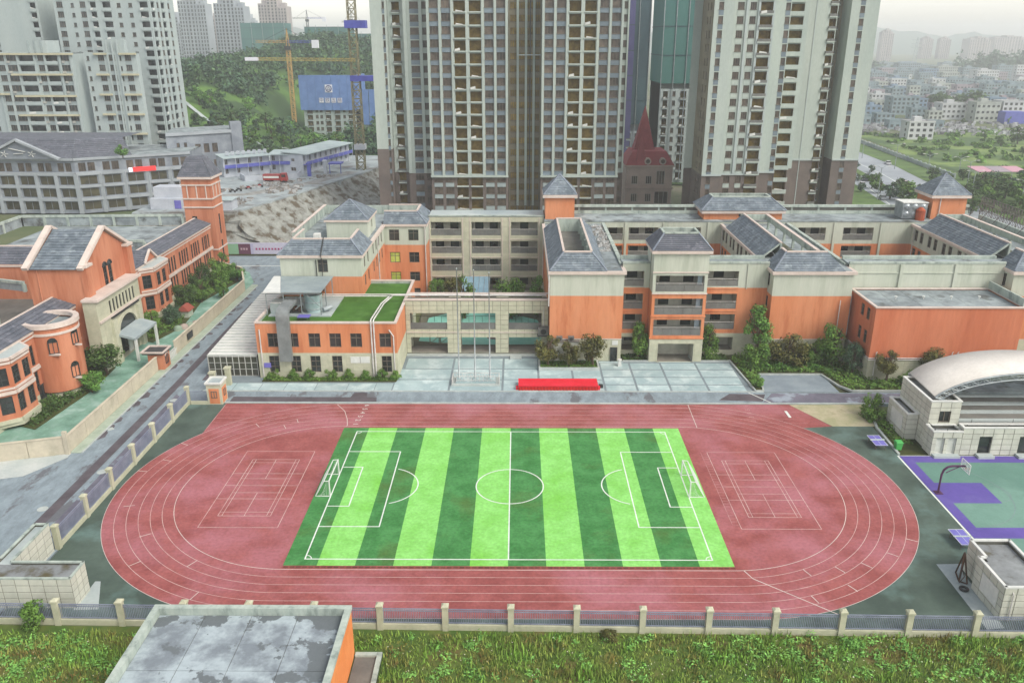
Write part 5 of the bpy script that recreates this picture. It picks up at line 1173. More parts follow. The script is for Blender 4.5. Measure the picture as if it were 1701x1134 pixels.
clad_box(49.7, 53.2, 89.1, 91.15, 0, 3.1, pops); put_windows(t, (49.7, 89.1), (53.2, 89.1), pops, 'none', WHITE, mat('white_door', S(224,228,220,K), S(206,210,202,K), 1.), name='door')
b = MB(); b.bar((49.9, 89.3, 3.5), (53.0, 89.3, 3.5), .06); b.bar((49.9, 89.3, 3.5), (49.9, 91, 3.5), .06)
for x in (49.9, 51.4, 53.0): b.bar((x, 89.3, 3.2), (x, 89.3, 3.5), .05)
b.build('railing', DARK, t)
dops = [(u, u+1.5, .25, 2.5) for u in (2.1, 6.9, 11.7, 16.5)]
clad_box(53.25, 80, 89.2, 90.4, 0, 3.55, dops); put_windows(t, (53.25, 89.2), (80, 89.2), dops, 'none', DARK, name='door')
for u in (2.1, 6.9, 11.7, 16.5): MB().box(53.25+u-.2, 53.25+u+1.7, 88.2, 89.15, 0, .3).build('door_step', CONC_L, t)
MB().box(49.9, 53.0, 88.3, 89.05, 0, .3).build('door_step', CONC_L, t)
for i in range(4):
    y = 90.5+i*1.75; MB().box(53.65, 80, y, y+1.74, 0, 3.2+i*.32).build('seating_step', CONC_D, t); MB().box(53.65, 80, y+1.2, y+1.74, 3.201+i*.32, 3.45+i*.32).build('bench_row', CONC_L, t)
MB().box(53.65, 80, 97.5, 101.5, 0, 4.7).build('upper_deck', CONC, t); MB().box(53.65, 80, 101.2, 101.5, 4.701, 5.3).build('rear_wall', PARAPET, t)
for i in range(5): pipe(t, [(54+i*5, 90.0, 3.6), (55+i*5, 90.9, 3.6), (55+i*5, 90.9, 4.0)], .03, DARK, 'hand_rail')
# arched membrane canopy with edge trusses
CAN = mat('white_membrane', S(238,234,226,K), S(228,224,216,K), .4, .6)
def arch(u, off=0): a = math.pi*(.12+.76*u); return (62.4-(11.6+off)*math.cos(a)/math.cos(math.pi*.12), 4.4+(5.0+off)*math.sin(a))
N = 36; can = MB()
for i in range(N+1):
    xa, za = arch(i/N); can.v += [(xa, 92.4, za+.1), (xa, 96, za+.28), (xa, 99.4, za+.35), (xa, 99.4, za+.25), (xa, 96, za+.15), (xa, 92.4, za)]
for i in range(N):
    for k in range(6): q = i*6; can.f.append((q+k, q+6+k, q+6+(k+1) % 6, q+(k+1) % 6)); can.m.append(0)
can.build('canopy', CAN, t, True)
for y in (92.2, 99.6):
    tb = MB(); lo = [(arch(i/N, -.75)[0], y, arch(i/N, -.75)[1]) for i in range(N+1)]; up = [(arch(i/N)[0], y, arch(i/N)[1]+.02) for i in range(N+1)]
    tb.tube(lo, .09, 6); tb.tube(up, .11, 6)
    for i in range(0, N, 1): tb.tube([lo[i], up[i]], .045, 4); tb.tube([lo[i] if i % 2 else up[i], up[i+1] if i % 2 else lo[i+1]], .045, 4)
    tb.build('edge_truss', GALV, t)
for y in (92.2, 99.6): MB().tube([(52.2, y, 5.8), (arch(0)[0], y, arch(0)[1])], .15, 8).build('canopy_foot', GALV, t)

# ------------------------------------------------------------------ plaza: stage, flagpoles, planters
REDS = mat('red_cloth', S(238,44,66,K), S(228,34,54,K), .5, .7)
t = thing('red_stage', 'long low stage covered in bright red cloth on the plaza', 'stage', (5.8, 109.6, 0))
MB().box(.1, 11.5, 108.4, 111.0, .62, .8).build('platform_top', REDS, t); RSK = mat('red_skirt', S(206,40,36,K), S(190,30,28,K), .5, .8)
MB().box(.2, 11.4, 108.52, 110.9, .0, .619).build('stage_frame', RSK, t)
sk = MB(); pth_ = [(.14, 110.96), (.14, 108.44), (11.46, 108.44), (11.46, 110.96)]; sp_ = []
for (xa, ya), (xb, yb) in zip(pth_, pth_[1:]):
    n_ = int(math.hypot(xb-xa, yb-ya)/.09)
    for i in range(n_):
        f = i/n_; w_ = .035*math.sin(i*1.25); dx, dy = (yb-ya), -(xb-xa); l_ = math.hypot(dx, dy); sp_.append((xa+(xb-xa)*f+dx/l_*w_, ya+(yb-ya)*f+dy/l_*w_))
for p, q in zip(sp_, sp_[1:]): sk.face([(*p, .0), (*q, .0), (*q, .619), (*p, .619)])
sk.build('skirt', RSK, t)
for x in (-.12, 11.6): MB().box(x-.12, x+.2, 108.6, 109.1, .02, .5).build('step', REDS, t)
for k in range(3): MB().box(11.75, 12.3, 109.3+k*.45, 109.4+k*.45, .0, .5-k*.12).build('steel_step', DARK, t)
t = thing('flag_plinth', 'pale stone flag plinth with railings and steps', 'plinth', (-6.2, 110.8, 0))
MB().box(-9.6, -2.6, 109.9, 112.6, 0, .25).build('lower_step', KERB, t); MB().box(-9.0, -3.2, 110.4, 112.3, .25, .55).build('platform', PAVE, t)
rb = MB()
def railrun(p0, p1, n, z):
    p0, p1 = Vector(p0), Vector(p1); rb.bar((*p0, z+.8), (*p1, z+.8), .06); rb.bar((*p0, z+.15), (*p1, z+.15), .05)
    for i in range(n+1): q = p0.lerp(p1, i/n); rb.bar((*q, z), (*q, z+.8), .05)
railrun((-9.4, 112.5), (-2.8, 112.5), 16, .25); railrun((-8.9, 110.45), (-3.3, 110.45), 10, .55); railrun((-9.5, 110), (-9.5, 112.5), 6, .25); railrun((-2.7, 110), (-2.7, 112.5), 6, .25)
rb.build('railing', WIRE, t)['kind'] = 'stuff'
for x, h, lab in ((-8.55, 17.1, 'tall steel flagpole, the one nearest the canteen'), (-6.2, 16.9, 'tall steel flagpole, the middle of the three'), (-4.05, 16.5, 'tall steel flagpole, the one nearest the red stage')):
    q = thing('flagpole', lab, 'flagpole', (x, 111.3, .55), 'flagpoles')
    MB().tube([(x, 111.3, .55), (x, 111.3, h)], [.12, .06], 8).build('pole', GALV, q, True); MB().box(x-.35, x+.35, 110.95, 111.65, .551, .75).build('foot', PAVE, q); MB().tube([(x, 111.3, h), (x, 111.3, h+.1), (x, 111.3, h+.2)], [.06, .12, .04], 8).build('finial', GALV, q)
t = thing('planter_box', 'long stone planter with grass below the wing beside the arcade', 'planter', (7.8, 117.5, 0))
pb = MB(); ring(pb, 3.2, 12.4, 115.9, 119.4, 0, .5, .25); pb.build('planter_wall', KERB, t); MB().box(3.45, 12.15, 116.15, 119.15, 0, .38).build('planter_soil', SOIL, t)
t = thing('service_cabin', 'small white service cabin with rooftop units behind the planter trees', 'cabin', (7, 119.4, 0))
MB().box(4.95, 9.4, 118.9, 119.9, 0, 3.5).build('body', STONE_W, t); MB().box(4.85, 9.5, 118.8, 119.85, 3.5, 3.65).build('roof', CONC_D, t)
for x, lab in ((6.4, 'boxy grey condenser on the service cabin, nearer the arcade'), (8.2, 'boxy grey condenser on the service cabin, further from the arcade')):
    q = thing('air_conditioner', lab, 'air conditioner', (x, 119.2, 3.65), 'condensers on the cabin'); MB().box(x-.45, x+.45, 118.95, 119.55, 3.65, 4.35).build('casing', GREYP, q); MB().tube([(x, 118.94, 4.0), (x, 118.9, 4.0)], .28, 14).build('fan_grille', DARK, q)
q = thing('air_conditioner', 'large grey condenser on a frame at the arcade corner', 'air conditioner', (4.2, 121.8, 3.5)); MB().box(3.2, 4.8, 121.6, 122.5, 3.6, 4.9).build('casing', GREYP, q); MB().box(3.1, 4.9, 121.5, 122.6, 3.45, 3.6).build('bracket', DARK, q); MB().tube([(4, 121.59, 4.25), (4, 121.54, 4.25)], .45, 16).build('fan_grille', DARK, q)
tag(MB().box(15.4, 15.9, 117.7, 118.2, 0, .9).cyl(15.65, 117.95, .9, 1.1, .33, 10).build('litter_bin', WHITE), 'white litter bin by the wing door', 'bin')
# ------------------------------------------------------------------ high-rises and the town behind
HRW = mat('highrise_cream', S(190,202,194,K), S(176,190,184,K), .12, .85, c3=S(154,168,166,K), s3=.05, lo3=.55, hi3=.75, stretch=(1, 1, .3))
HRW2 = mat('highrise_pale', S(186,198,196,K), S(174,188,188,K), .12, .85, stretch=(1, 1, .3))
HRB = mat('highrise_brown_stone', S(124,114,108,K), S(108,100,96,K), .2, .85)
HRR = mat('highrise_recess', S(150,144,124,K), S(130,124,108,K), .2, .85)
SPAN = mat('blue_grey_spandrel', S(128,144,154,K), S(116,132,142,K), .4, .6, objrand=.12)
SPAN_P = mat('pale_spandrel', S(170,184,184,K), S(156,170,172,K), .4, .6, objrand=.1)
HGL = mat('unfinished_window', S(110,98,86,K), S(66,60,54,K), .5, .35, 0, spec=.4, objrand=.35)
HIN = mat('raw_room', S(160,138,76,K), S(120,102,56,K), .6, .9, objrand=.15)
HGW = mat('resident_glass', S(82,86,86,K), S(50,54,54,K), .5, .2, 0, spec=.5, objrand=.4)
def hw_mesh(w, h, sp, spm, gl, fr):
    key = ('hw', w, h, sp, spm.name if spm else '', gl.name, fr.name)
    if key in WINS: return WINS[key]
    mb = MB(); x = w/2; t = .09
    mb.face([(-x, .2, 0), (x, .2, 0), (x, .2, h), (-x, .2, h)], 1)
    for a, b in ((-x, -x+t), (x-t, x)): mb.box(a, b, .1, .2, 0, h, 0)
    if w > 1.1:
        for q in (-.18*w, .18*w): mb.box(q-.05, q+.05, .12, .2, 0, h, 0)
    mb.box(-x-.08, x+.08, -.14, .2, -.12, -.004, 0)
    if sp: mb.box(-x, x, -.05, -.003, -.14-sp*1.25, -.13, 2)
    WINS[key] = mb.mesh('window', [fr, gl, spm or fr]); return WINS[key]
def bal_mesh(w, h, m, inner, par=.85, out=.45, d=1.6, junk=0):
    key = ('bal', w, h, m.name, inner.name, par, out, junk)
    if key in WINS: return WINS[key]
    mb = MB(); x = w/2
    mb.face([(-x, d, 0), (x, d, 0), (x, d, h), (-x, d, h)], 1); mb.face([(-x, .2, h), (-x, d, h), (x, d, h), (x, .2, h)], 1); mb.face([(-x, .2, 0), (x, .2, 0), (x, d, 0), (-x, d, 0)], 1)
    mb.face([(-x, .2, 0), (-x, d, 0), (-x, d, h), (-x, .2, h)], 1); mb.face([(x, d, 0), (x, .2, 0), (x, .2, h), (x, d, h)], 1)
    mb.box(-x-.1, x+.1, -out, .0, -.32, -.02, 0)
    if par:
        mb.box(-x-.1, x+.1, -out, -out+.09, -.019, par, 2)
        for s in (-x-.1, x+.02): mb.box(s, s+.08, -out+.1, -.003, -.019, par, 2)
    if junk == 1: mb.hexa([(-x*.7, -out-.1, par), (x*.6, -out-.12, par-.15), (x*.6, -out-.04, par-.2), (-x*.7, -out-.04, par-.1), (-x*.6, -out-.1, par+.35), (x*.5, -out-.15, par+.1), (x*.5, -out-.04, par+.1), (-x*.6, -out-.04, par+.3)], 3)
    if junk == 2: mb.hexa([(-x*.9, -out-.08, -.1), (0, -out-.1, .1), (0, -out-.02, .1), (-x*.9, -out-.02, -.1), (-x*.9, -out-.08, .4), (-.1, -out-.1, .7), (-.1, -out-.02, .7), (-x*.9, -out-.02, .4)], 3)
    WINS[key] = mb.mesh('balcony', [m, inner, m if par > .6 else GREYP, WHITE]); return WINS[key]
def facade(t, p0, p1, z0, nf, fh, cols, bands, wb, sp=SPAN, gl=HGL, fr=FRAME, balm=None, inner=HIN, par=.85, wh=1.55, skip=None, sill=.95, out=.45, lowsp=None, nlow=0):
    p0_, p1_ = Vector(p0), Vector(p1); d = (p1_-p0_).normalized(); rz = math.atan2(d.y, d.x); nrm = Vector((d.y, -d.x)); ops = []
    for f in range(nf):
        for (u, w, k) in cols:
            zb = z0+f*fh; c = p0_+d*u
            if k == 'b':
                o = (u-w/2, u+w/2, zb+.12, zb+fh-.5); j = (0, 0, 0, 1, 2)[rnd.randrange(5)]
                inst('balcony', bal_mesh(round(w, 2), round(o[3]-o[2], 2), balm or HRW, inner, par, out, 1.6, j), (c.x, c.y, o[2]), t, rz)
            else:
                hh = wh if k != 's' else wh*.75
                o = (u-w/2, u+w/2, zb+sill, zb+sill+hh)
                inst('window', hw_mesh(round(w, 2), round(hh, 2), .85 if k == 'w' else 0, (lowsp if (f < nlow and lowsp) else sp) if k == 'w' else None, gl, fr), (c.x, c.y, o[2]), t, rz)
            ops.append(o)
    wall(wb, p0, p1, 0 if z0 > 0 else z0, z0+nf*fh+.3, ops, bands, .2)
# ---------------- middle high-rise
t = thing('high_rise', 'broad unfinished cream high-rise with stacked balconies behind the school', 'high-rise', (-5, 222, 0))
Z0, FH, NF = 2.3, 3.0, 20; zt = Z0+FH*NF
bands = [(14.0, 1), (99, 0)]
def mass(x0, x1, y, cols, yb=236, bands=bands, **k):
    xk = x0*(yb/y)+.3 if 35 < x0 < 60 else x0; xk = min(xk, x1-.5)
    if 35 < x0 < 60 and xk < x0*(yb/y): yb = y*(x1-.5)/x0*.98
    wb = MB(); facade(t, (x0, y), (x1, y), Z0, NF, FH, cols, bands, wb, **k); wall(wb, (x1, y), (x1, yb), 0, zt+.3, (), bands); wall(wb, (xk, yb), (x0, y), 0, zt+.3, (), bands); wb.build('wall', [HRW, HRB, HRR], t)
    MB().prism([(x0+.02, y+.25), (x1-.02, y+.25), (x1-.02, yb), (xk, yb)], zt, zt+.25).build('roof', CONC, t)
def pil(x, y, w=.55, out=.35, z0=0, m=None): MB().box(x-w/2, x+w/2, y-out, y-.003, 14.05, zt+.2).build('pilaster', m or HRW, t)
# left and right main masses, mirrored about x = 1.65
q_ = lambda v: 4.2+(v-5)*.943
for s in (-1, 1):
    X = lambda v: 1.65+s*q_(v)
    xa, xb = sorted((X(5.0), X(26.0))); L = xb-xa
    cc = [(X(v)-xa, w, k) for v, w, k in ((6.8, 2.2, 'w'), (9.9, 2.2, 'w'), (13.5, 2.9, 'b'), (17.4, 2.9, 'b'), (21.0, 2.2, 'w'), (24.1, 2.2, 'w'))]
    mass(xa, xb, 215, cc, lowsp=SPAN_P, nlow=4, par=0, wh=1.75, sill=1.0, out=.5)
    for v in (5.3, 8.3, 11.5, 15.45, 19.4, 22.6, 25.7): pil(X(v), 215, .55 if v != 15.45 else .9)
    x0_, x1_ = sorted((X(4.9), X(26.1))); MB().box(x0_, x1_, 214.4, 214.99, 13.6, 14.1).build('cornice', HRW, t)
# recessed dark middle
mass(-2.5, 5.8, 222, [(1.3, 1.7, 'n'), (3.4, 1.7, 'n'), (5.4, 1.7, 'n'), (7.3, 1.4, 'n')], bands=[(99, 2)], gl=HIN)
for x in (-.1, 2.0, 4.0): MB().box(x-.3, x+.3, 221.5, 221.997, 5, zt).build('pilaster', HRW, t)
MB().tube([(3.0, 220.6, 5), (3.0, 220.6, zt)], .12, 6).build('hoist_pole', DARK, t); MB().box(-.4, 6.4, 219.9, 220.5, 43.2, 43.5).build('hoist_cradle', GALV, t)
# left stepped wing
mass(-28.6, -22.4, 219, [(2.8, 2.2, 'w'), (5.3, 1.3, 'n')], bands=[(14, 1), (99, 0)]); pil(-28.1, 219, .9); pil(-24.2, 219, .7)
mass(-32.6, -28.65, 221, [(2.0, 1.9, 'b')], par=.5)
mass(-36.6, -32.65, 218.5, [(3.3, .6, 'w')], bands=[(20.3, 1), (99, 0)])
mass(25.7, 27.6, 220, [(1.0, 1.0, 'n')], bands=[(14, 1), (99, 0)]); pil(27.4, 220, .4)

# ---------------- right high-rise, stepping back to the right
t = thing('high_rise', 'tall cream high-rise on brown base beside the valley road', 'high-rise', (62, 222, 0))
bR = [(16.4, 1), (99, 0)]; Z0 = 1.4
mass(42.0, 46.8, 212, (), 245, bR)
wb = MB(); facade(t, (44.0, 212), (44.0, 200), Z0, NF, FH, [(6.0, .9, 'n'), (9, .9, 'n')], [(16.4, 1), (99, 2)], wb); wb.build('side_wall', [HRW, HRB, HRR], t)
mass(44.05, 48.7, 200, [(1.6, 1.1, 'w')], 245, bR)
mass(48.75, 58.2, 201.6, [(1.7, 1.5, 'w'), (4.5, 1.4, 'w'), (7.5, 2.9, 'b')], 245, bR, sp=HRW, out=.5, par=.6)
for x in (51.9, 54.6, 57.9): MB().box(x-.25, x+.25, 201.3, 201.597, 16.5, zt).build('pilaster', HRW2, t)
mass(58.25, 62.9, 205, [(3.9, 1.1, 'w')], 245, bR)
mass(62.95, 69.0, 211, [(3.1, 3.6, 'b')], 245, bR, out=.9, par=.7)
mass(69.05, 71.6, 219, [(1.2, 1.0, 'n')], 245, [(99, 2)])
mass(71.6, 81.6, 227, [(8.9, 1.8, 'b')], 250, bR, par=.6); MB().box(76.0, 76.2, 226.9, 226.997, 0, zt).build('pilaster', HRW2, t)
mass(81.65, 84.8, 233, [(1.5, 1.6, 'b')], 250, [(99, 2)], par=.5)
mass(84.85, 92.0, 227, [(2.9, 1.2, 'w')], 250, bR)
for f in range(20): inst('balcony', bal_mesh(1.6, 2.3, HRW, HIN, .7, .5), (92.0, 231, Z0+f*3+.1), t, math.pi/2)
for z in (16.2,): 
    for x0_, x1_, y_ in ((44.05, 48.7, 200), (48.75, 58.2, 201.6), (58.25, 62.9, 205), (71.6, 81.6, 227), (84.85, 92, 227)): MB().box(x0_, x1_, y_-.25, y_-.003, z, z+.4).build('cornice', HRW2, t)

# ---------------- left high-rises
def tower_simple(label, parts, z0, nf, fh=3.0, name='high_rise', cat='high-rise', group=None, rcols=(), **k):
    tt = thing(name, label, cat, (parts[0][0], parts[0][2], 0), group)
    for (x0, x1, y, yb, cols) in parts:
        wb = MB(); facade(tt, (x0, y), (x1, y), z0, nf, fh, cols, [(99, 0)], wb, **k); zt = z0+nf*fh
        (facade(tt, (x1, y), (x1, yb), z0, nf, fh, rcols, [(99, 0)], wb, **k) if rcols else wall(wb, (x1, y), (x1, yb), 0, zt+.3)); wall(wb, (x0, yb), (x0, y), 0, zt+.3); wb.build('wall', [HRW2], tt); MB().box(x0, x1, y+.2, yb, zt, zt+.2).build('roof', CONC, tt)
    return tt
kw = dict(sp=SPAN_P, gl=HGW, fr=FRAME, balm=HRW2, inner=HGW, wh=1.7, par=.7)
t = tower_simple('pale high-rise with glazed balconies rising behind the grey office building', [(-152, -120.4, 290, 310, [(2, 2.0, 'w'), (6.2, 1.0, 's'), (9.6, 1.8, 'w'), (13, 1.8, 'b'), (17.4, 2.6, 'b'), (21.4, 1.2, 's'), (25.2, 1.2, 's'), (29.6, 2.6, 'b')])], 11, 18, rcols=[(2.2, 2.6, 'b'), (6.4, 1.6, 'w'), (10.4, 2.6, 'b'), (15.5, 1.6, 'w')], **kw)
t = tower_simple('pale high-rise with broad blank wall at the picture corner', [(-182, -160.5, 296, 316, [(2.4, 2.6, 'b'), (5.6, 1.8, 'w'), (19.9, 1.8, 'b')])], 11, 18, **kw)
def cornices(t, x0, x1, y, zs):
    for z in zs: MB().box(x0, x1, y-.9, y-.003, z, z+.55).build('cornice', mat('cornice_yellow', S(206,202,172,K), S(190,186,158,K), .5), t)
t = tower_simple('twelve storey block with jutting cornices and glazed balconies', [(-166, -137.5, 268, 284, [(1.4, 1.0, 's'), (6.2, 2.0, 'w'), (9.6, 3.2, 'w'), (14.3, 4.8, 'b'), (18.6, 1.9, 'w'), (22.0, 3.6, 'b'), (26.0, 2.8, 'w')])], 10, 11, **kw)
LBLK = t; cornices(t, -166.5, -159, 268, (30.8,)); cornices(t, -160.5, -137, 268, (42.6, )); cornices(t, -157, -138, 268, (36.6, 30.2, 24.4, 18.4))
MB().box(-152, -145, 268.3, 276, 43.3, 46.8).build('roof_house', HRW2, t)
for x in (-150.6, -148.6, -146.6): MB().box(x-.25, x+.25, 268.0, 268.29, 42.9, 46.8).build('pilaster', SPAN_P, t)
t = tower_simple('slimmer cornice block between the balcony block and the hill', [(-134.8, -118.6, 270, 272.5, [(1.1, .8, 's'), (5.2, 1.9, 'w'), (8.6, 1.9, 'w'), (11.0, 1.0, 's'), (13.6, 1.9, 'w')])], 10, 11, **kw)
cornices(t, -131.5, -127.5, 270, (42.6, 36.5, 30.5, 24.5, 18.5)); cornices(t, -123.6, -118.4, 270, (42.6, 36.5, 30.5, 24.5, 18.5))
MB().box(-128, -122, 270.3, 272.4, 43.3, 47).build('roof_house', HRW2, t)
for x in (-127.3, -125.6, -124): MB().box(x-.22, x+.22, 269.6, 269.997, 10, 46.9).build('pilaster', HRW2, t)
for i, (x, y) in enumerate(((-161.5, 268), (-154.5, 268), (-149.2, 268), (-146, 268), (-141.4, 268), (-138, 268))): MB().box(x-.3, x+.3, y-.35, y-.003, 10, 43).build('pilaster', HRW2, LBLK)
acm = MB().box(-.4, .4, -.35, -.01, 0, .6).mesh('air_conditioner', WFRAME)
for i in range(46):
    u = rnd.choice((-157.4, -153.2, -148.6, -143, -140.4)); inst('air_conditioner', acm, (u+rnd.uniform(-.3, .3), 268-.01, 10.3+3*rnd.randrange(11)), LBLK)
# far towers in the haze
def far_tower(label, x, y, w, h, nc, m, gl=None, z0=0, d=None, cap=True, nf=None):
    tt = thing('distant_tower', label, 'high-rise', (x, y, 0), 'distant towers'); d = d or w*.7
    hs_ = [(-.34, .3, .93, .0), (0, .38, 1.0, .8), (.34, .3, .9, .3)]
    for (o, ww, hh, yo) in hs_:
        xc, H = x+o*w, z0+(h-z0)*hh; MB().box(xc-ww*w/2, xc+ww*w/2, y+yo, y+d, z0, H).build('shaft', m, tt)
        if cap: MB().box(xc-ww*w*.25, xc+ww*w*.25, y+d*.3, y+d*.7, H, H+h*.04).build('roof_house', m, tt)
        g = MB(); n = max(2, nc//2); nf = int((H-z0)/3.1)
        for c in range(n):
            u = xc-ww*w/2+(c+.5)*ww*w/n; q = ww*w/n*.24
            for f in range(nf): g.box(u-q, u+q, y+yo-.12, y+yo-.01, z0+f*3.1+.6, z0+f*3.1+2.7)
        g.build('window_rows', gl or HGW, tt)['kind'] = 'stuff'
    for o in (-.17, .17): MB().box(x+o*w-.35, x+o*w+.35, y-.5, y-.02, z0, z0+(h-z0)*.9).build('rib', m, tt)
FT1 = mat('far_tower_grey', S(176,184,190,K), S(160,168,176,K), .05, .9); FT2 = mat('far_tower_rose', S(190,180,176,K), S(172,164,164,K), .05, .9)
NETG = mat('green_scaffold_net', S(78,126,120,K), S(66,110,108,K), .06, .95, c3=S(70,130,130,K), s3=.03, stretch=(1, 1, .3)); NETD = mat('dark_scaffold_net', S(70,96,104,K), S(58,80,90,K), .08, .95)
for a in (('faint slim tower at the far edge of the hill skyline', -483, 1200, 20, 66, 4, FT1), ('faint slim tower next inward on the hill skyline', -452, 1210, 20, 74, 4, FT2), ('faint slim tower between the rose slab and blue tower', -414, 1190, 18, 64, 4, FT1), ('faint slim tower between the blue tower and netted block', -362, 1180, 20, 78, 4, FT1), ('faint slim tower right of the green netted block', -316, 1200, 18, 60, 4, FT2), ('hazy twin topped tower at the foot of the wooded hill', -352, 900, 26, 70, 6, FT1), ('tall hazy grey tower with stepped crown above the hill', -280, 760, 24, 84, 6, FT1), ('hazy rose slab between two taller hill towers', -296, 860, 24, 68, 8, FT2),
          ('tall hazy blue tower left of the green netted block', -268, 820, 28, 84, 6, FT1), ('hazy tower rising behind the green netted block', -258, 930, 30, 88, 6, FT2), ('ribbed pale tower seen between the two left high-rises', -226, 420, 34, 82, 9, HRW2),
          ('slim hazy tower seen through the gap beside the netted tower', 176, 1000, 16, 66, 4, FT2), ('small hazy tower low in the gap between net towers', 118, 700, 10, 24, 3, FT1),
          ('lone hazy tower standing on the right skyline', 797, 1900, 26, 64, 4, FT2), ('faint block left of the paired skyline slabs', 978, 2100, 26, 50, 4, FT2), ('faint block next along the right skyline', 1020, 2100, 26, 49, 4, FT2), ('broad faint slab on the right skyline', 1052, 2000, 52, 49, 7, FT2), ('very broad faint slab at the right skyline edge', 1170, 2080, 90, 51, 10, FT2)): far_tower(*a)
def net_block(label, x0, x1, y, d, z0, z1, m, nb=4, base=None):
    tt = thing('scaffold_building', label, 'building', ((x0+x1)/2, y, 0)); MB().box(x0, x1, y, y+d, z0, z1).build('scaffold_net', m, tt)
    for i in range(1, int((z1-z0)/9)+1): MB().box(x0-.15, x1+.15, y-.15, y+d, z0+i*9-.2, z0+i*9+.1).build('net_seam', NETD, tt)
    for i in range(nb+1): x = x0+i*(x1-x0)/nb; MB().box(x-.12, x+.12, y-.3, y-.003, 0, z1+1.5).build('scaffold_pole', GALV, tt)
    if base: MB().box(x0+.3, x1-.3, y+2.4, y+d-.3, 0, z0).build('concrete_frame', base, tt)
    if base: wb = MB(); facade(tt, (x0+.3, y+.3), (x1-.3, y+.3), 1.0, int((z0-1.4)/3), 3.0, [(1.6, 1.6, 'b'), (4.4, 1.2, 'n')]+([(7.6, 2.0, 'b'), (10.2, 1.0, 'n')] if x1-x0 > 10 else []), [(99, 0)], wb, balm=HRW2, par=.5); wall(wb, (x1-.3, y+.3), (x1-.3, y+d), 0, z0); wall(wb, (x0+.3, y+d), (x0+.3, y+.3), 0, z0); wb.build('wall', [base], tt)
    return tt
net_block('far green netted building on the hill behind the crane', -240, -202, 760, 24, 20, 60, NETG, 4); net_block('low green netted building on the hill skyline', -170, -134, 700, 20, 20, 56, NETG, 4); net_block('small green netted building beside the lattice mast', -139, -118, 720, 16, 20, 51, NETG, 2)
tt = net_block('dark netted tower right beside the middle high-rise', 41.2, 49.4, 330, 22, 16, 72, NETD, 2, FT1)
MB().box(41.25, 43.6, 329.9, 329.997, 4, 71).build('violet_net', mat('violet_net', S(92,88,140,K), S(80,78,124,K), .1), tt)
tt = net_block('green netted tower left of the right high-rise', 47.8, 60, 290, 24, 33, 70, NETG, 3, HRW2)

# ---------------- villa with red roofs
VST = mat('villa_stone', S(214,196,184,K), S(194,176,166,K), .2, .85)
REDR = mat('red_tile_roof', S(178,84,88,K), S(156,70,76,K), .3, .8, .2, 4)
t = thing('red_roof_villa', 'brown stone villa with steep red roofs and tall pointed spire', 'house', (37, 240, 0))
wb = MB(); x0, x1, y0, y1 = 30.5, 43.6, 235, 248
vo = [(u, u+1.7, z, z+2.3) for u in (1.6, 5.6) for z in (3.5, 8.5)]+[(8.6, 10.9, 8.4, 12.2), (8.3, 12.1, 3.0, 6.4)]
wall(wb, (x0, y0), (x1, y0), 0, 13.6, vo); wall(wb, (x1, y0), (x1, y1), 0, 13.6); wall(wb, (x0, y1), (x0, y0), 0, 13.6); wb.build('wall', VST, t); put_windows(t, (x0, y0), (x1, y0), vo, 'triple', WFRAME, HGL)
MB().box(x0-.3, x1+.3, y0-.35, y0-.003, 7.2, 7.6).build('string_course', VST, t); MB().box(x0-.4, x1+.4, y0-.5, y0-.003, 13.3, 13.8).build('cornice', VST, t)
def rpyr(xa, xb, ya, yb, z, ap, n=10):
    m = MB(); c = [(xa, ya), (xb, ya), (xb, yb), (xa, yb)]; a = ((xa+xb)/2, (ya+yb)/2, ap)
    for i in range(4): m.slate((*c[i], z), (*c[(i+1) % 4], z), a, a, n, lift=.06)
    return m.build('spire', REDR, t)
rpyr(32.4, 40.0, 240, 247, 13.6, 29.4, 12); rpyr(33.0, 36.2, 234.6, 238, 13.8, 21.6)
m = MB(); c = [(x0-.3, y0-.3), (x1+.3, y0-.3), (x1+.3, y1), (x0-.3, y1)]; r = [(x0+1.8, y0+2), (x1-1.8, y0+2), (x1-1.8, y1-2), (x0+1.8, y1-2)]
for i in range(4): j = (i+1) % 4; m.slate((*c[i], 13.8), (*c[j], 13.8), (*r[j], 17.4), (*r[i], 17.4), 7)
m.face([(*q, 17.4) for q in r]); m.build('roof', REDR, t)
for x in (36.4, 40.6):
    d = MB(); d.tube([(x, 234.5, 14.9), (x, 236.4, 14.9)], .95, 14); o = d.build('round_dormer', VST, t); MB().tube([(x, 234.49, 14.9), (x, 234.42, 14.9)], .6, 14).build('dormer_glass', HGL, o)

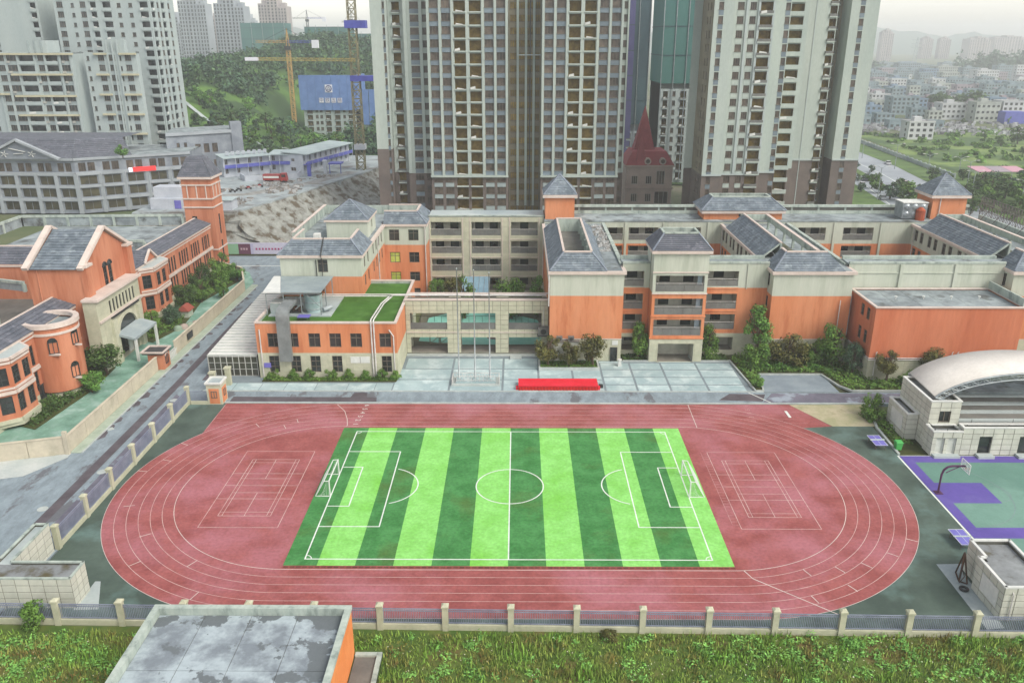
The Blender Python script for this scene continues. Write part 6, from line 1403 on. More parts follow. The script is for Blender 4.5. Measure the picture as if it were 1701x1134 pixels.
# ---------------- grey office building, three facets
GR = mat('grey_stone_facade', S(158,166,174,K), S(142,150,160,K), .2, .8, c3=S(130,138,148,K), s3=.1); GRL = mat('grey_stone_trim', S(178,186,192,K), S(164,172,178,K), .3)
OLIVE = mat('olive_window_glass', S(86,82,56,K), S(58,56,42,K), .4, .5, spec=.4, objrand=.2)  # dark olive pane colour of the lower office windows
t = thing('office_building', 'grey four storey office building with pediment and red sign', 'building', (-130, 240, 0))
def gfac(p0, p1, n, top=True, z1=15.6):
    L = (Vector(p1)-Vector(p0)).length; w = L/n; d = (Vector(p1)-Vector(p0))/L; nrm = Vector((d.y, -d.x)); lo = []; up = []
    for i in range(n):
        u = (i+.5)*w; lo += [(u-w*.36, u+w*.36, z, z+2.5) for z in (.9, 4.6, 8.1)]
        if top: up += [(u+q*w*.19-w*.15, u+q*w*.19+w*.15, 11.9, 14.3) for q in (-1, 1)]
    wb = MB(); wall(wb, p0, p1, 0, z1, lo+up); wb.build('wall', GR, t)
    put_windows(t, p0, p1, lo, 'mull', GR, OLIVE); put_windows(t, p0, p1, up, 'triple', FRAME, HGL)
    for i in range(n+1):
        c = Vector(p0)+d*w*i+nrm*.25; MB().bar((c.x, c.y, 0), (c.x, c.y, 11.2), 1.0, .5).build('pilaster', GRL, t)
    for z, h in ((3.6, .8), (7.3, .7), (10.8, .9), (15.0, .7)): trimband(t, p0, p1, z, h, .45, GRL)
gfac((-190, 240), (-148.5, 236.0), 6); gfac((-148.5, 236.0), (-125.5, 235.2), 4); gfac((-125.5, 235.2), (-98, 250), 5)
wb = MB(); wall(wb, (-98, 250), (-100, 268), 0, 15.6); wb.build('wall', GR, t)
MB().prism([(-190, 241), (-125.5, 236.4), (-98.5, 251), (-101, 268), (-190, 268)], 15.3, 15.62).build('flat_roof', CONC, t)
m = MB(); m.slate((-190, 239.8, 15.7), (-125.6, 235, 15.7), (-127.5, 242, 20.2), (-190, 246, 20.2), 10); m.slate((-125.6, 235, 15.7), (-112, 242.5, 15.7), (-116, 247, 20.2), (-127.5, 242, 20.2), 10); m.face([(-190, 246, 20.2), (-127.5, 242, 20.2), (-116, 247, 20.2), (-116, 260, 20.2), (-190, 260, 20.2)]); m.build('slate_roof', SLATE_D, t)
# pediment
yp = 235.1; g = MB(); g.face([(-150.5, yp-.6, 15.6), (-129.5, yp-1.0, 15.6), (-140, yp-.8, 20.4)]); g.face([(-140, yp+5, 20.4), (-129.5, yp+5, 15.6), (-150.5, yp+5, 15.6)]); o = g.build('pediment', GR, t)
for a, b in (((-151.4, yp-.8, 15.6), (-140, yp-1, 20.9)), ((-128.6, yp-1.2, 15.6), (-140, yp-1, 20.9))): MB().bar(a, b, 1.2, .6).build('raking_cornice', GRL, o)
m = MB(); m.slate((-150.5, yp+5, 15.7), (-150.5, yp-.6, 15.7), (-140, yp-.8, 20.6), (-140, yp+5, 20.6), 6); m.slate((-129.5, yp-1, 15.7), (-129.5, yp+5, 15.7), (-140, yp+5, 20.6), (-140, yp-.8, 20.6), 6); m.build('pediment_roof', SLATE_D, o)
e = MB()
for cx in (-144, -136.3):
    for k in range(5): a = k*1.26; e.bar((cx+.2*math.cos(a), yp-.99, 17.0+.2*math.sin(a)), (cx+1.1*math.cos(a), yp-.99, 17.0+.9*math.sin(a)), .25, .12)
e.bar((-142.6, yp-.97, 18.6), (-138.0, yp-1.02, 17.6), .35, .12); e.bar((-141.4, yp-.97, 17.0), (-138.6, yp-1.0, 17.2), .3, .12); e.build('relief_ornament', WHITE, o)
# red sign
SG = thing('red_sign', 'glowing red fascia sign with white badge on the office corner', 'sign', (-108, 243.6, 11))
p0, p1 = Vector((-112.0, 241.9)), Vector((-106.6, 244.8)); d = (p1-p0).normalized(); MB().bar((p0.x, p0.y, 11.6), (p1.x, p1.y, 11.6), .5, 1.2).build('sign_box', mat('red_sign_face', S(236,60,60,K), emit=(S(255,50,50), .5)), SG)
MB().bar((p0.x-.2-d.x*.8, p0.y-.5-d.y*.8, 11.6), (p0.x-.2+d.x*.2, p0.y-.5+d.y*.2, 11.6), .3, 1.2).build('badge', mat('badge_white', S(240,240,250,K), emit=(S(240,240,255), .4)), SG)
# taller end block
t = thing('office_end_block', 'tall grey end block with paired pilasters beside the office', 'building', (-95, 268, 0))
wb = MB(); eo = [(8.5+i*2.6, 10.2+i*2.6, 13.5, 16.3) for i in range(3)]+[(8.5+i*2.6, 10.2+i*2.6, 9, 11.2) for i in range(3)]+[(3.0, 3.9, 3, 17), (5.2, 6.1, 3, 17)]
pa, pb_ = (-108, 258), (-90, 271); wall(wb, pa, pb_, 0, 20, eo); wall(wb, pb_, (-94, 286), 0, 20); wall(wb, (-112, 274), pa, 0, 20); wb.build('wall', GR, t); put_windows(t, pa, pb_, eo[:6], 'mull', FRAME, HGL); put_windows(t, pa, pb_, eo[6:], 'none', DARK, HGL)
MB().prism([pa, pb_, (-94, 286), (-112, 274)], 19.6, 20.1).build('roof', CONC, t); trimband(t, pa, pb_, 19.2, .9, .5, GRL); MB().prism([(-91.5, 269.3), (-88.6, 271.2), (-90.4, 274.4), (-93, 272.5)], 0, 22.4).build('corner_pier', GR, t)

# ---------------- the hill, terrace, retaining slope and pit
MEAD = mat('park_meadow', S(112,152,70,.6), S(88,124,62,.6), .05, .95, .4, 2, c3=S(70,98,56,.6), s3=.03, lo3=.44, hi3=.56)
sm = lambda a: max(0., min(1., a))**2*(3-2*max(0., min(1., a)))
def hz(x, y):
    A = max(0, min(20, (-x-84)*.34)); h = 7.5+A*sm((y-292)/75); h += ((17+24*sm((x+235)/115))-7.5-A*.8)*sm((y-375)/215); h *= 1-.75*sm((y-640)/400)
    h += 1.2*math.sin(x*.07+y*.03)*sm((y-320)/60)
    c = sm((x+122)/12)*sm((y-376)/14)*(1-sm((y-452)/28)); h = h*(1-c)+1.5*c
    return h if x < -40 else h*(1-sm((x+40)/60))
m = MB(); nx, ny = 60, 60; gx = lambda i: -470+i*540/nx; gy = lambda j: 286+j*760/ny
m.v = [(gx(i), gy(j), hz(gx(i), gy(j))) for j in range(ny+1) for i in range(nx+1)]
for j in range(ny):
    for i in range(nx): a = j*(nx+1)+i; m.f.append((a, a+1, a+nx+2, a+nx+1)); m.m.append(0)
tag(m.build('wooded_hill', MEAD, None, True), kind='structure')
YARD = mat('site_concrete', S(182,194,196,K), S(150,160,164,K), .2, .9, .2, 4, c3=S(128,126,122,K), s3=.12, lo3=.52, hi3=.62)
EDGE = [(-93, 196.5), (-68.6, 197.6), (-63.5, 212), (-58.5, 226), (-52.5, 246), (-47, 264), (-43, 286), (-42, 300)]
tag(MB().prism(EDGE+[(-120, 300), (-93, 272)], -.5, 8.0).build('upper_terrace', YARD), kind='structure')
ROCK = mat('sprayed_rock', S(164,168,162,K), S(120,120,114,K), .4, .95, 1., 1.5, c3=S(100,92,78,K), s3=.4, lo3=.52, hi3=.6)
m = MB(); rows = 9; pts = []
for i in range(len(EDGE)-2):
    for q in range(8): a, b = Vector(EDGE[i]), Vector(EDGE[i+1]); pts.append(a.lerp(b, q/8))
for k, p in enumerate(pts):
    for r_ in range(rows+1):
        f = r_/rows; o = 9.5*f**1.2; dz = 7.7-f*8.4; jx = .9*math.sin(k*1.9+r_*.3)+.8*math.sin(k*.75-r_*.5)+.5*math.sin(k*3.1+r_*1.4); ok = .25+.75*min(1, f*4)
        jx += rnd.uniform(-.5, .5); m.v.append((p.x+o*.93+jx*ok+.15, p.y-o*.36+jx*.5*ok, dz+.3*math.sin(k*2.3+r_)*ok if r_ < rows else -.6))
for k in range(len(pts)-1):
    for r_ in range(rows): a = k*(rows+1)+r_; m.f.append((a, a+1, a+rows+2, a+rows+1)); m.m.append(0)
tag(m.build('retaining_slope', ROCK), kind='structure')
sheet('pit_floor', [(-92, 187), (-20, 187), (-20, 270), (-45, 270)], -.3, mat('pit_earth', S(150,142,130,K), S(120,112,102,K), .3, .95, .6, 2))
rb = MB(); RUBM = mat('site_rubble', S(182,180,174,K), S(132,124,114,K), 1.2, .95, island=.25)
for i in range(1500):
    u = rnd.random(); y = 188+u*70; x = -66+u*26+rnd.random()*26; s = .15+rnd.random()**3*.9; z = -.3; j = lambda: .5+rnd.random()*.6
    rb.hexa([(x-s*j(), y-s*j(), z), (x+s*j(), y-s*j(), z), (x+s*j(), y+s*j(), z), (x-s*j(), y+s*j(), z), (x-s*.5, y-s*.5, z+s*j()), (x+s*.5, y-s*.5, z+s*j()), (x+s*.5, y+s*.5, z+s*j()), (x-s*.5, y+s*.5, z+s*j())])
tag(rb.build('site_rubble', RUBM), 'broken stones strewn over the floor of the building pit', kind='stuff')
# hoarding with advertising panels
t = thing('site_hoarding', 'long hoarding with advertising panels along the cross road', 'hoarding', (-58, 187, 0))
HC = [mat('hoard_plum', S(112,72,92,K)), mat('hoard_lilac', S(190,190,220,K)), mat('hoard_green', S(150,196,160,K)), mat('hoard_white', S(206,206,226,K))]
for i, (x, w, c) in enumerate(((-72, 3.6, 0), (-68.4, 1.0, 1), (-67.4, 2.6, 2), (-64.8, 2.8, 0), (-62, .7, 1), (-61.3, 7.6, 3), (-53.7, 4, 1), (-49.7, 5, 0), (-44.7, 5, 3))):
    MB().box(x, x+w-.03, 186.6, 186.75, .3, 2.7).build('panel', HC[c], t)
    if w > 2.5 and c in (0, 3):
        l_ = MB()
        for k in range(int(w*1.2)): l_.box(x+.5+k*(w-1)/max(1, int(w*1.2)), x+.5+k*(w-1)/max(1, int(w*1.2))+.4, 186.55, 186.597, 1.3, 1.75)
        l_.build('lettering', mat('hoard_magenta', S(170,70,120,K)) if c == 3 else mat('hoard_pale', S(200,170,180,K)), t)['kind'] = 'stuff'
MB().box(-72, -39.7, 186.6, 186.8, 0, .28).build('base', SOIL, t); MB().box(-72, -39.7, 186.62, 186.78, 2.72, 2.95).build('top_trim', HC[3], t)
tag(MB().bar((-72, 188.5, .8), (-41, 188.5, .8), .5, .25).bar((-72, 189.4, 1.0), (-41, 189.4, 1.0), .5, .2).build('pipe_bundle', mat('pink_pipe', S(196,150,150,K))), 'pinkish bundle of long pipes lying behind the hoarding', 'pipes')
# site cabins
CBW = mat('cabin_white', S(206,212,220,K), S(190,198,208,K), .4, .6); CBB = mat('cabin_blue', S(104,110,196,K), S(90,98,180,K), .4, .6); CBR = mat('cabin_roof', S(190,206,206,K), S(172,190,192,K), .3, .6); CBG = mat('cabin_gallery', S(120,104,100,K), S(100,88,86,K), .5)
def cabin(label, p0, p1, d, z=8.0, h=5.6):
    t = thing('site_cabin', label, 'cabin', (p0[0], p0[1], z), 'site cabins'); p0, p1 = Vector(p0), Vector(p1); L = (p1-p0).length; u = (p1-p0)/L; n_ = Vector((u.y, -u.x))
    Q = lambda a, k: p0+u*a-n_*k
    wb = MB(); c = [Q(0, 0), Q(L, 0), Q(L, d), Q(0, d)]; n = int(L/3.2); ops = [(i*L/n+.5, i*L/n+1.5, zz, zz+1.7) for i in range(n) for zz in (z+.9, z+3.6)]
    wall(wb, c[0], c[1], z, z+h, ops); wall(wb, c[1], c[2], z, z+h); wall(wb, c[2], c[3], z, z+h); wall(wb, c[3], c[0], z, z+h, [(d/2-.6, d/2+.6, z+3.6, z+4.6), (d/2-.9, d/2+.9, z+.7, z+1.9)]); wb.build('wall', CBW, t)
    put_windows(t, c[0], c[1], ops, 'mull', CBW, HGL); put_windows(t, c[3], c[0], [(d/2-.6, d/2+.6, z+3.6, z+4.6), (d/2-.9, d/2+.9, z+.7, z+1.9)], 'mull', CBW, HGL)
    a, b = Q(-.3, -1.5), Q(L+.3, -1.5); e, f = Q(L+.3, d+.3), Q(-.3, d+.3); MB().hexa([(a.x, a.y, z+h), (b.x, b.y, z+h), (e.x, e.y, z+h+.5), (f.x, f.y, z+h+.5), (a.x, a.y, z+h+.2), (b.x, b.y, z+h+.2), (e.x, e.y, z+h+.75), (f.x, f.y, z+h+.75)]).build('roof', CBR, t)
    a, b = Q(0, -.7), Q(L, -.7); MB().bar((a.x, a.y, z+2.75), (b.x, b.y, z+2.75), 1.3, .16).build('gallery_floor', CBB, t); a, b = Q(0, -1.3), Q(L, -1.3); MB().bar((a.x, a.y, z+3.3), (b.x, b.y, z+3.3), .08, .85).build('gallery_rail', CBB, t)
    for i in range(n+1): q = Q(L*i/n, -1.3); MB().box(q.x-.07, q.x+.07, q.y-.07, q.y+.07, z, z+h).build('post', CBW, t)
    return t
t = cabin('blue railed site cabin with rooftop tanks facing the sand lot', (-88.5, 250), (-77, 258.5), 6)
for i in range(8): MB().box(-88.4+i*1.35, -87.6+i*1.35, 252.6+i*1.0, 253.5+i*1.0, 14.2, 15.2).build('roof_tank', CBW, t)
cabin('short blue railed site cabin joining the tank roofed one', (-77, 259.5), (-67.2, 259.5), 6); cabin('long blue railed site cabin running away along the cliff', (-66.2, 257), (-57.8, 287), 7, h=5.8)
for x, y, lab in ((-63.4, 252.6, 'tall violet gate post at the cliff edge'), (-59.8, 258.5, 'plain gate post beside the violet one')):
    tag(MB().box(x-.5, x+.5, y-.5, y+.5, 7.9, 11.6).box(x-.65, x+.65, y-.65, y+.65, 11.6, 12.0).build('gate_post', CBB if 'violet' in lab and 'plain' not in lab else CBW), lab, 'post')
t = thing('gate_canopy', 'violet canopy roof over the site gate', 'canopy', (-57, 259, 8)); MB().box(-58.6, -54.6, 257.5, 261.5, 10.8, 11.2).build('roof', CBB, t)
for x in (-58.3, -54.9): MB().box(x-.1, x+.1, 257.8, 258, 8, 10.8).build('post', CBB, t)
t = thing('low_shed', 'low white shed at the cliff top edge', 'shed', (-73, 201, 8)); MB().box(-79, -69.6, 199.2, 203.6, 8, 10.4).build('wall', CBW, t); MB().box(-79.3, -69.3, 198.9, 203.9, 10.4, 10.6).build('roof', CBR, t); MB().box(-73.5, -72.7, 199.1, 199.19, 8, 9.9).build('door', DARK, t)
t = thing('container_cabin', 'white stacked container cabin behind the slim orange tower', 'cabin', (-84, 205, 8)); MB().box(-90, -80.6, 200.5, 205, 8, 10.6).build('lower_unit', CBW, t); MB().box(-89.4, -81, 202, 206, 10.61, 13.2).build('upper_unit', CBW, t); MB().box(-84, -82.4, 200.4, 200.49, 8.2, 10.2).build('door', TT, t)
t = thing('sand_lot_wall', 'low white block wall round the sand lot', 'wall', (-70, 246, 8))
for a, b in (((-80, 243), (-66, 248.5)), ((-66, 248.5), (-66.5, 255)), ((-80, 243), (-83, 248))): MB().bar((*a, 8.8), (*b, 8.8), .3, 1.6).build('wall_run', CBW, t)
sheet('sand_lot', [(-79.8, 243.4), (-66.4, 248.8), (-66.8, 255), (-82.6, 248.3)], 8.02, mat('sand_lot', S(206,210,204,K), S(188,194,190,K), .2))
yc = MB(); YCM = mat('yard_goods', S(190,194,196,K), S(130,118,104,K), .8, .9, island=.4)
for i in range(240):
    u = rnd.random(); x, y = (-90+rnd.random()*20, 206+rnd.random()*8) if i % 3 == 0 else (-84+u*26+rnd.random()*3, 222+u*30+rnd.random()*3) if i % 3 == 1 else (-70+rnd.random()*9, 222+rnd.random()*14)
    a, b, c = .3+rnd.random()*1.4, .2+rnd.random()*.6, .1+rnd.random()*.7; yc.box(x, x+a, y, y+b, 8.0, 8.0+c)
tag(yc.build('yard_goods', YCM), 'small stacks of building goods scattered over the site yard', kind='stuff')
strip([(-90, 214), (-72, 222), (-60, 240), (-52, 262)], 4.2, 8.015).build('site_track', mat('muddy_track', S(168,172,170,K), S(140,138,132,K), .5, .95, .2, 4)); tag(bpy.data.objects['site_track'], kind='structure')
# red lorry
RED = mat('lorry_red', S(176,62,58,K), S(150,50,48,K), 1., .5)
t = thing('dump_lorry', 'red dump lorry parked at the sand lot wall', 'lorry', (-69, 240, 8)); x, y = -69.8, 239.6
MB().box(x-3.6, x+1.2, y-1.1, y+1.1, 9.0, 10.6).build('tipper_body', RED, t); MB().hexa([(x+1.4, y-1.1, 8.8), (x+3.2, y-1.1, 8.8), (x+3.2, y+1.1, 8.8), (x+1.4, y+1.1, 8.8), (x+1.4, y-1.05, 10.9), (x+2.9, y-1.05, 10.9), (x+2.9, y+1.05, 10.9), (x+1.4, y+1.05, 10.9)]).build('cab', RED, t); MB().box(x+1.8, x+2.9, y-1.14, y-1.06, 9.9, 10.6).build('cab_window', GLASS, t); MB().box(x-3.4, x+1.0, y-1.16, y-1.101, 9.6, 10.2).build('side_stripe', WHITE, t)
for wx in (-2.8, -1.7, 2.3):
    for s in (-1, 1): w_ = MB().tube([(x+wx, y+s*.8, 8.5), (x+wx, y+s*1.12, 8.5)], .5, 14).build('wheel', DARK, t)
# person-sized motorbikes on the upper road
for i, (x, y) in enumerate(((-76.5, 226), (-74.8, 229.2), (-77.6, 224.2), (-72.6, 232.5))):
    t = thing('motorbike', 'dark motorbike on the upper road, %s of four from the orange tower' % ('second', 'third', 'first', 'fourth')[i], 'motorbike', (x, y, 8), 'motorbikes on the upper road')
    for s in (-.6, .6): MB().tube([(x+s, y-.06, 8.32), (x+s, y+.06, 8.32)], .32, 10).build('wheel', DARK, t)
    MB().box(x-.45, x+.4, y-.14, y+.14, 8.45, 8.85).build('body', RED if i % 2 else DARK, t); MB().box(x-.6, x+.1, y-.13, y+.13, 8.86, 8.98).build('seat', DARK, t); MB().bar((x+.45, y-.35, 9.15), (x+.45, y+.35, 9.15), .06).build('handlebar', GALV, t)

# ---------------- blue clad tower with emblem
t = thing('clad_tower', 'concrete tower wrapped in blue climbing formwork with white lettering', 'building', (-92, 430, 0))
BLC = mat('blue_cladding', S(112,146,204,K), S(98,132,190,K), .3, .6, objrand=.06); x0, x1, y0, y1 = -107, -79.5, 420, 444
MB().box(x0+1.2, x1-1, y0+3, y1, 0, 15.5).build('concrete_frame', HRW2, t)
wb = MB(); facade(t, (x0+1.2, y0+1), (x1-1, y0+1), .6, 5, 2.9, [(3.0, 2.6, 'b'), (6.4, 1.4, 'n'), (8.6, 1.4, 'n'), (12.0, 2.6, 'b'), (16.6, 2.6, 'b'), (20.0, 1.3, 'n'), (23.2, 2.4, 'b')], [(99, 0)], wb, balm=HRW2, par=.5); wall(wb, (x1-1, y0+1), (x1-1, y1), 0, 15.5); wb.build('wall', [HRW2], t)
for i in range(7): MB().box(x0+i*3.93+.04, x0+(i+1)*3.93-.04, y0-.1*(i % 2), y0+1, 14.2, 30.6).build('clad_panel', BLC, t)
for i in range(6): MB().box(x1-.5, x1+.6+.1*(i % 2), y0+1.05+i*3.8, y0+1+(i+1)*3.8-.05, 14.2, 30.4).build('clad_panel', BLC, t)
EMB = mat('emblem_white', S(236,238,246,K)); EMD = mat('emblem_navy', S(54,60,130,K))
MB().box(-94.3, -90.7, y0-.24, y0-.115, 22.6, 26.2).build('emblem_plate', EMB, t)
MB().tube([(-92.5+1.35*math.cos(a*math.pi/12), y0-.27, 24.4+1.35*math.sin(a*math.pi/12)) for a in range(25)], .2, 5).build('emblem_ring', EMD, t)
b = MB(); b.bar((-93.3, y0-.27, 23.6), (-92.6, y0-.27, 25.1), .35, .1); b.bar((-91.7, y0-.27, 23.6), (-92.4, y0-.27, 25.1), .35, .1); b.bar((-93.1, y0-.28, 23.9), (-91.9, y0-.28, 23.9), .3, .1); b.build('emblem_mark', EMD, t)
for i, ch in enumerate('中铁五局'):
    MB().box(-97.5+i*3.0, -95.3+i*3.0, y0-.24, y0-.115, 17.8, 20.0).build('letter_plate', EMB, t); text('letter', ch, (-96.4+i*3.0, y0-.26, 18.9), 2.1, EMD, t, rx=math.pi/2, ext=.03)
t = thing('clad_block', 'narrow blue clad block squeezed beside the lattice mast', 'building', (-68, 400, 0))
MB().box(-72.5, -63.5, 402, 415, 0, 13).build('concrete_frame', HRW2, t)
for i in range(3): MB().box(-73+i*3.2, -70.1+i*3.2, 401, 402, 9, 25).build('clad_panel', BLC, t)

# ---------------- tower cranes
YEL = mat('crane_yellow', S(216,176,110,K), S(198,156,94,K), .6, .6); OLV = mat('mast_olive', S(150,144,110,K), S(128,124,96,K), .6, .6); CBL = mat('crane_blue', S(88,96,190,K), S(80,86,170,K), .5, .6)
def lattice(mb, a, b, w, n):
    a, b = Vector(a), Vector(b); d = (b-a).normalized(); u = d.cross(Vector((0, 1, 0))); u = Vector((1, 0, 0)) if u.length < .1 else u.normalized(); v = d.cross(u).normalized()
    cs = [(u*x+v*y)*w/2 for x, y in ((-1, -1), (1, -1), (1, 1), (-1, 1))]
    for c in cs: mb.bar(a+c, b+c, w*.11)
    for i in range(n):
        p, q = a.lerp(b, i/n), a.lerp(b, (i+1)/n)
        for k in range(4): c, e = cs[k], cs[(k+1) % 4]; mb.bar(p+(c if i % 2 else e), q+(e if i % 2 else c), w*.09); mb.bar(p+c, p+e, w*.08)
def crane(label, x, y, z0, zm, w, jl, jr, zj, col, ang=0, top=True, n=None):
    t = thing('tower_crane', label, 'crane', (x, y, z0)); m = MB(); lattice(m, (x, y, z0), (x, y, zm), w, n or int((zm-z0)/w)); m.build('mast', col, t)
    ca, sa = math.cos(ang), math.sin(ang); P_ = lambda r, z: (x+r*ca, y+r*sa, z)
    if top:
        m = MB(); m.bar(P_(-.7, zm), P_(0, zm+w*4.5), w*.2); m.bar(P_(.7, zm), P_(0, zm+w*4.5), w*.2); m.build('apex_frame', col, t)
        m = MB(); m.bar(P_(0, zm+w*4.4), P_(jr*.7, zj+w*.5), w*.08); m.bar(P_(0, zm+w*4.4), P_(jl*.8, zj+w*.4), w*.08); m.build('tie_rod', DARK, t)
        MB().box(x-w*.8, x+w*.8, y-w*.8, y+w*.8, zm-w, zm).build('slewing_unit', DARK, t)
    m = MB(); lattice(m, P_(0, zj), P_(jr, zj), w*.6, int(abs(jr)/w/.9)); m.build('jib', col, t); m = MB(); lattice(m, P_(0, zj), P_(jl, zj), w*.6, int(abs(jl)/w/.9)); m.build('counter_jib', CBL if jl > 0 else col, t)
    MB().box(P_(jl, 0)[0]-w*.9, P_(jl, 0)[0]+w*.9, P_(jl, 0)[1]-w*.5, P_(jl, 0)[1]+w*.5, zj-w*1.7, zj+w*.4).build('counterweight', EMB, t)
    return t
crane('orange masted tower crane standing before the wooded hill', -108.5, 412, 8, 44, 1.7, 13, -15, 46, YEL)
crane('small far tower crane left on the hill skyline', -172, 720, 40, 62, 1.6, 14, -12, 63, DARK); crane('small far tower crane beside the netted hill building', -134, 710, 40, 62, 1.6, 9, -8, 60, DARK)
t = thing('lattice_mast', 'tall lattice crane mast with violet tie frames beside the middle high-rise', 'crane', (-49, 262, -.3)); m = MB(); lattice(m, (-50.0, 266, 3), (-50.0, 266, 37), 2.5, 14); m.build('lower_mast', OLV, t); m = MB(); lattice(m, (-50.0, 266, 37), (-50.0, 266, 72), 2.3, 15); m.build('upper_mast', OLV, t)
MB().box(-52.2, -45.8, 264.4, 268, 50.2, 52.4).build('tie_frame', CBL, t); MB().box(-51.5, -44, 264.4, 268, 35.0, 36.6).build('tie_frame', CBL, t); MB().box(-51.7, -48.2, 264.3, 267.7, 1.5, 4.2).build('foot_block', CBL, t); MB().box(-51.6, -48.2, 264.3, 267.6, 14.4, 16.0).build('tie_frame', CBW, t)
m = MB(); lattice(m, (-49.5, 264, 41.2), (-80, 268, 41.4), .8, 32); m.build('jib', mat('jib_yellow', S(206,190,120,K), S(190,172,104,K), .5), t); MB().box(-84, -80, 267.3, 268.3, 40.9, 41.9).build('counterweight', EMB, t)
# roof scaffolding heap before the middle high-rise
t = thing('scaffold_heap', 'tangled heap of scaffold poles on a low roof by the mast', 'scaffolding', (-32, 196, 3)); MB().box(-42, -24, 190, 205, 0, 5.5).build('low_roof', HRB, t); m = MB()
for i in range(90): x, y = -40+rnd.random()*12, 191+rnd.random()*12; a = rnd.random()*6.3; l_ = 1+rnd.random()*3; m.bar((x, y, 5.55+rnd.random()*.5), (x+l_*math.cos(a), y+l_*math.sin(a), 5.7+rnd.random()*1.4), .09)
m.build('poles', mat('pole_tan', S(170,150,120,K), S(140,130,110,K), .6), t)['kind'] = 'stuff'

# ---------------- valley road, cars, lamps, town
hw = tag(MB().prism([(104, 215), (150, 215), (152, 330), (160, 520), (136, 520), (122, 330), (106, 240)], -.6, -.2).build('valley_road', mat('valley_asphalt', S(170,178,184,K), S(150,158,166,K), .06)), kind='structure')
VERG = mat('road_verge', S(110,140,76,.62), S(90,118,64,.62), .15, .95, .4, 3)
for poly in ([(118, 240), (121, 240), (132, 330), (146, 520), (143, 520), (129, 330)], [(136, 215), (160, 215), (166, 330), (172, 520), (160, 520), (149, 330), (139, 260)], [(88, 250), (104, 222), (112, 250), (122, 330), (120, 400), (92, 400)]):
    sheet('road_verge', poly, -.15, VERG, hw)
strip([(127, 250), (135.5, 310), (142, 400)], .3, -.19).build('lane_line', LINE_W, hw); strip([(112, 245), (122, 300), (130, 380)], .3, -.19).build('lane_line', LINE_W, hw)
sheet('meadow', [(166, 290), (300, 290), (330, 470), (260, 480), (176, 440), (168, 360)], -.3, mat('meadow_grass', S(140,164,92,.62), S(104,134,72,.62), .06, .95, .4, 2, c3=S(86,114,68,.62), s3=.03, lo3=.46, hi3=.58))
t = thing('roadside_rail_wall', 'long pale balustrade between valley road and meadow', 'wall', (160, 350, 0))
for i in range(30):
    p = (157+i*.35, 300+i*4.6); MB().bar((p[0], p[1], .6), (p[0]+.33, p[1]+4.4, .6), .3, 1.5).build('panel', CONC_L, t); MB().box(p[0]-.3, p[0]+.3, p[1]-.25, p[1]+.25, -.4, 1.7).build('pier', CONC_L, t)
CARC = [mat('car_white', S(214,216,220,K), rough=.3, spec=.5), mat('car_dark', S(70,74,82,K), rough=.3, spec=.5), mat('car_pink', S(206,170,180,K), rough=.3, spec=.5), mat('car_grey', S(150,156,164,K), rough=.3, spec=.5)]
for i, (x, y, c, lab) in enumerate(((133.3, 286.6, 2, 'pinkish silver car alone on the far carriageway'), (122.8, 295.0, 1, 'dark car on the near carriageway behind a white one'), (117.7, 284.1, 0, 'white car on the near carriageway closest to the high-rise'), (122.0, 268.8, 0, 'white car half hidden by roadside trees'), (114.4, 259.2, 3, 'grey car nearest the school on the valley road'), (148.3, 336.1, 0, 'small white car far along the valley road'))):
    t = thing('car', lab, 'car', (x, y, -.2), 'cars on the valley road'); a = 1.35; z = -.2
    def cp(u, v, w): return (x+u*math.cos(a)-v*math.sin(a), y+u*math.sin(a)+v*math.cos(a), z+w)
    hx = lambda l0, l1, w0, z0, l2, l3, w1, z1: [cp(l0, -w0, z0), cp(l1, -w0, z0), cp(l1, w0, z0), cp(l0, w0, z0), cp(l2, -w1, z1), cp(l3, -w1, z1), cp(l3, w1, z1), cp(l2, w1, z1)]
    MB().hexa(hx(-2.2, 2.2, .88, .3, -2.15, 2.1, .85, .85)).build('body', CARC[c], t); MB().hexa(hx(-1.5, 1.0, .82, .852, -1.0, .4, .66, 1.4)).build('cabin', GLASS, t); MB().hexa(hx(-1.0, .4, .67, 1.401, -.95, .35, .64, 1.46)).build('roof', CARC[c], t)
    for l_ in (-1.35, 1.35):
        for s in (-1, 1): MB().tube([cp(l_, s*.68, .32), cp(l_, s*.9, .32)], .32, 10).build('wheel', DARK, t)
LAMPS = [(112.3, 258.2, 9.9), (152.3, 310.9, 6.8), (145.4, 323.1, 9.1), (147.0, 272.3, 9.7), (144.9, 353.9, 6.0), (148.9, 244.5, 8.0), (162.5, 308.1, 6.1), (141.9, 259.2, 8.4)]
for i, (x, y, h) in enumerate(LAMPS):
    t = thing('street_lamp', 'pale double armed street lamp, %s along the valley road from the town' % ['seventh', 'third', 'second', 'fifth', 'first', 'eighth', 'fourth', 'sixth'][i], 'street lamp', (x, y, -.2), 'street lamps on the valley road')
    MB().tube([(x, y, -.2), (x, y, h)], [.16, .1], 6).build('pole', GALV, t)
    for s in (-1, 1): MB().tube([(x, y, h-.4), (x+s*1.2, y, h+.3), (x+s*2.2, y, h+.35)], .07, 5).build('arm', GALV, t); MB().box(x+s*1.9, x+s*2.7, y-.15, y+.15, h+.25, h+.42).build('lamp_head', WIRE, t)
for (x, y, h, lab) in ((-96.5, 236, 9.5, 'single armed street lamp before the grey office'), (-69.8, 184.5, 17, 'slim tall pole lamp beside the slim orange tower')):
    t = thing('street_lamp', lab, 'street lamp', (x, y, 0)); MB().tube([(x, y, 0), (x, y, h-.6), (x+.3, y, h), (x+1.2, y, h+.1)], .1, 6).build('pole', WIRE, t); MB().box(x+.9, x+1.7, y-.15, y+.15, h-.02, h+.16).build('lamp_head', WIRE, t)
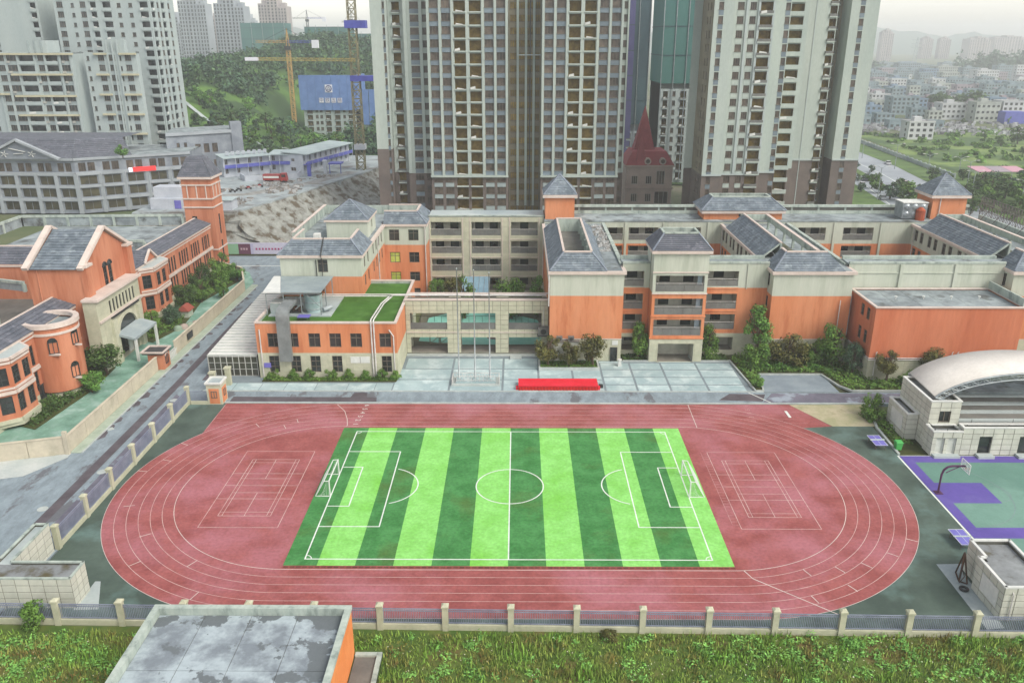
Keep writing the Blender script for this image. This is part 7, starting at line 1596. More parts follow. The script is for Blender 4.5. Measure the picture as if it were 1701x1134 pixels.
HOUSES = [(200.5, 422.6, 12.6, 8.0, 0), (269.7, 530.4, 14.9, 8.9, 0), (255.1, 565.2, 17.4, 10.5, 1), (269.0, 637.7, 13.4, 7.9, 0), (270.1, 674.7, 9.4, 10.8, 0), (250.4, 534.6, 9.8, 6.0, 1), (255.1, 522.4, 8.1, 4.9, 4), (284.2, 518.4, 14.6, 10.4, 4), (300.5, 518.3, 15.3, 11.0, 0), (531.5, 983.6, 24.5, 12.5, 0), (556.3, 1123.7, 29.5, 12.2, 4), (567.2, 1089.0, 19.6, 11.9, 1), (387.4, 921.4, 32.0, 6.2, 0), (539.6, 1199.9, 28.2, 14.5, 1), (502.1, 1057.5, 17.5, 11.5, 2), (340.1, 834.7, 15.1, 7.2, 1), (335.1, 762.4, 15.9, 6.6, 2), (348.8, 746.0, 13.5, 6.4, 1), (401.7, 814.7, 17.0, 6.5, 4), (429.4, 833.7, 16.2, 6.6, 1), (446.7, 814.3, 22.6, 5.5, 3), (481.2, 833.2, 17.3, 7.1, 1), (608.9, 1088.3, 19.5, 14.5, 1), (602.0, 1040.4, 12.9, 16.4, 0), (425.8, 1058.7, 22.0, 7.7, 1), (486.8, 1143.0, 17.4, 9.7, 3), (626.3, 1333.2, 27.6, 8.0, 1), (729.4, 1468.4, 28.3, 8.0, 1), (815.6, 1436.6, 33.6, 9.5, 0), (712.0, 1356.8, 24.3, 7.4, 4), (230.9, 556.2, 10.2, 5.6, 2), (216.8, 503.5, 10.6, 5.1, 1), (205.1, 503.5, 6.4, 4.4, 1), (210.5, 472.3, 9.3, 4.2, 1), (232.6, 475.5, 10.1, 3.3, 1), (348.9, 674.2, 11.3, 5.8, 1), (354.0, 661.3, 11.1, 4.9, 2), (370.1, 661.2, 12.9, 4.9, 1), (384.8, 661.1, 12.0, 5.7, 1), (334.1, 687.5, 11.5, 5.1, 1), (303.4, 661.7, 10.2, 4.9, 3), (571.2, 1413.9, 25.3, 6.8, 1), (637.2, 1501.7, 26.9, 7.2, 1), (701.9, 1566.0, 25.9, 6.6, 2), (704.9, 1283.4, 19.4, 7.0, 1), (405.7, 745.5, 10.4, 4.1, 0), (374.7, 745.8, 11.4, 4.1, 1), (315.2, 746.3, 11.4, 4.6, 4), (409.5, 909.3, 15.1, 5.6, 1), (450.3, 932.8, 15.5, 5.1, 0), (485.3, 957.6, 13.3, 5.3, 1), (89.6, 566.0, 4.0, 5.0, 1), (115.2, 710.2, 5.0, 4.4, 0), (130.6, 837.0, 4.7, 4.1, 4)]
# rows of smaller roofs between the named houses
hr = random.Random(3)
for y, xa, xb, st in ((585, 246, 330, 12), (610, 262, 350, 13), (640, 300, 400, 13), (700, 292, 420, 14), (725, 300, 430, 14), (780, 320, 500, 17), (860, 360, 560, 19), (890, 350, 580, 20), (970, 400, 620, 23), (1010, 420, 640, 24), (1100, 450, 640, 27), (1170, 500, 760, 30), (1240, 520, 800, 32)):
    x = xa+hr.random()*5
    while x < xb:
        w = st*(.6+hr.random()*.35)
        if not any(abs(x-h[0]) < (w+h[2])*.5 and abs(y-h[1]) < 16 for h in HOUSES): HOUSES.append((round(x, 1), round(y+hr.random()*9, 1), round(w, 1), round(2.9+hr.random()*4.5+y*.002, 1), hr.choice((0, 1, 1, 2, 3, 4, 1))))
        x += st*(.95+hr.random()*.5)
HM = [mat('house_white', S(214,218,218,K), S(198,202,204,K), .1, .9), mat('house_grey', S(150,168,174,K), S(128,148,156,K), .3, .9), mat('house_blue', S(142,164,186,K), S(122,146,170,K), .3, .9), mat('house_rose', S(178,166,174,K), S(158,148,158,K), .3, .9), mat('house_cream', S(192,198,190,K), S(172,180,174,K), .3, .9)]
CN = ['white', 'grey', 'bluish grey', 'rose grey', 'cream']; ORD = ['first', 'second', 'third', 'fourth', 'fifth', 'sixth', 'seventh', 'eighth', 'ninth', 'tenth', 'eleventh', 'twelfth', 'thirteenth', 'fourteenth', 'fifteenth', 'sixteenth', 'seventeenth', 'eighteenth', 'nineteenth', 'twentieth']
BANDS = [(0, 460, 'at the meadow edge'), (460, 515, 'just above the meadow'), (515, 545, 'in the front village row'), (545, 580, 'in the second village row'), (580, 625, 'in the third village row'), (625, 665, 'below the dark tree clump'), (665, 715, 'behind the dark tree clump'), (715, 760, 'in the lower middle of the village'), (760, 825, 'in the middle of the village'), (825, 875, 'in the upper middle of the village'), (875, 945, 'on the lower back slope'), (945, 1000, 'on the middle back slope'), (1000, 1080, 'on the upper back slope'), (1080, 1150, 'near the village top'), (1150, 1230, 'at the village top'), (1230, 1330, 'beyond the village top'), (1330, 1700, 'at the hazy far edge of the village')]
HOUSES.sort(key=lambda h: h[0]/h[1])
cnt = {}
for i, (x, y, w, h, c) in enumerate(HOUSES):
    bi = next(k for k, b in enumerate(BANDS) if b[0] <= y < b[1]); gap = x < 135
    if gap: lab = '%s house seen in the gap between the high-rises, %s' % (CN[c], ['lowest', 'middle', 'topmost'][[89.6, 115.2, 130.6].index(x)])
    else: k = cnt[bi] = cnt.get(bi, 0)+1; lab = '%s house %s, %s from the high-rise' % (CN[c], BANDS[bi][2], ORD[k-1])
    t = thing('village_house', lab, 'house', (x, y, -.4), 'village houses'); d = w*.75; ns = max(1, round(h/3.0)); nc = max(2, int(w/2.6)); m = HM[c]
    MB().box(x-w/2, x+w/2, y, y+d, -.5, h).build('wall', m, t); rb_ = MB(); ring(rb_, x-w/2-.2, x+w/2+.2, y-.2, y+d+.2, h, h+.7, .35); rb_.build('parapet', m, t); MB().box(x-w/2+.3, x+w/2-.3, y+.3, y+d-.3, h-.1, h+.08).build('roof', CONC_D if i % 3 else CONC, t)
    if i % 2: MB().box(x-w*.2, x+w*.1, y+d*.4, y+d*.8, h+.081, h+2.4).build('stair_house', m, t)
    g = MB()
    for f in range(ns):
        for q in range(nc):
            u = x-w/2+(q+.5)*w/nc; zz = f*h/ns+.9; ww = w/nc*.26; g.box(u-ww, u+ww, y-.05, y-.003, zz, zz+1.4)
    for f in range(ns): g.box(x-w/2-.05, x-w/2-.003, y+d*.3, y+d*.45, f*h/ns+.9, f*h/ns+2.3)
    g.build('window_rows', HGW, t)['kind'] = 'stuff'
# vans, stalls and clutter seen as bright roofs at the meadow edge
mk = MB(); MKM = mat('yard_clutter', S(190,194,198,K), S(120,118,124,K), .3, .8, island=.45)
for i in range(520):
    x, y = 176+hr.random()*150, 440+hr.random()*70; s = .4+hr.random()*1.1
    mk.box(x, x+s*2, y, y+s, -.4, .3+hr.random()*1.2)
tag(mk.build('yard_clutter', MKM), 'pale jumble of vans, stalls and stacked goods along the village front', kind='stuff')
tag(MB().box(287, 299, 504, 512, -.4, 6.4).build('blue_shed', CBB), 'plain blue shed at the village front', 'shed')
t = thing('market_awning', 'low rose and violet awning roof at the road bend', 'awning', (178, 300, 0))
for i in range(3): MB().hexa([(164+i*6, 298, 2.4), (169.8+i*6, 298, 2.4), (169.8+i*6, 306, 3.2), (164+i*6, 306, 3.2), (164+i*6, 298, 2.6), (169.8+i*6, 298, 2.6), (169.8+i*6, 306, 3.4), (164+i*6, 306, 3.4)]).build('awning_panel', HM[3] if i % 2 else mat('awning_rose', S(206,160,176,K)), t); MB().box(164.2+i*6, 164.4+i*6, 298.2, 298.4, -.4, 2.4).build('post', GALV, t)
# skyline hills and pylon
FH_ = mat('far_hill', S(120,138,126,.6), S(104,124,112,.6), .004, .95)
def ridge(name, y, xa, xb, hf, dep, m, n=80):
    b = MB()
    for i in range(n+1):
        x = xa+(xb-xa)*i/n; h = hf(x); b.v += [(x, y-dep, -.5), (x, y-dep*.45, h*.6), (x, y, h), (x, y+dep, -.5)]
    for i in range(n):
        for k in range(3): a = i*4+k; b.f.append((a, a+4, a+5, a+1)); b.m.append(0)
    o = b.build(name, m, None, True); o.data.flip_normals(); return tag(o, kind='structure')
ridge('far_hills', 3000, -2500, 2560, lambda x: 58+13*math.sin(x*.0062)+9*math.sin(x*.016+1)+5*math.sin(x*.038)+3*math.sin(x*.09), 330, FH_, 160)
ridge('near_hill', 1500, 700, 1500, lambda x: max(0, 46*sm((x-700)/420)+4*math.sin(x*.03)), 160, mat('green_hill', S(110,132,112,.6), S(90,112,96,.6), .01, .95), 40)
t = thing('power_pylon', 'hazy lattice power pylon on the right skyline', 'pylon', (680, 1500, 0)); m = MB()
for s in (-1, 1): m.bar((680+s*4, 1500, 0), (680+s*.8, 1500, 48), .7)
for i in range(9): z = i*5.2; w0, w1 = 4-3.2*z/48, 4-3.2*(z+5.2)/48; m.bar((680-w0, 1500, z), (680+w1, 1500, z+5.2), .4); m.bar((680+w0, 1500, z), (680-w1, 1500, z+5.2), .4)
m.build('tower_frame', GALV, t)
for z in (32, 38, 44): MB().bar((671, 1500, z), (689, 1500, z), .6).build('cross_arm', GALV, t)
# ------------------------------------------------------------------ trees, shrubs, weeds
def leafm(n, a, b): return mat(n, a, b, .35, .75, 0, spec=.2, island=.42, objrand=.12, fine=0)
LF = [leafm('leaf_green', S(120,158,72,.6), S(92,132,56,.6)), leafm('leaf_dark', S(92,122,62,.58), S(70,98,50,.58)), leafm('leaf_bronze', S(122,122,66,.58), S(96,98,54,.58)), leafm('leaf_bright', S(128,176,84,.6), S(106,156,70,.6)), leafm('leaf_blue', S(96,128,96,.55), S(80,110,84,.55)), leafm('wood_dark', S(84,116,84,.6), S(66,96,74,.6)), leafm('wood_mid', S(104,138,88,.6), S(84,118,78,.6))]
BARK = mat('bark', S(104,88,70,.7), S(84,70,58,.7), 2., .9)
CR = {}
def crown_mesh(kind, seed, lm, n=1100, leaf=.085):
    key = (kind, seed, lm.name, n)
    if key in CR: return CR[key]
    r = random.Random(seed*31+hash(kind) % 7 if False else seed*31+len(kind)); mb = MB(); cl = []
    for i in range(16):
        while True:
            p = Vector((r.uniform(-1, 1), r.uniform(-1, 1), r.uniform(-1, 1)))
            if .35 < p.length < .82: break
        if kind == 'tall': p.z *= 1.25
        if kind == 'cone': q = (p.z+1)/2; p.x *= 1.15-q*.8; p.y *= 1.15-q*.8; p.z *= 1.25
        cl.append((p, r.uniform(.24, .46)))
    for i in range(n):
        c, cr = cl[r.randrange(len(cl))]; d = Vector((r.gauss(0, 1), r.gauss(0, 1), r.gauss(0, 1))).normalized(); p = c+d*cr*(r.random()**.4)
        nn = (d+Vector((r.gauss(0, .5), r.gauss(0, .5), r.gauss(.4, .5)))).normalized(); u = nn.cross(Vector((r.random()-.5, r.random()-.5, r.random()-.5))).normalized(); v = nn.cross(u); s = leaf*r.uniform(.6, 1.5)
        mb.face([p-u*s, p-v*s*.6, p+u*s, p+v*s*.6])
    CR[key] = mb.mesh('crown', lm); return CR[key]
TK = {}
def trunk_mesh(seed):
    if seed in TK: return TK[seed]
    r = random.Random(seed); mb = MB(); mb.tube([(0, 0, 0), (.03, .02, .35), (0, .03, .7), (.02, 0, 1.0)], [.075, .06, .05, .02], 7)
    for i in range(5):
        a = r.random()*6.28; z = .4+i*.1; mb.tube([(0, 0, z), (.16*math.cos(a), .16*math.sin(a), z+.16), (.3*math.cos(a), .3*math.sin(a), z+.36)], [.035, .025, .01], 5)
    TK[seed] = mb.mesh('trunk', BARK); return TK[seed]
def tree(x, y, z, h, r, label, lm=0, kind='round', group=None, name='tree', cat='tree', low=.3, n=2600, leaf=.062):
    t = thing(name, label, cat, (x, y, z), group); s = rnd.randrange(1, 5); rz = rnd.random()*6.28
    inst('trunk', trunk_mesh(s), (x, y, z), t, rz, (h*.55, h*.55, h*.8)); ch = h*(1-low)/2
    inst('crown', crown_mesh(kind, s, LF[lm], n, leaf), (x, y, z+h-ch*1.05), t, rz, (r, r, ch)); return t
def shrub(x, y, z, r, h, label, lm=0, group=None, n=1500):
    t = thing('shrub', label, 'shrub', (x, y, z), group); s = rnd.randrange(1, 5)
    inst('stems', trunk_mesh(s), (x, y, z), t, 0, (h*.6, h*.6, h*.6)); inst('foliage', crown_mesh('bush', s, LF[lm], n, .085), (x, y, z+h*.48), t, rnd.random()*6, (r, r, h*.58)); return t
O20 = ORD
# clipped balls along the canteen
for i, x in enumerate((-35.9, -33.2, -30.6, -27.6, -25.0, -22.2, -19.9, -18.3+.4)): shrub(x, 112.1, 0, .95, 1.7, 'clipped round shrub below the canteen, %s from the road' % O20[i], 0, 'clipped shrubs along the canteen')
tag(MB().box(-37.5, -17.8, 111.4, 112.85, -.01, .16).build('planting_strip', SOIL), kind='structure')
# plaza and courtyard
for x, y, h, r, lm, lab in ((4.6, 117.4, 5.0, 2.2, 2, 'bronze leaved tree in the stone planter, nearest the arcade'), (7.7, 117.2, 4.2, 1.9, 2, 'bronze leaved tree in the middle of the stone planter'), (11.5, 117.4, 5.4, 2.3, 2, 'bronze leaved tree at the wing door end of the planter')): tree(x, y, .3, h, r, lab, lm, low=.12)
for x, y, h, r, lm, lab in ((-15.2, 150, 4.6, 2.1, 0, 'leafy courtyard tree beside the corner wing'), (-12.4, 148.5, 5.2, 2.2, 2, 'bronze green courtyard tree next to the wing tree'), (-9.6, 141, 7.6, 2.3, 0, 'upright dark courtyard tree left of the glass porch'), (-1.2, 141, 7.8, 2.8, 0, 'broad dark courtyard tree right of the glass porch'), (3.2, 142, 7.6, 2.1, 3, 'bright green courtyard tree against the teaching wing')): tree(x, y, 0, h, r, lab, lm, 'tall', low=.12)
for x, lab in ((18.9, 'dark conical tree left of the stair tower door'), (29.9, 'dark conical tree right of the stair tower door')): tree(x, 121.2, .1, 5.8, 2.0, lab, 0, 'cone', low=.06)
tree(36.8, 119.6, .1, 9.0, 2.5, 'tall feathery bright green tree before the wing corner', 3, 'tall', low=.35); tree(36.6, 117, .1, 4.6, 2.4, 'green bushy tree below the feathery one', 0, low=.05)
tree(41.2, 117.6, .1, 5.6, 3.3, 'broad dark bronze tree in the garden bed', 2, low=.05); tree(48.0, 117.6, .1, 7.0, 2.9, 'large green tree against the orange hall corner', 0, 'tall', low=.08); tree(45.4, 118.2, .1, 4.0, 2.0, 'small green tree left of the orange hall corner', 0, low=.05); tree(50.0, 114.5, .1, 5.0, 1.6, 'thin greyish tree in front of the hall windows', 4, 'tall', low=.25)
tree(53.6, 111.2, .1, 5.2, 1.9, 'bronze tree before the hall, nearer its windowed side', 2, low=.25); tree(60.5, 111.4, .1, 5.2, 2.2, 'bronze tree before the hall, beside the white pipes', 2, low=.25); tree(68, 110.8, .1, 4.6, 1.9, 'bronze tree peeping over the arched canopy', 2, low=.25)
shrub(56.4, 110.4, .1, 1.8, 2.2, 'low green shrub between the two bronze hall trees', 0); shrub(34.6, 109.8, .1, 1.0, 1.8, 'round clipped shrub at the parking bay corner', 3)
hedge = MB(); hr2 = random.Random(8)
def carpet(name, label, pts, n, lm, s=.16, hmax=.7, z=.1):
    mb = MB(); r = random.Random(len(pts)*7+n); tri = []
    xs = [p[0] for p in pts]; ys = [p[1] for p in pts]; k = 0
    def inside(x, y):
        c = False; j = len(pts)-1
        for i in range(len(pts)):
            (xi, yi), (xj, yj) = pts[i], pts[j]
            if (yi > y) != (yj > y) and x < (xj-xi)*(y-yi)/(yj-yi)+xi: c = not c
            j = i
        return c
    while k < n:
        x, y = r.uniform(min(xs), max(xs)), r.uniform(min(ys), max(ys))
        if not inside(x, y): continue
        hh = hmax*(.4+.6*math.sin(x*1.3+y*.7)**2)*r.random(); p = Vector((x, y, z+hh)); nn = Vector((r.gauss(0, .6), r.gauss(0, .6)-.2, r.gauss(.9, .4))).normalized(); u = nn.cross(Vector((r.random()-.5, r.random()-.5, .1))).normalized(); v = nn.cross(u); q = s*r.uniform(.6, 1.6)
        mb.face([p-u*q, p-v*q*.6, p+u*q, p+v*q*.6]); k += 1
    return tag(mb.build(name, LF[lm]), label, kind='stuff')
carpet('ground_cover', 'low green ground cover in the garden bed beside the plaza', [(33.3, 119.5), (34.2, 109), (34.8, 109), (36, 115), (45.6, 115), (47.6, 108.8), (56, 108.8), (52, 112), (50.8, 119), (34, 122)], 5200, 0)
carpet('ground_cover', 'bright hedge strip curving along the garden bed', [(34.2, 117.6), (36, 116.2), (44, 116), (47, 115), (47, 116), (44, 117.2), (36, 118)], 1400, 3, .18, 1.0)
carpet('ground_cover', 'low green ground cover below the orange hall', [(52, 112.2), (56, 108.8), (72, 108.8), (72, 112.2)], 2000, 0); carpet('ground_cover', 'grass in the stone planter', [(3.5, 116.2), (12.1, 116.2), (12.1, 119.1), (3.5, 119.1)], 1100, 0, .12, .25, .38)
carpet('ground_cover', 'leafy ground cover left of the stair tower door', [(16.4, 120), (21.2, 120), (21.2, 122.3), (16.4, 122.3)], 700, 1, .14, .4); carpet('ground_cover', 'leafy ground cover right of the stair tower door', [(27.3, 120), (32.8, 120), (32.8, 122.3), (27.3, 122.3)], 800, 1, .14, .4)
carpet('ground_cover', 'clipped strip below the canteen wall', [(-37.4, 111.5), (-17.9, 111.5), (-17.9, 112.7), (-37.4, 112.7)], 1500, 0, .12, .25, .16)
# by the grandstand
for i, (x, y, h) in enumerate(((47.2, 100.4, 3.6), (47.0, 98.2, 2.4))): shrub(x, y, -.3, 1.5, h, ['tall bushy shrub at the grandstand corner', 'lower shrub before the tall grandstand shrub'][i], 0)
carpet('ground_cover', 'green hedge wedge beside the grandstand', [(45.4, 101), (49.6, 101), (49.2, 92), (47.2, 92.2), (46.4, 97)], 1900, 0, .15, .9, -.4); tag(MB().prism([(46.0, 89.1), (49.6, 89.1), (49.6, 102), (44.6, 102), (46.0, 96)], -.6, -.1).build('side_bed', SOIL), kind='structure')
for a, b in (((46.1, 89.3), (46.4, 96.6)), ((46.4, 96.6), (48.2, 103.6))): tag(MB().bar((*a, .02), (*b, .02), .3, .3).build('bed_kerb', KERB), kind='structure')
# kindergarten garden
KGT = [(-60.6, 107.5, 3.0, 1.9, 3, 'small bright tree below the round turret'), (-61.6, 114.2, 5.2, 3.0, 1, 'broad dark tree left of the kindergarten entrance'), (-62.6, 133.2, 4.4, 1.9, 0, 'tree just right of the kindergarten entrance'), (-61.2, 137.4, 4.0, 2.0, 4, 'spiky tree in the middle of the kindergarten garden'), (-62.2, 146.6, 5.2, 2.4, 1, 'dark tree below the gabled bay'), (-60.4, 150.2, 4.6, 2.0, 0, 'green tree right of the gabled bay'), (-62.4, 156, 5.6, 2.5, 1, 'dark tree below the paired windows'), (-60.4, 160.4, 5.0, 2.3, 0, 'green tree near the far garden end'), (-61.6, 166.2, 6.0, 2.7, 0, 'largest green tree near the slim orange tower'), (-58.2, 164.8, 4.2, 1.9, 3, 'bright tree at the bend of the cream wall'), (-63.8, 161.8, 5.0, 2.0, 1, 'dark tree tucked against the far facade'), (-57.2, 153.2, 3.4, 1.5, 0, 'small tree close behind the cream wall')]
for x, y, h, r, lm, lab in KGT: tree(x, y, 0, h, r, lab, lm, low=.1)
carpet('ground_cover', 'dark hedge along the kindergarten front', [(-65.8, 98), (-62.6, 96), (-61.3, 108.5), (-61.9, 116), (-65.8, 117)], 3200, 1, .17, 1.1, .05); carpet('ground_cover', 'planting along the kindergarten garden', [(-65.6, 131), (-61, 129), (-59.2, 136), (-61, 150), (-58.6, 164), (-60.5, 171.5), (-65.6, 173.5)], 4200, 0, .18, .9, .05)
# right valley trees
RT = [(123.4, 294.3, 3.0), (119.0, 279.2, 4.4), (112.7, 272.2, 2.8), (118.0, 270.0, 3.9), (116.6, 259.2, 4.5), (120.2, 294.3, 2.5), (116.4, 300.6, 5.6), (121.9, 322.0, 4.6), (126.3, 315.9, 4.0), (120.0, 254.1, 6.3), (124.5, 259.2, 4.5), (146.1, 294.3, 2.5), (133.5, 315.4, 2.7), (129.7, 300.3, 2.1), (139.6, 259.2, 4.9), (146.8, 267.8, 5.0), (155.4, 279.3, 5.2), (147.1, 259.3, 6.4), (154.6, 267.8, 5.8), (151.3, 257.2, 6.3), (153.7, 254.2, 6.3), (141.1, 244.5, 5.0), (165.0, 279.3, 4.4), (168.9, 279.3, 4.8), (134.3, 244.5, 3.6), (135.5, 240.0, 3.2), (140.3, 238.2, 3.8), (142.6, 234.7, 4.5), (173.5, 353.9, 2.5), (151.4, 294.3, 2.9), (141.1, 270.0, 3.5), (160, 262, 5), (166, 268, 5.4), (134, 252, 4), (128, 246, 4.4), (112, 292, 5.2), (114.5, 307, 5.5), (118, 314, 5), (110, 300, 5.4), (111, 284, 5), (108, 276, 5.2), (107, 290, 5.6), (112, 318, 5.6), (117, 330, 5.4), (121, 340, 5.4), (125, 334, 4.4), (122, 262, 4.6), (126, 275, 4.2), (146, 284, 4.2), (150, 302, 3.8), (158, 296, 4.0), (162, 285, 4.4), (176, 290, 4.6), (130, 236, 4.6), (138, 228, 4.4), (147, 240, 5), (158, 250, 5.2), (168, 258, 5.4), (172, 270, 5.2), (136, 263, 4.4), (143, 252, 5), (161, 272, 4.8)]
for x, y, h in RT: tree(x, y, -.3, h*1.15, h*.62, 'rounded roadside tree beside the valley road', (0, 1, 1, 4)[rnd.randrange(4)], group='rounded trees beside the valley road', low=.12, n=600, leaf=.12)
for i, (x, y, h) in enumerate(((238.9, 404.9, 9.0), (225.7, 395.5, 3.9), (219.8, 367.5, 3.6), (234.1, 425.2, 3.0), (180.0, 373.6, 2.8), (177.3, 388.7, 2.6), (262.7, 503.3, 3.6), (246, 398, 7))): tree(x, y, -.3, h, h*.5, ['tall dark meadow tree', 'small meadow tree below the tall dark one', 'lowest small meadow tree', 'tiny meadow tree beside the tall one', 'round bush tree by the balustrade, nearer', 'round bush tree by the balustrade, further', 'small tree at the village front', 'dark meadow tree at the picture edge'][i], 1, low=.05, n=600, leaf=.12)
for i, (x, y, h) in enumerate([(293.4, 604.3, 11.4), (294.3, 594.0, 12.8), (310.4, 614.9, 10.8), (319.0, 614.9, 11.6), (318.7, 604.2, 13.8), (334.2, 625.8, 10.9), (304.3, 593.9, 8.0)]): tree(x, y, -.3, h, h*.7, 'dark tree of the clump among the village houses', 1, group='dark tree clump in the village', low=.05, n=600, leaf=.12)
# scattered greenery on village ground, and a wooded knoll behind
def forest(name, label, spots, nl, leaf, lm, seed=1):
    r = random.Random(seed); mb = MB()
    for (x, y, z, R, H) in spots:
        cl = [(Vector((r.uniform(-.55, .55), r.uniform(-.55, .55), r.uniform(.25, .85))), r.uniform(.3, .5)) for _ in range(6)]
        for i in range(nl):
            c, cr = cl[r.randrange(6)]; d = Vector((r.gauss(0, 1), r.gauss(0, 1), r.gauss(.2, 1))).normalized(); p = c+d*cr*(r.random()**.4); p = Vector((x+p.x*R, y+p.y*R, z+p.z*H))
            nn = (d+Vector((r.gauss(0, .5), r.gauss(0, .5), r.gauss(.5, .5)))).normalized(); u = nn.cross(Vector((r.random()-.5, r.random()-.5, r.random()-.5))).normalized(); v = nn.cross(u); s = leaf*r.uniform(.6, 1.5)
            mb.face([p-u*s, p-v*s*.65, p+u*s, p+v*s*.65])
    return tag(mb.build(name, LF[lm]), label, kind='stuff')
fr_ = random.Random(21); sp1, sp2 = [], []
for i in range(2900):
    x, y = fr_.uniform(-330, -38), fr_.uniform(326, 640)
    park = y < 372 and x < -72 and not (x > -96 and y > 350)
    if park and fr_.random() < .8: continue
    if -118 < x < -66 and 350 < y < 456: continue
    if y > 372 and False: continue
    (sp1 if fr_.random() < .6 else sp2).append((x, y, hz(x, y)-.5, fr_.uniform(3, 5.5), fr_.uniform(5, 8.5)))
for i in range(260):
    x, y = fr_.uniform(-78, -46), fr_.uniform(300, 352); sp1.append((x, y, hz(x, y)-.5, fr_.uniform(1.5, 3), fr_.uniform(2, 3.5)))
for i in range(330):
    x, y = fr_.uniform(-150, -66), fr_.uniform(300, 372); R_ = fr_.uniform(.8, 2.2)
    if math.sin(x*.13+1)*math.cos(y*.11) < .25: sp2.append((x, y, hz(x, y)-.3, R_, R_*1.1))
forest('forest', 'dense dark green wood covering the hill', sp1, 64, .75, 5, 2); forest('forest', 'lighter green trees mixed through the hill wood', sp2, 64, .75, 6, 3)
sp = [(fr_.uniform(620, 720), fr_.uniform(1180, 1260), 0, fr_.uniform(7, 12), fr_.uniform(18, 30)) for i in range(60)]+[(fr_.uniform(440, 560), fr_.uniform(1290, 1360), 0, fr_.uniform(7, 10), fr_.uniform(8, 14)) for i in range(40)]
forest('forest', 'hazy wooded knoll behind the village', sp, 60, 2.0, 5, 4)
sp = [(fr_.uniform(175, 330), fr_.uniform(300, 460), -.4, fr_.uniform(1.5, 4), fr_.uniform(.8, 2.2)) for i in range(230)]+[(fr_.uniform(240, 560), fr_.uniform(500, 1000), -.4, fr_.uniform(2, 4), fr_.uniform(3, 5)) for i in range(110)]
forest('undergrowth', 'bushy undergrowth over meadow and village gaps', sp, 46, .8, 0, 5)
PARK = [(-136.6, 345), (-130.6, 350), (-117.2, 330), (-106.5, 325), (-100.1, 318), (-114.4, 340), (-96.4, 330), (-89.3, 320), (-81.3, 315), (-78.9, 325), (-102.6, 345), (-114.1, 360), (-124.7, 312), (-114.7, 308), (-71.2, 310), (-68.3, 318), (-91.7, 340), (-126.0, 350)]
for x, y in PARK: tree(x, y, hz(x, y)-.2, rnd.uniform(5, 8), rnd.uniform(2.4, 3.6), 'slender park tree standing on the hillside lawn', (0, 1, 3)[rnd.randrange(3)], 'tall', 'park trees on the hillside lawn', low=.25, n=450, leaf=.12)
pth = strip([(-140, 352), (-124, 338), (-110, 333), (-98, 320), (-84, 318), (-74, 305)], 1.6, 0); pth.v = [(x, y, hz(x, y)+.35) for x, y, z in pth.v]; tag(pth.build('park_path', CONC_L), kind='structure')
tree(-112, 236.8, 0, 4, 2, 'potted tree on the office roof terrace', 3, low=.1).location.z = 15.6
# foreground weeds: blades and leafy clumps
def weeds():
    r = random.Random(77); mb = MB(); mb2 = MB()
    for i in range(80000):
        x, y = r.uniform(-46, 52), r.uniform(42.5, 57.4)
        if -29.6 < x < -11.0 and y < 55.4: continue
        pat = .5+.5*math.sin(x*.55+2*math.sin(y*.5))*math.cos(y*.8-x*.2)
        if r.random() > .35+.65*pat: continue
        h = (.16+.62*r.random()**2*(.4+pat)); a = r.random()*6.28; lx, ly = r.gauss(0, .12), r.gauss(0, .12); w = .03+.04*r.random(); dx, dy = w*math.cos(a), w*math.sin(a)
        mb.face([(x-dx, y-dy, -.46), (x+dx, y+dy, -.46), (x+dx*.7+lx*.5, y+dy*.7+ly*.5, -.46+h*.6), (x+lx, y+ly, -.46+h), (x-dx*.7+lx*.5, y-dy*.7+ly*.5, -.46+h*.6)])
    for i in range(1100):
        x, y = r.uniform(-46, 52), r.uniform(42.5, 57.2)
        if -30 < x < -10.6 and y < 55.8: continue
        if x > -30 and x < 18 and r.random() < .65: continue
        R = r.uniform(.25, .75)
        for k in range(int(42*R/.5)):
            d = Vector((r.gauss(0, 1), r.gauss(0, 1), abs(r.gauss(0, .7)))).normalized(); p = Vector((x, y, -.4))+d*R*r.random()**.5; u = Vector((r.gauss(0, 1), r.gauss(0, 1), r.gauss(0, .3))).normalized(); v = u.cross(d+Vector((0, 0, .5))).normalized(); s = r.uniform(.06, .17)
            mb2.face([p-u*s, p-v*s*.5, p+u*s, p+v*s*.5])
    tag(mb.build('weeds', mat('weed_blades', S(122,164,68,.88), S(150,158,84,.88), .3, .9, 0, island=.5, fine=0, c3=S(146,124,72,.7), s3=.3, lo3=.52, hi3=.66)), 'rough grass and weeds growing in front of the fence', kind='stuff')
    tag(mb2.build('weeds', leafm('weed_leaf', S(128,180,90,.85), S(104,154,74,.85))), 'broad leaved weed clumps among the rough grass', kind='stuff')
weeds()
sheet('rough_ground', [(-60, 38), (60, 38), (60, 57.2), (-60, 58.6)], -.44, mat('weedy_soil', S(112,128,62,.6), S(86,116,52,.6), .5, .95, .5, 4, c3=S(128,108,70,.6), s3=.22, lo3=.54, hi3=.68))
shrub(-41.6, 58.2, -.4, 1.3, 2.4, 'creeper shrub climbing the front fence by the white shed', 0)
shrub(8, 57.0, -.45, 1.0, .8, 'dry tangle of stems at the foot of the front fence', 2)

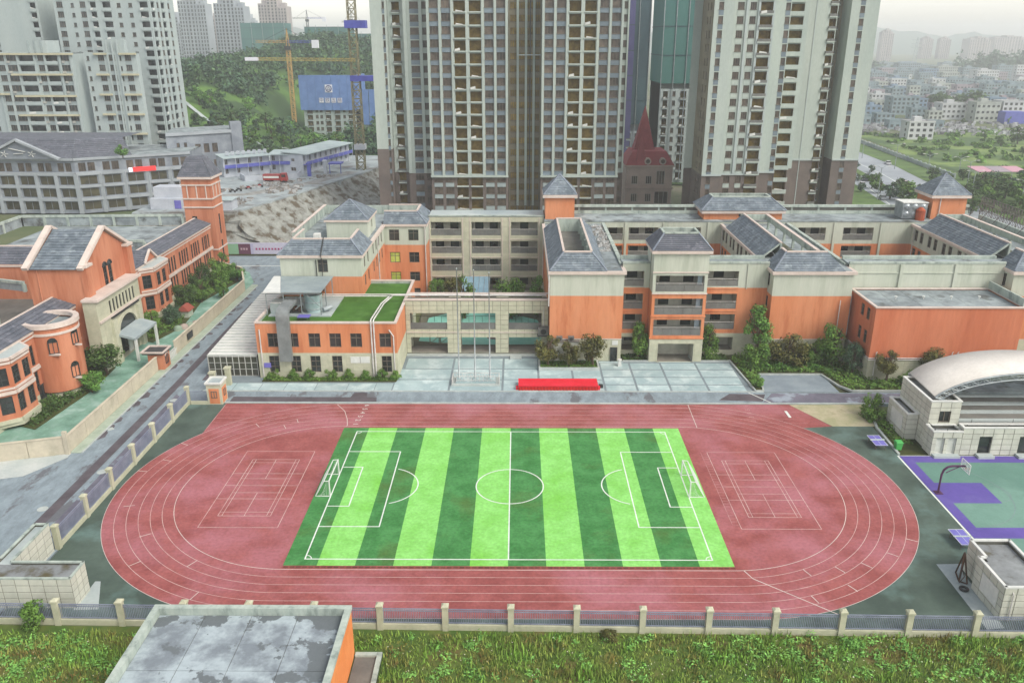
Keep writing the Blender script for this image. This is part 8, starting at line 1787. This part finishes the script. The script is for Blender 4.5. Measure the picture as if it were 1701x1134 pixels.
# manhole covers on the road
for x, y, lab in ((-48.4, 84.6, 'round manhole cover on the campus road, nearest the white shed'), (-50.9, 76.5, 'round manhole cover in the pale part of the campus road'), (-47.9, 104.8, 'round manhole cover before the guard kiosk'), (-52.6, 95.8, 'square manhole cover close to the cream roadside wall'), (-47.4, 121, 'round manhole cover beside the glass sided shed')):
    o = tag(MB().cyl(x, y, -.011, .012, .55, 4 if 'square' in lab else 18).build('manhole_cover', KERB), lab, 'manhole cover', 'manhole covers')

fl = MB(); r_ = random.Random(4)
for i in range(900):
    x, y = r_.uniform(-46, 52), r_.uniform(43, 57)
    if -30 < x < -10.8 and y < 55.6: continue
    z = -.4+r_.uniform(.05, .45); q = r_.uniform(.03, .07); fl.face([(x-q, y, z), (x, y-q, z+.01), (x+q, y, z), (x, y+q, z+.02)])
tag(fl.build('weed_flowers', mat('weed_white', S(214,216,200,K), S(200,190,150,K), 2.)), 'tiny white flower heads scattered through the weeds', kind='stuff')
# ------------------------------------------------------------------ haze: one closed box of even, pale air
hzb = MB().box(-2700, 2700, -200, 3400, -8, 94).build('haze', [])
hm = bpy.data.materials.new('haze'); hm.use_nodes = True; n_ = hm.node_tree.nodes; n_.remove(n_['Principled BSDF'])
pv = n_.new('ShaderNodeVolumePrincipled'); pv.inputs['Color'].default_value = (.935, .97, .995, 1); pv.inputs['Density'].default_value = .00038; pv.inputs['Anisotropy'].default_value = .3
hm.node_tree.links.new(pv.outputs[0], n_['Material Output'].inputs['Volume'])
hzb.data.materials.append(hm); tag(hzb, 'pale even haze over the whole valley', kind='stuff')

# lettering as plain meshes
bpy.context.view_layer.update(); dg = bpy.context.evaluated_depsgraph_get()
for o in TEXTS:
    me = bpy.data.meshes.new_from_object(o.evaluated_get(dg)); nm = o.name
    q = bpy.data.objects.new(nm.split('.')[0], me); q.location, q.rotation_euler = o.location, o.rotation_euler; COL.objects.link(q)
    q.parent = o.parent; q.matrix_parent_inverse = o.matrix_parent_inverse; bpy.data.objects.remove(o)
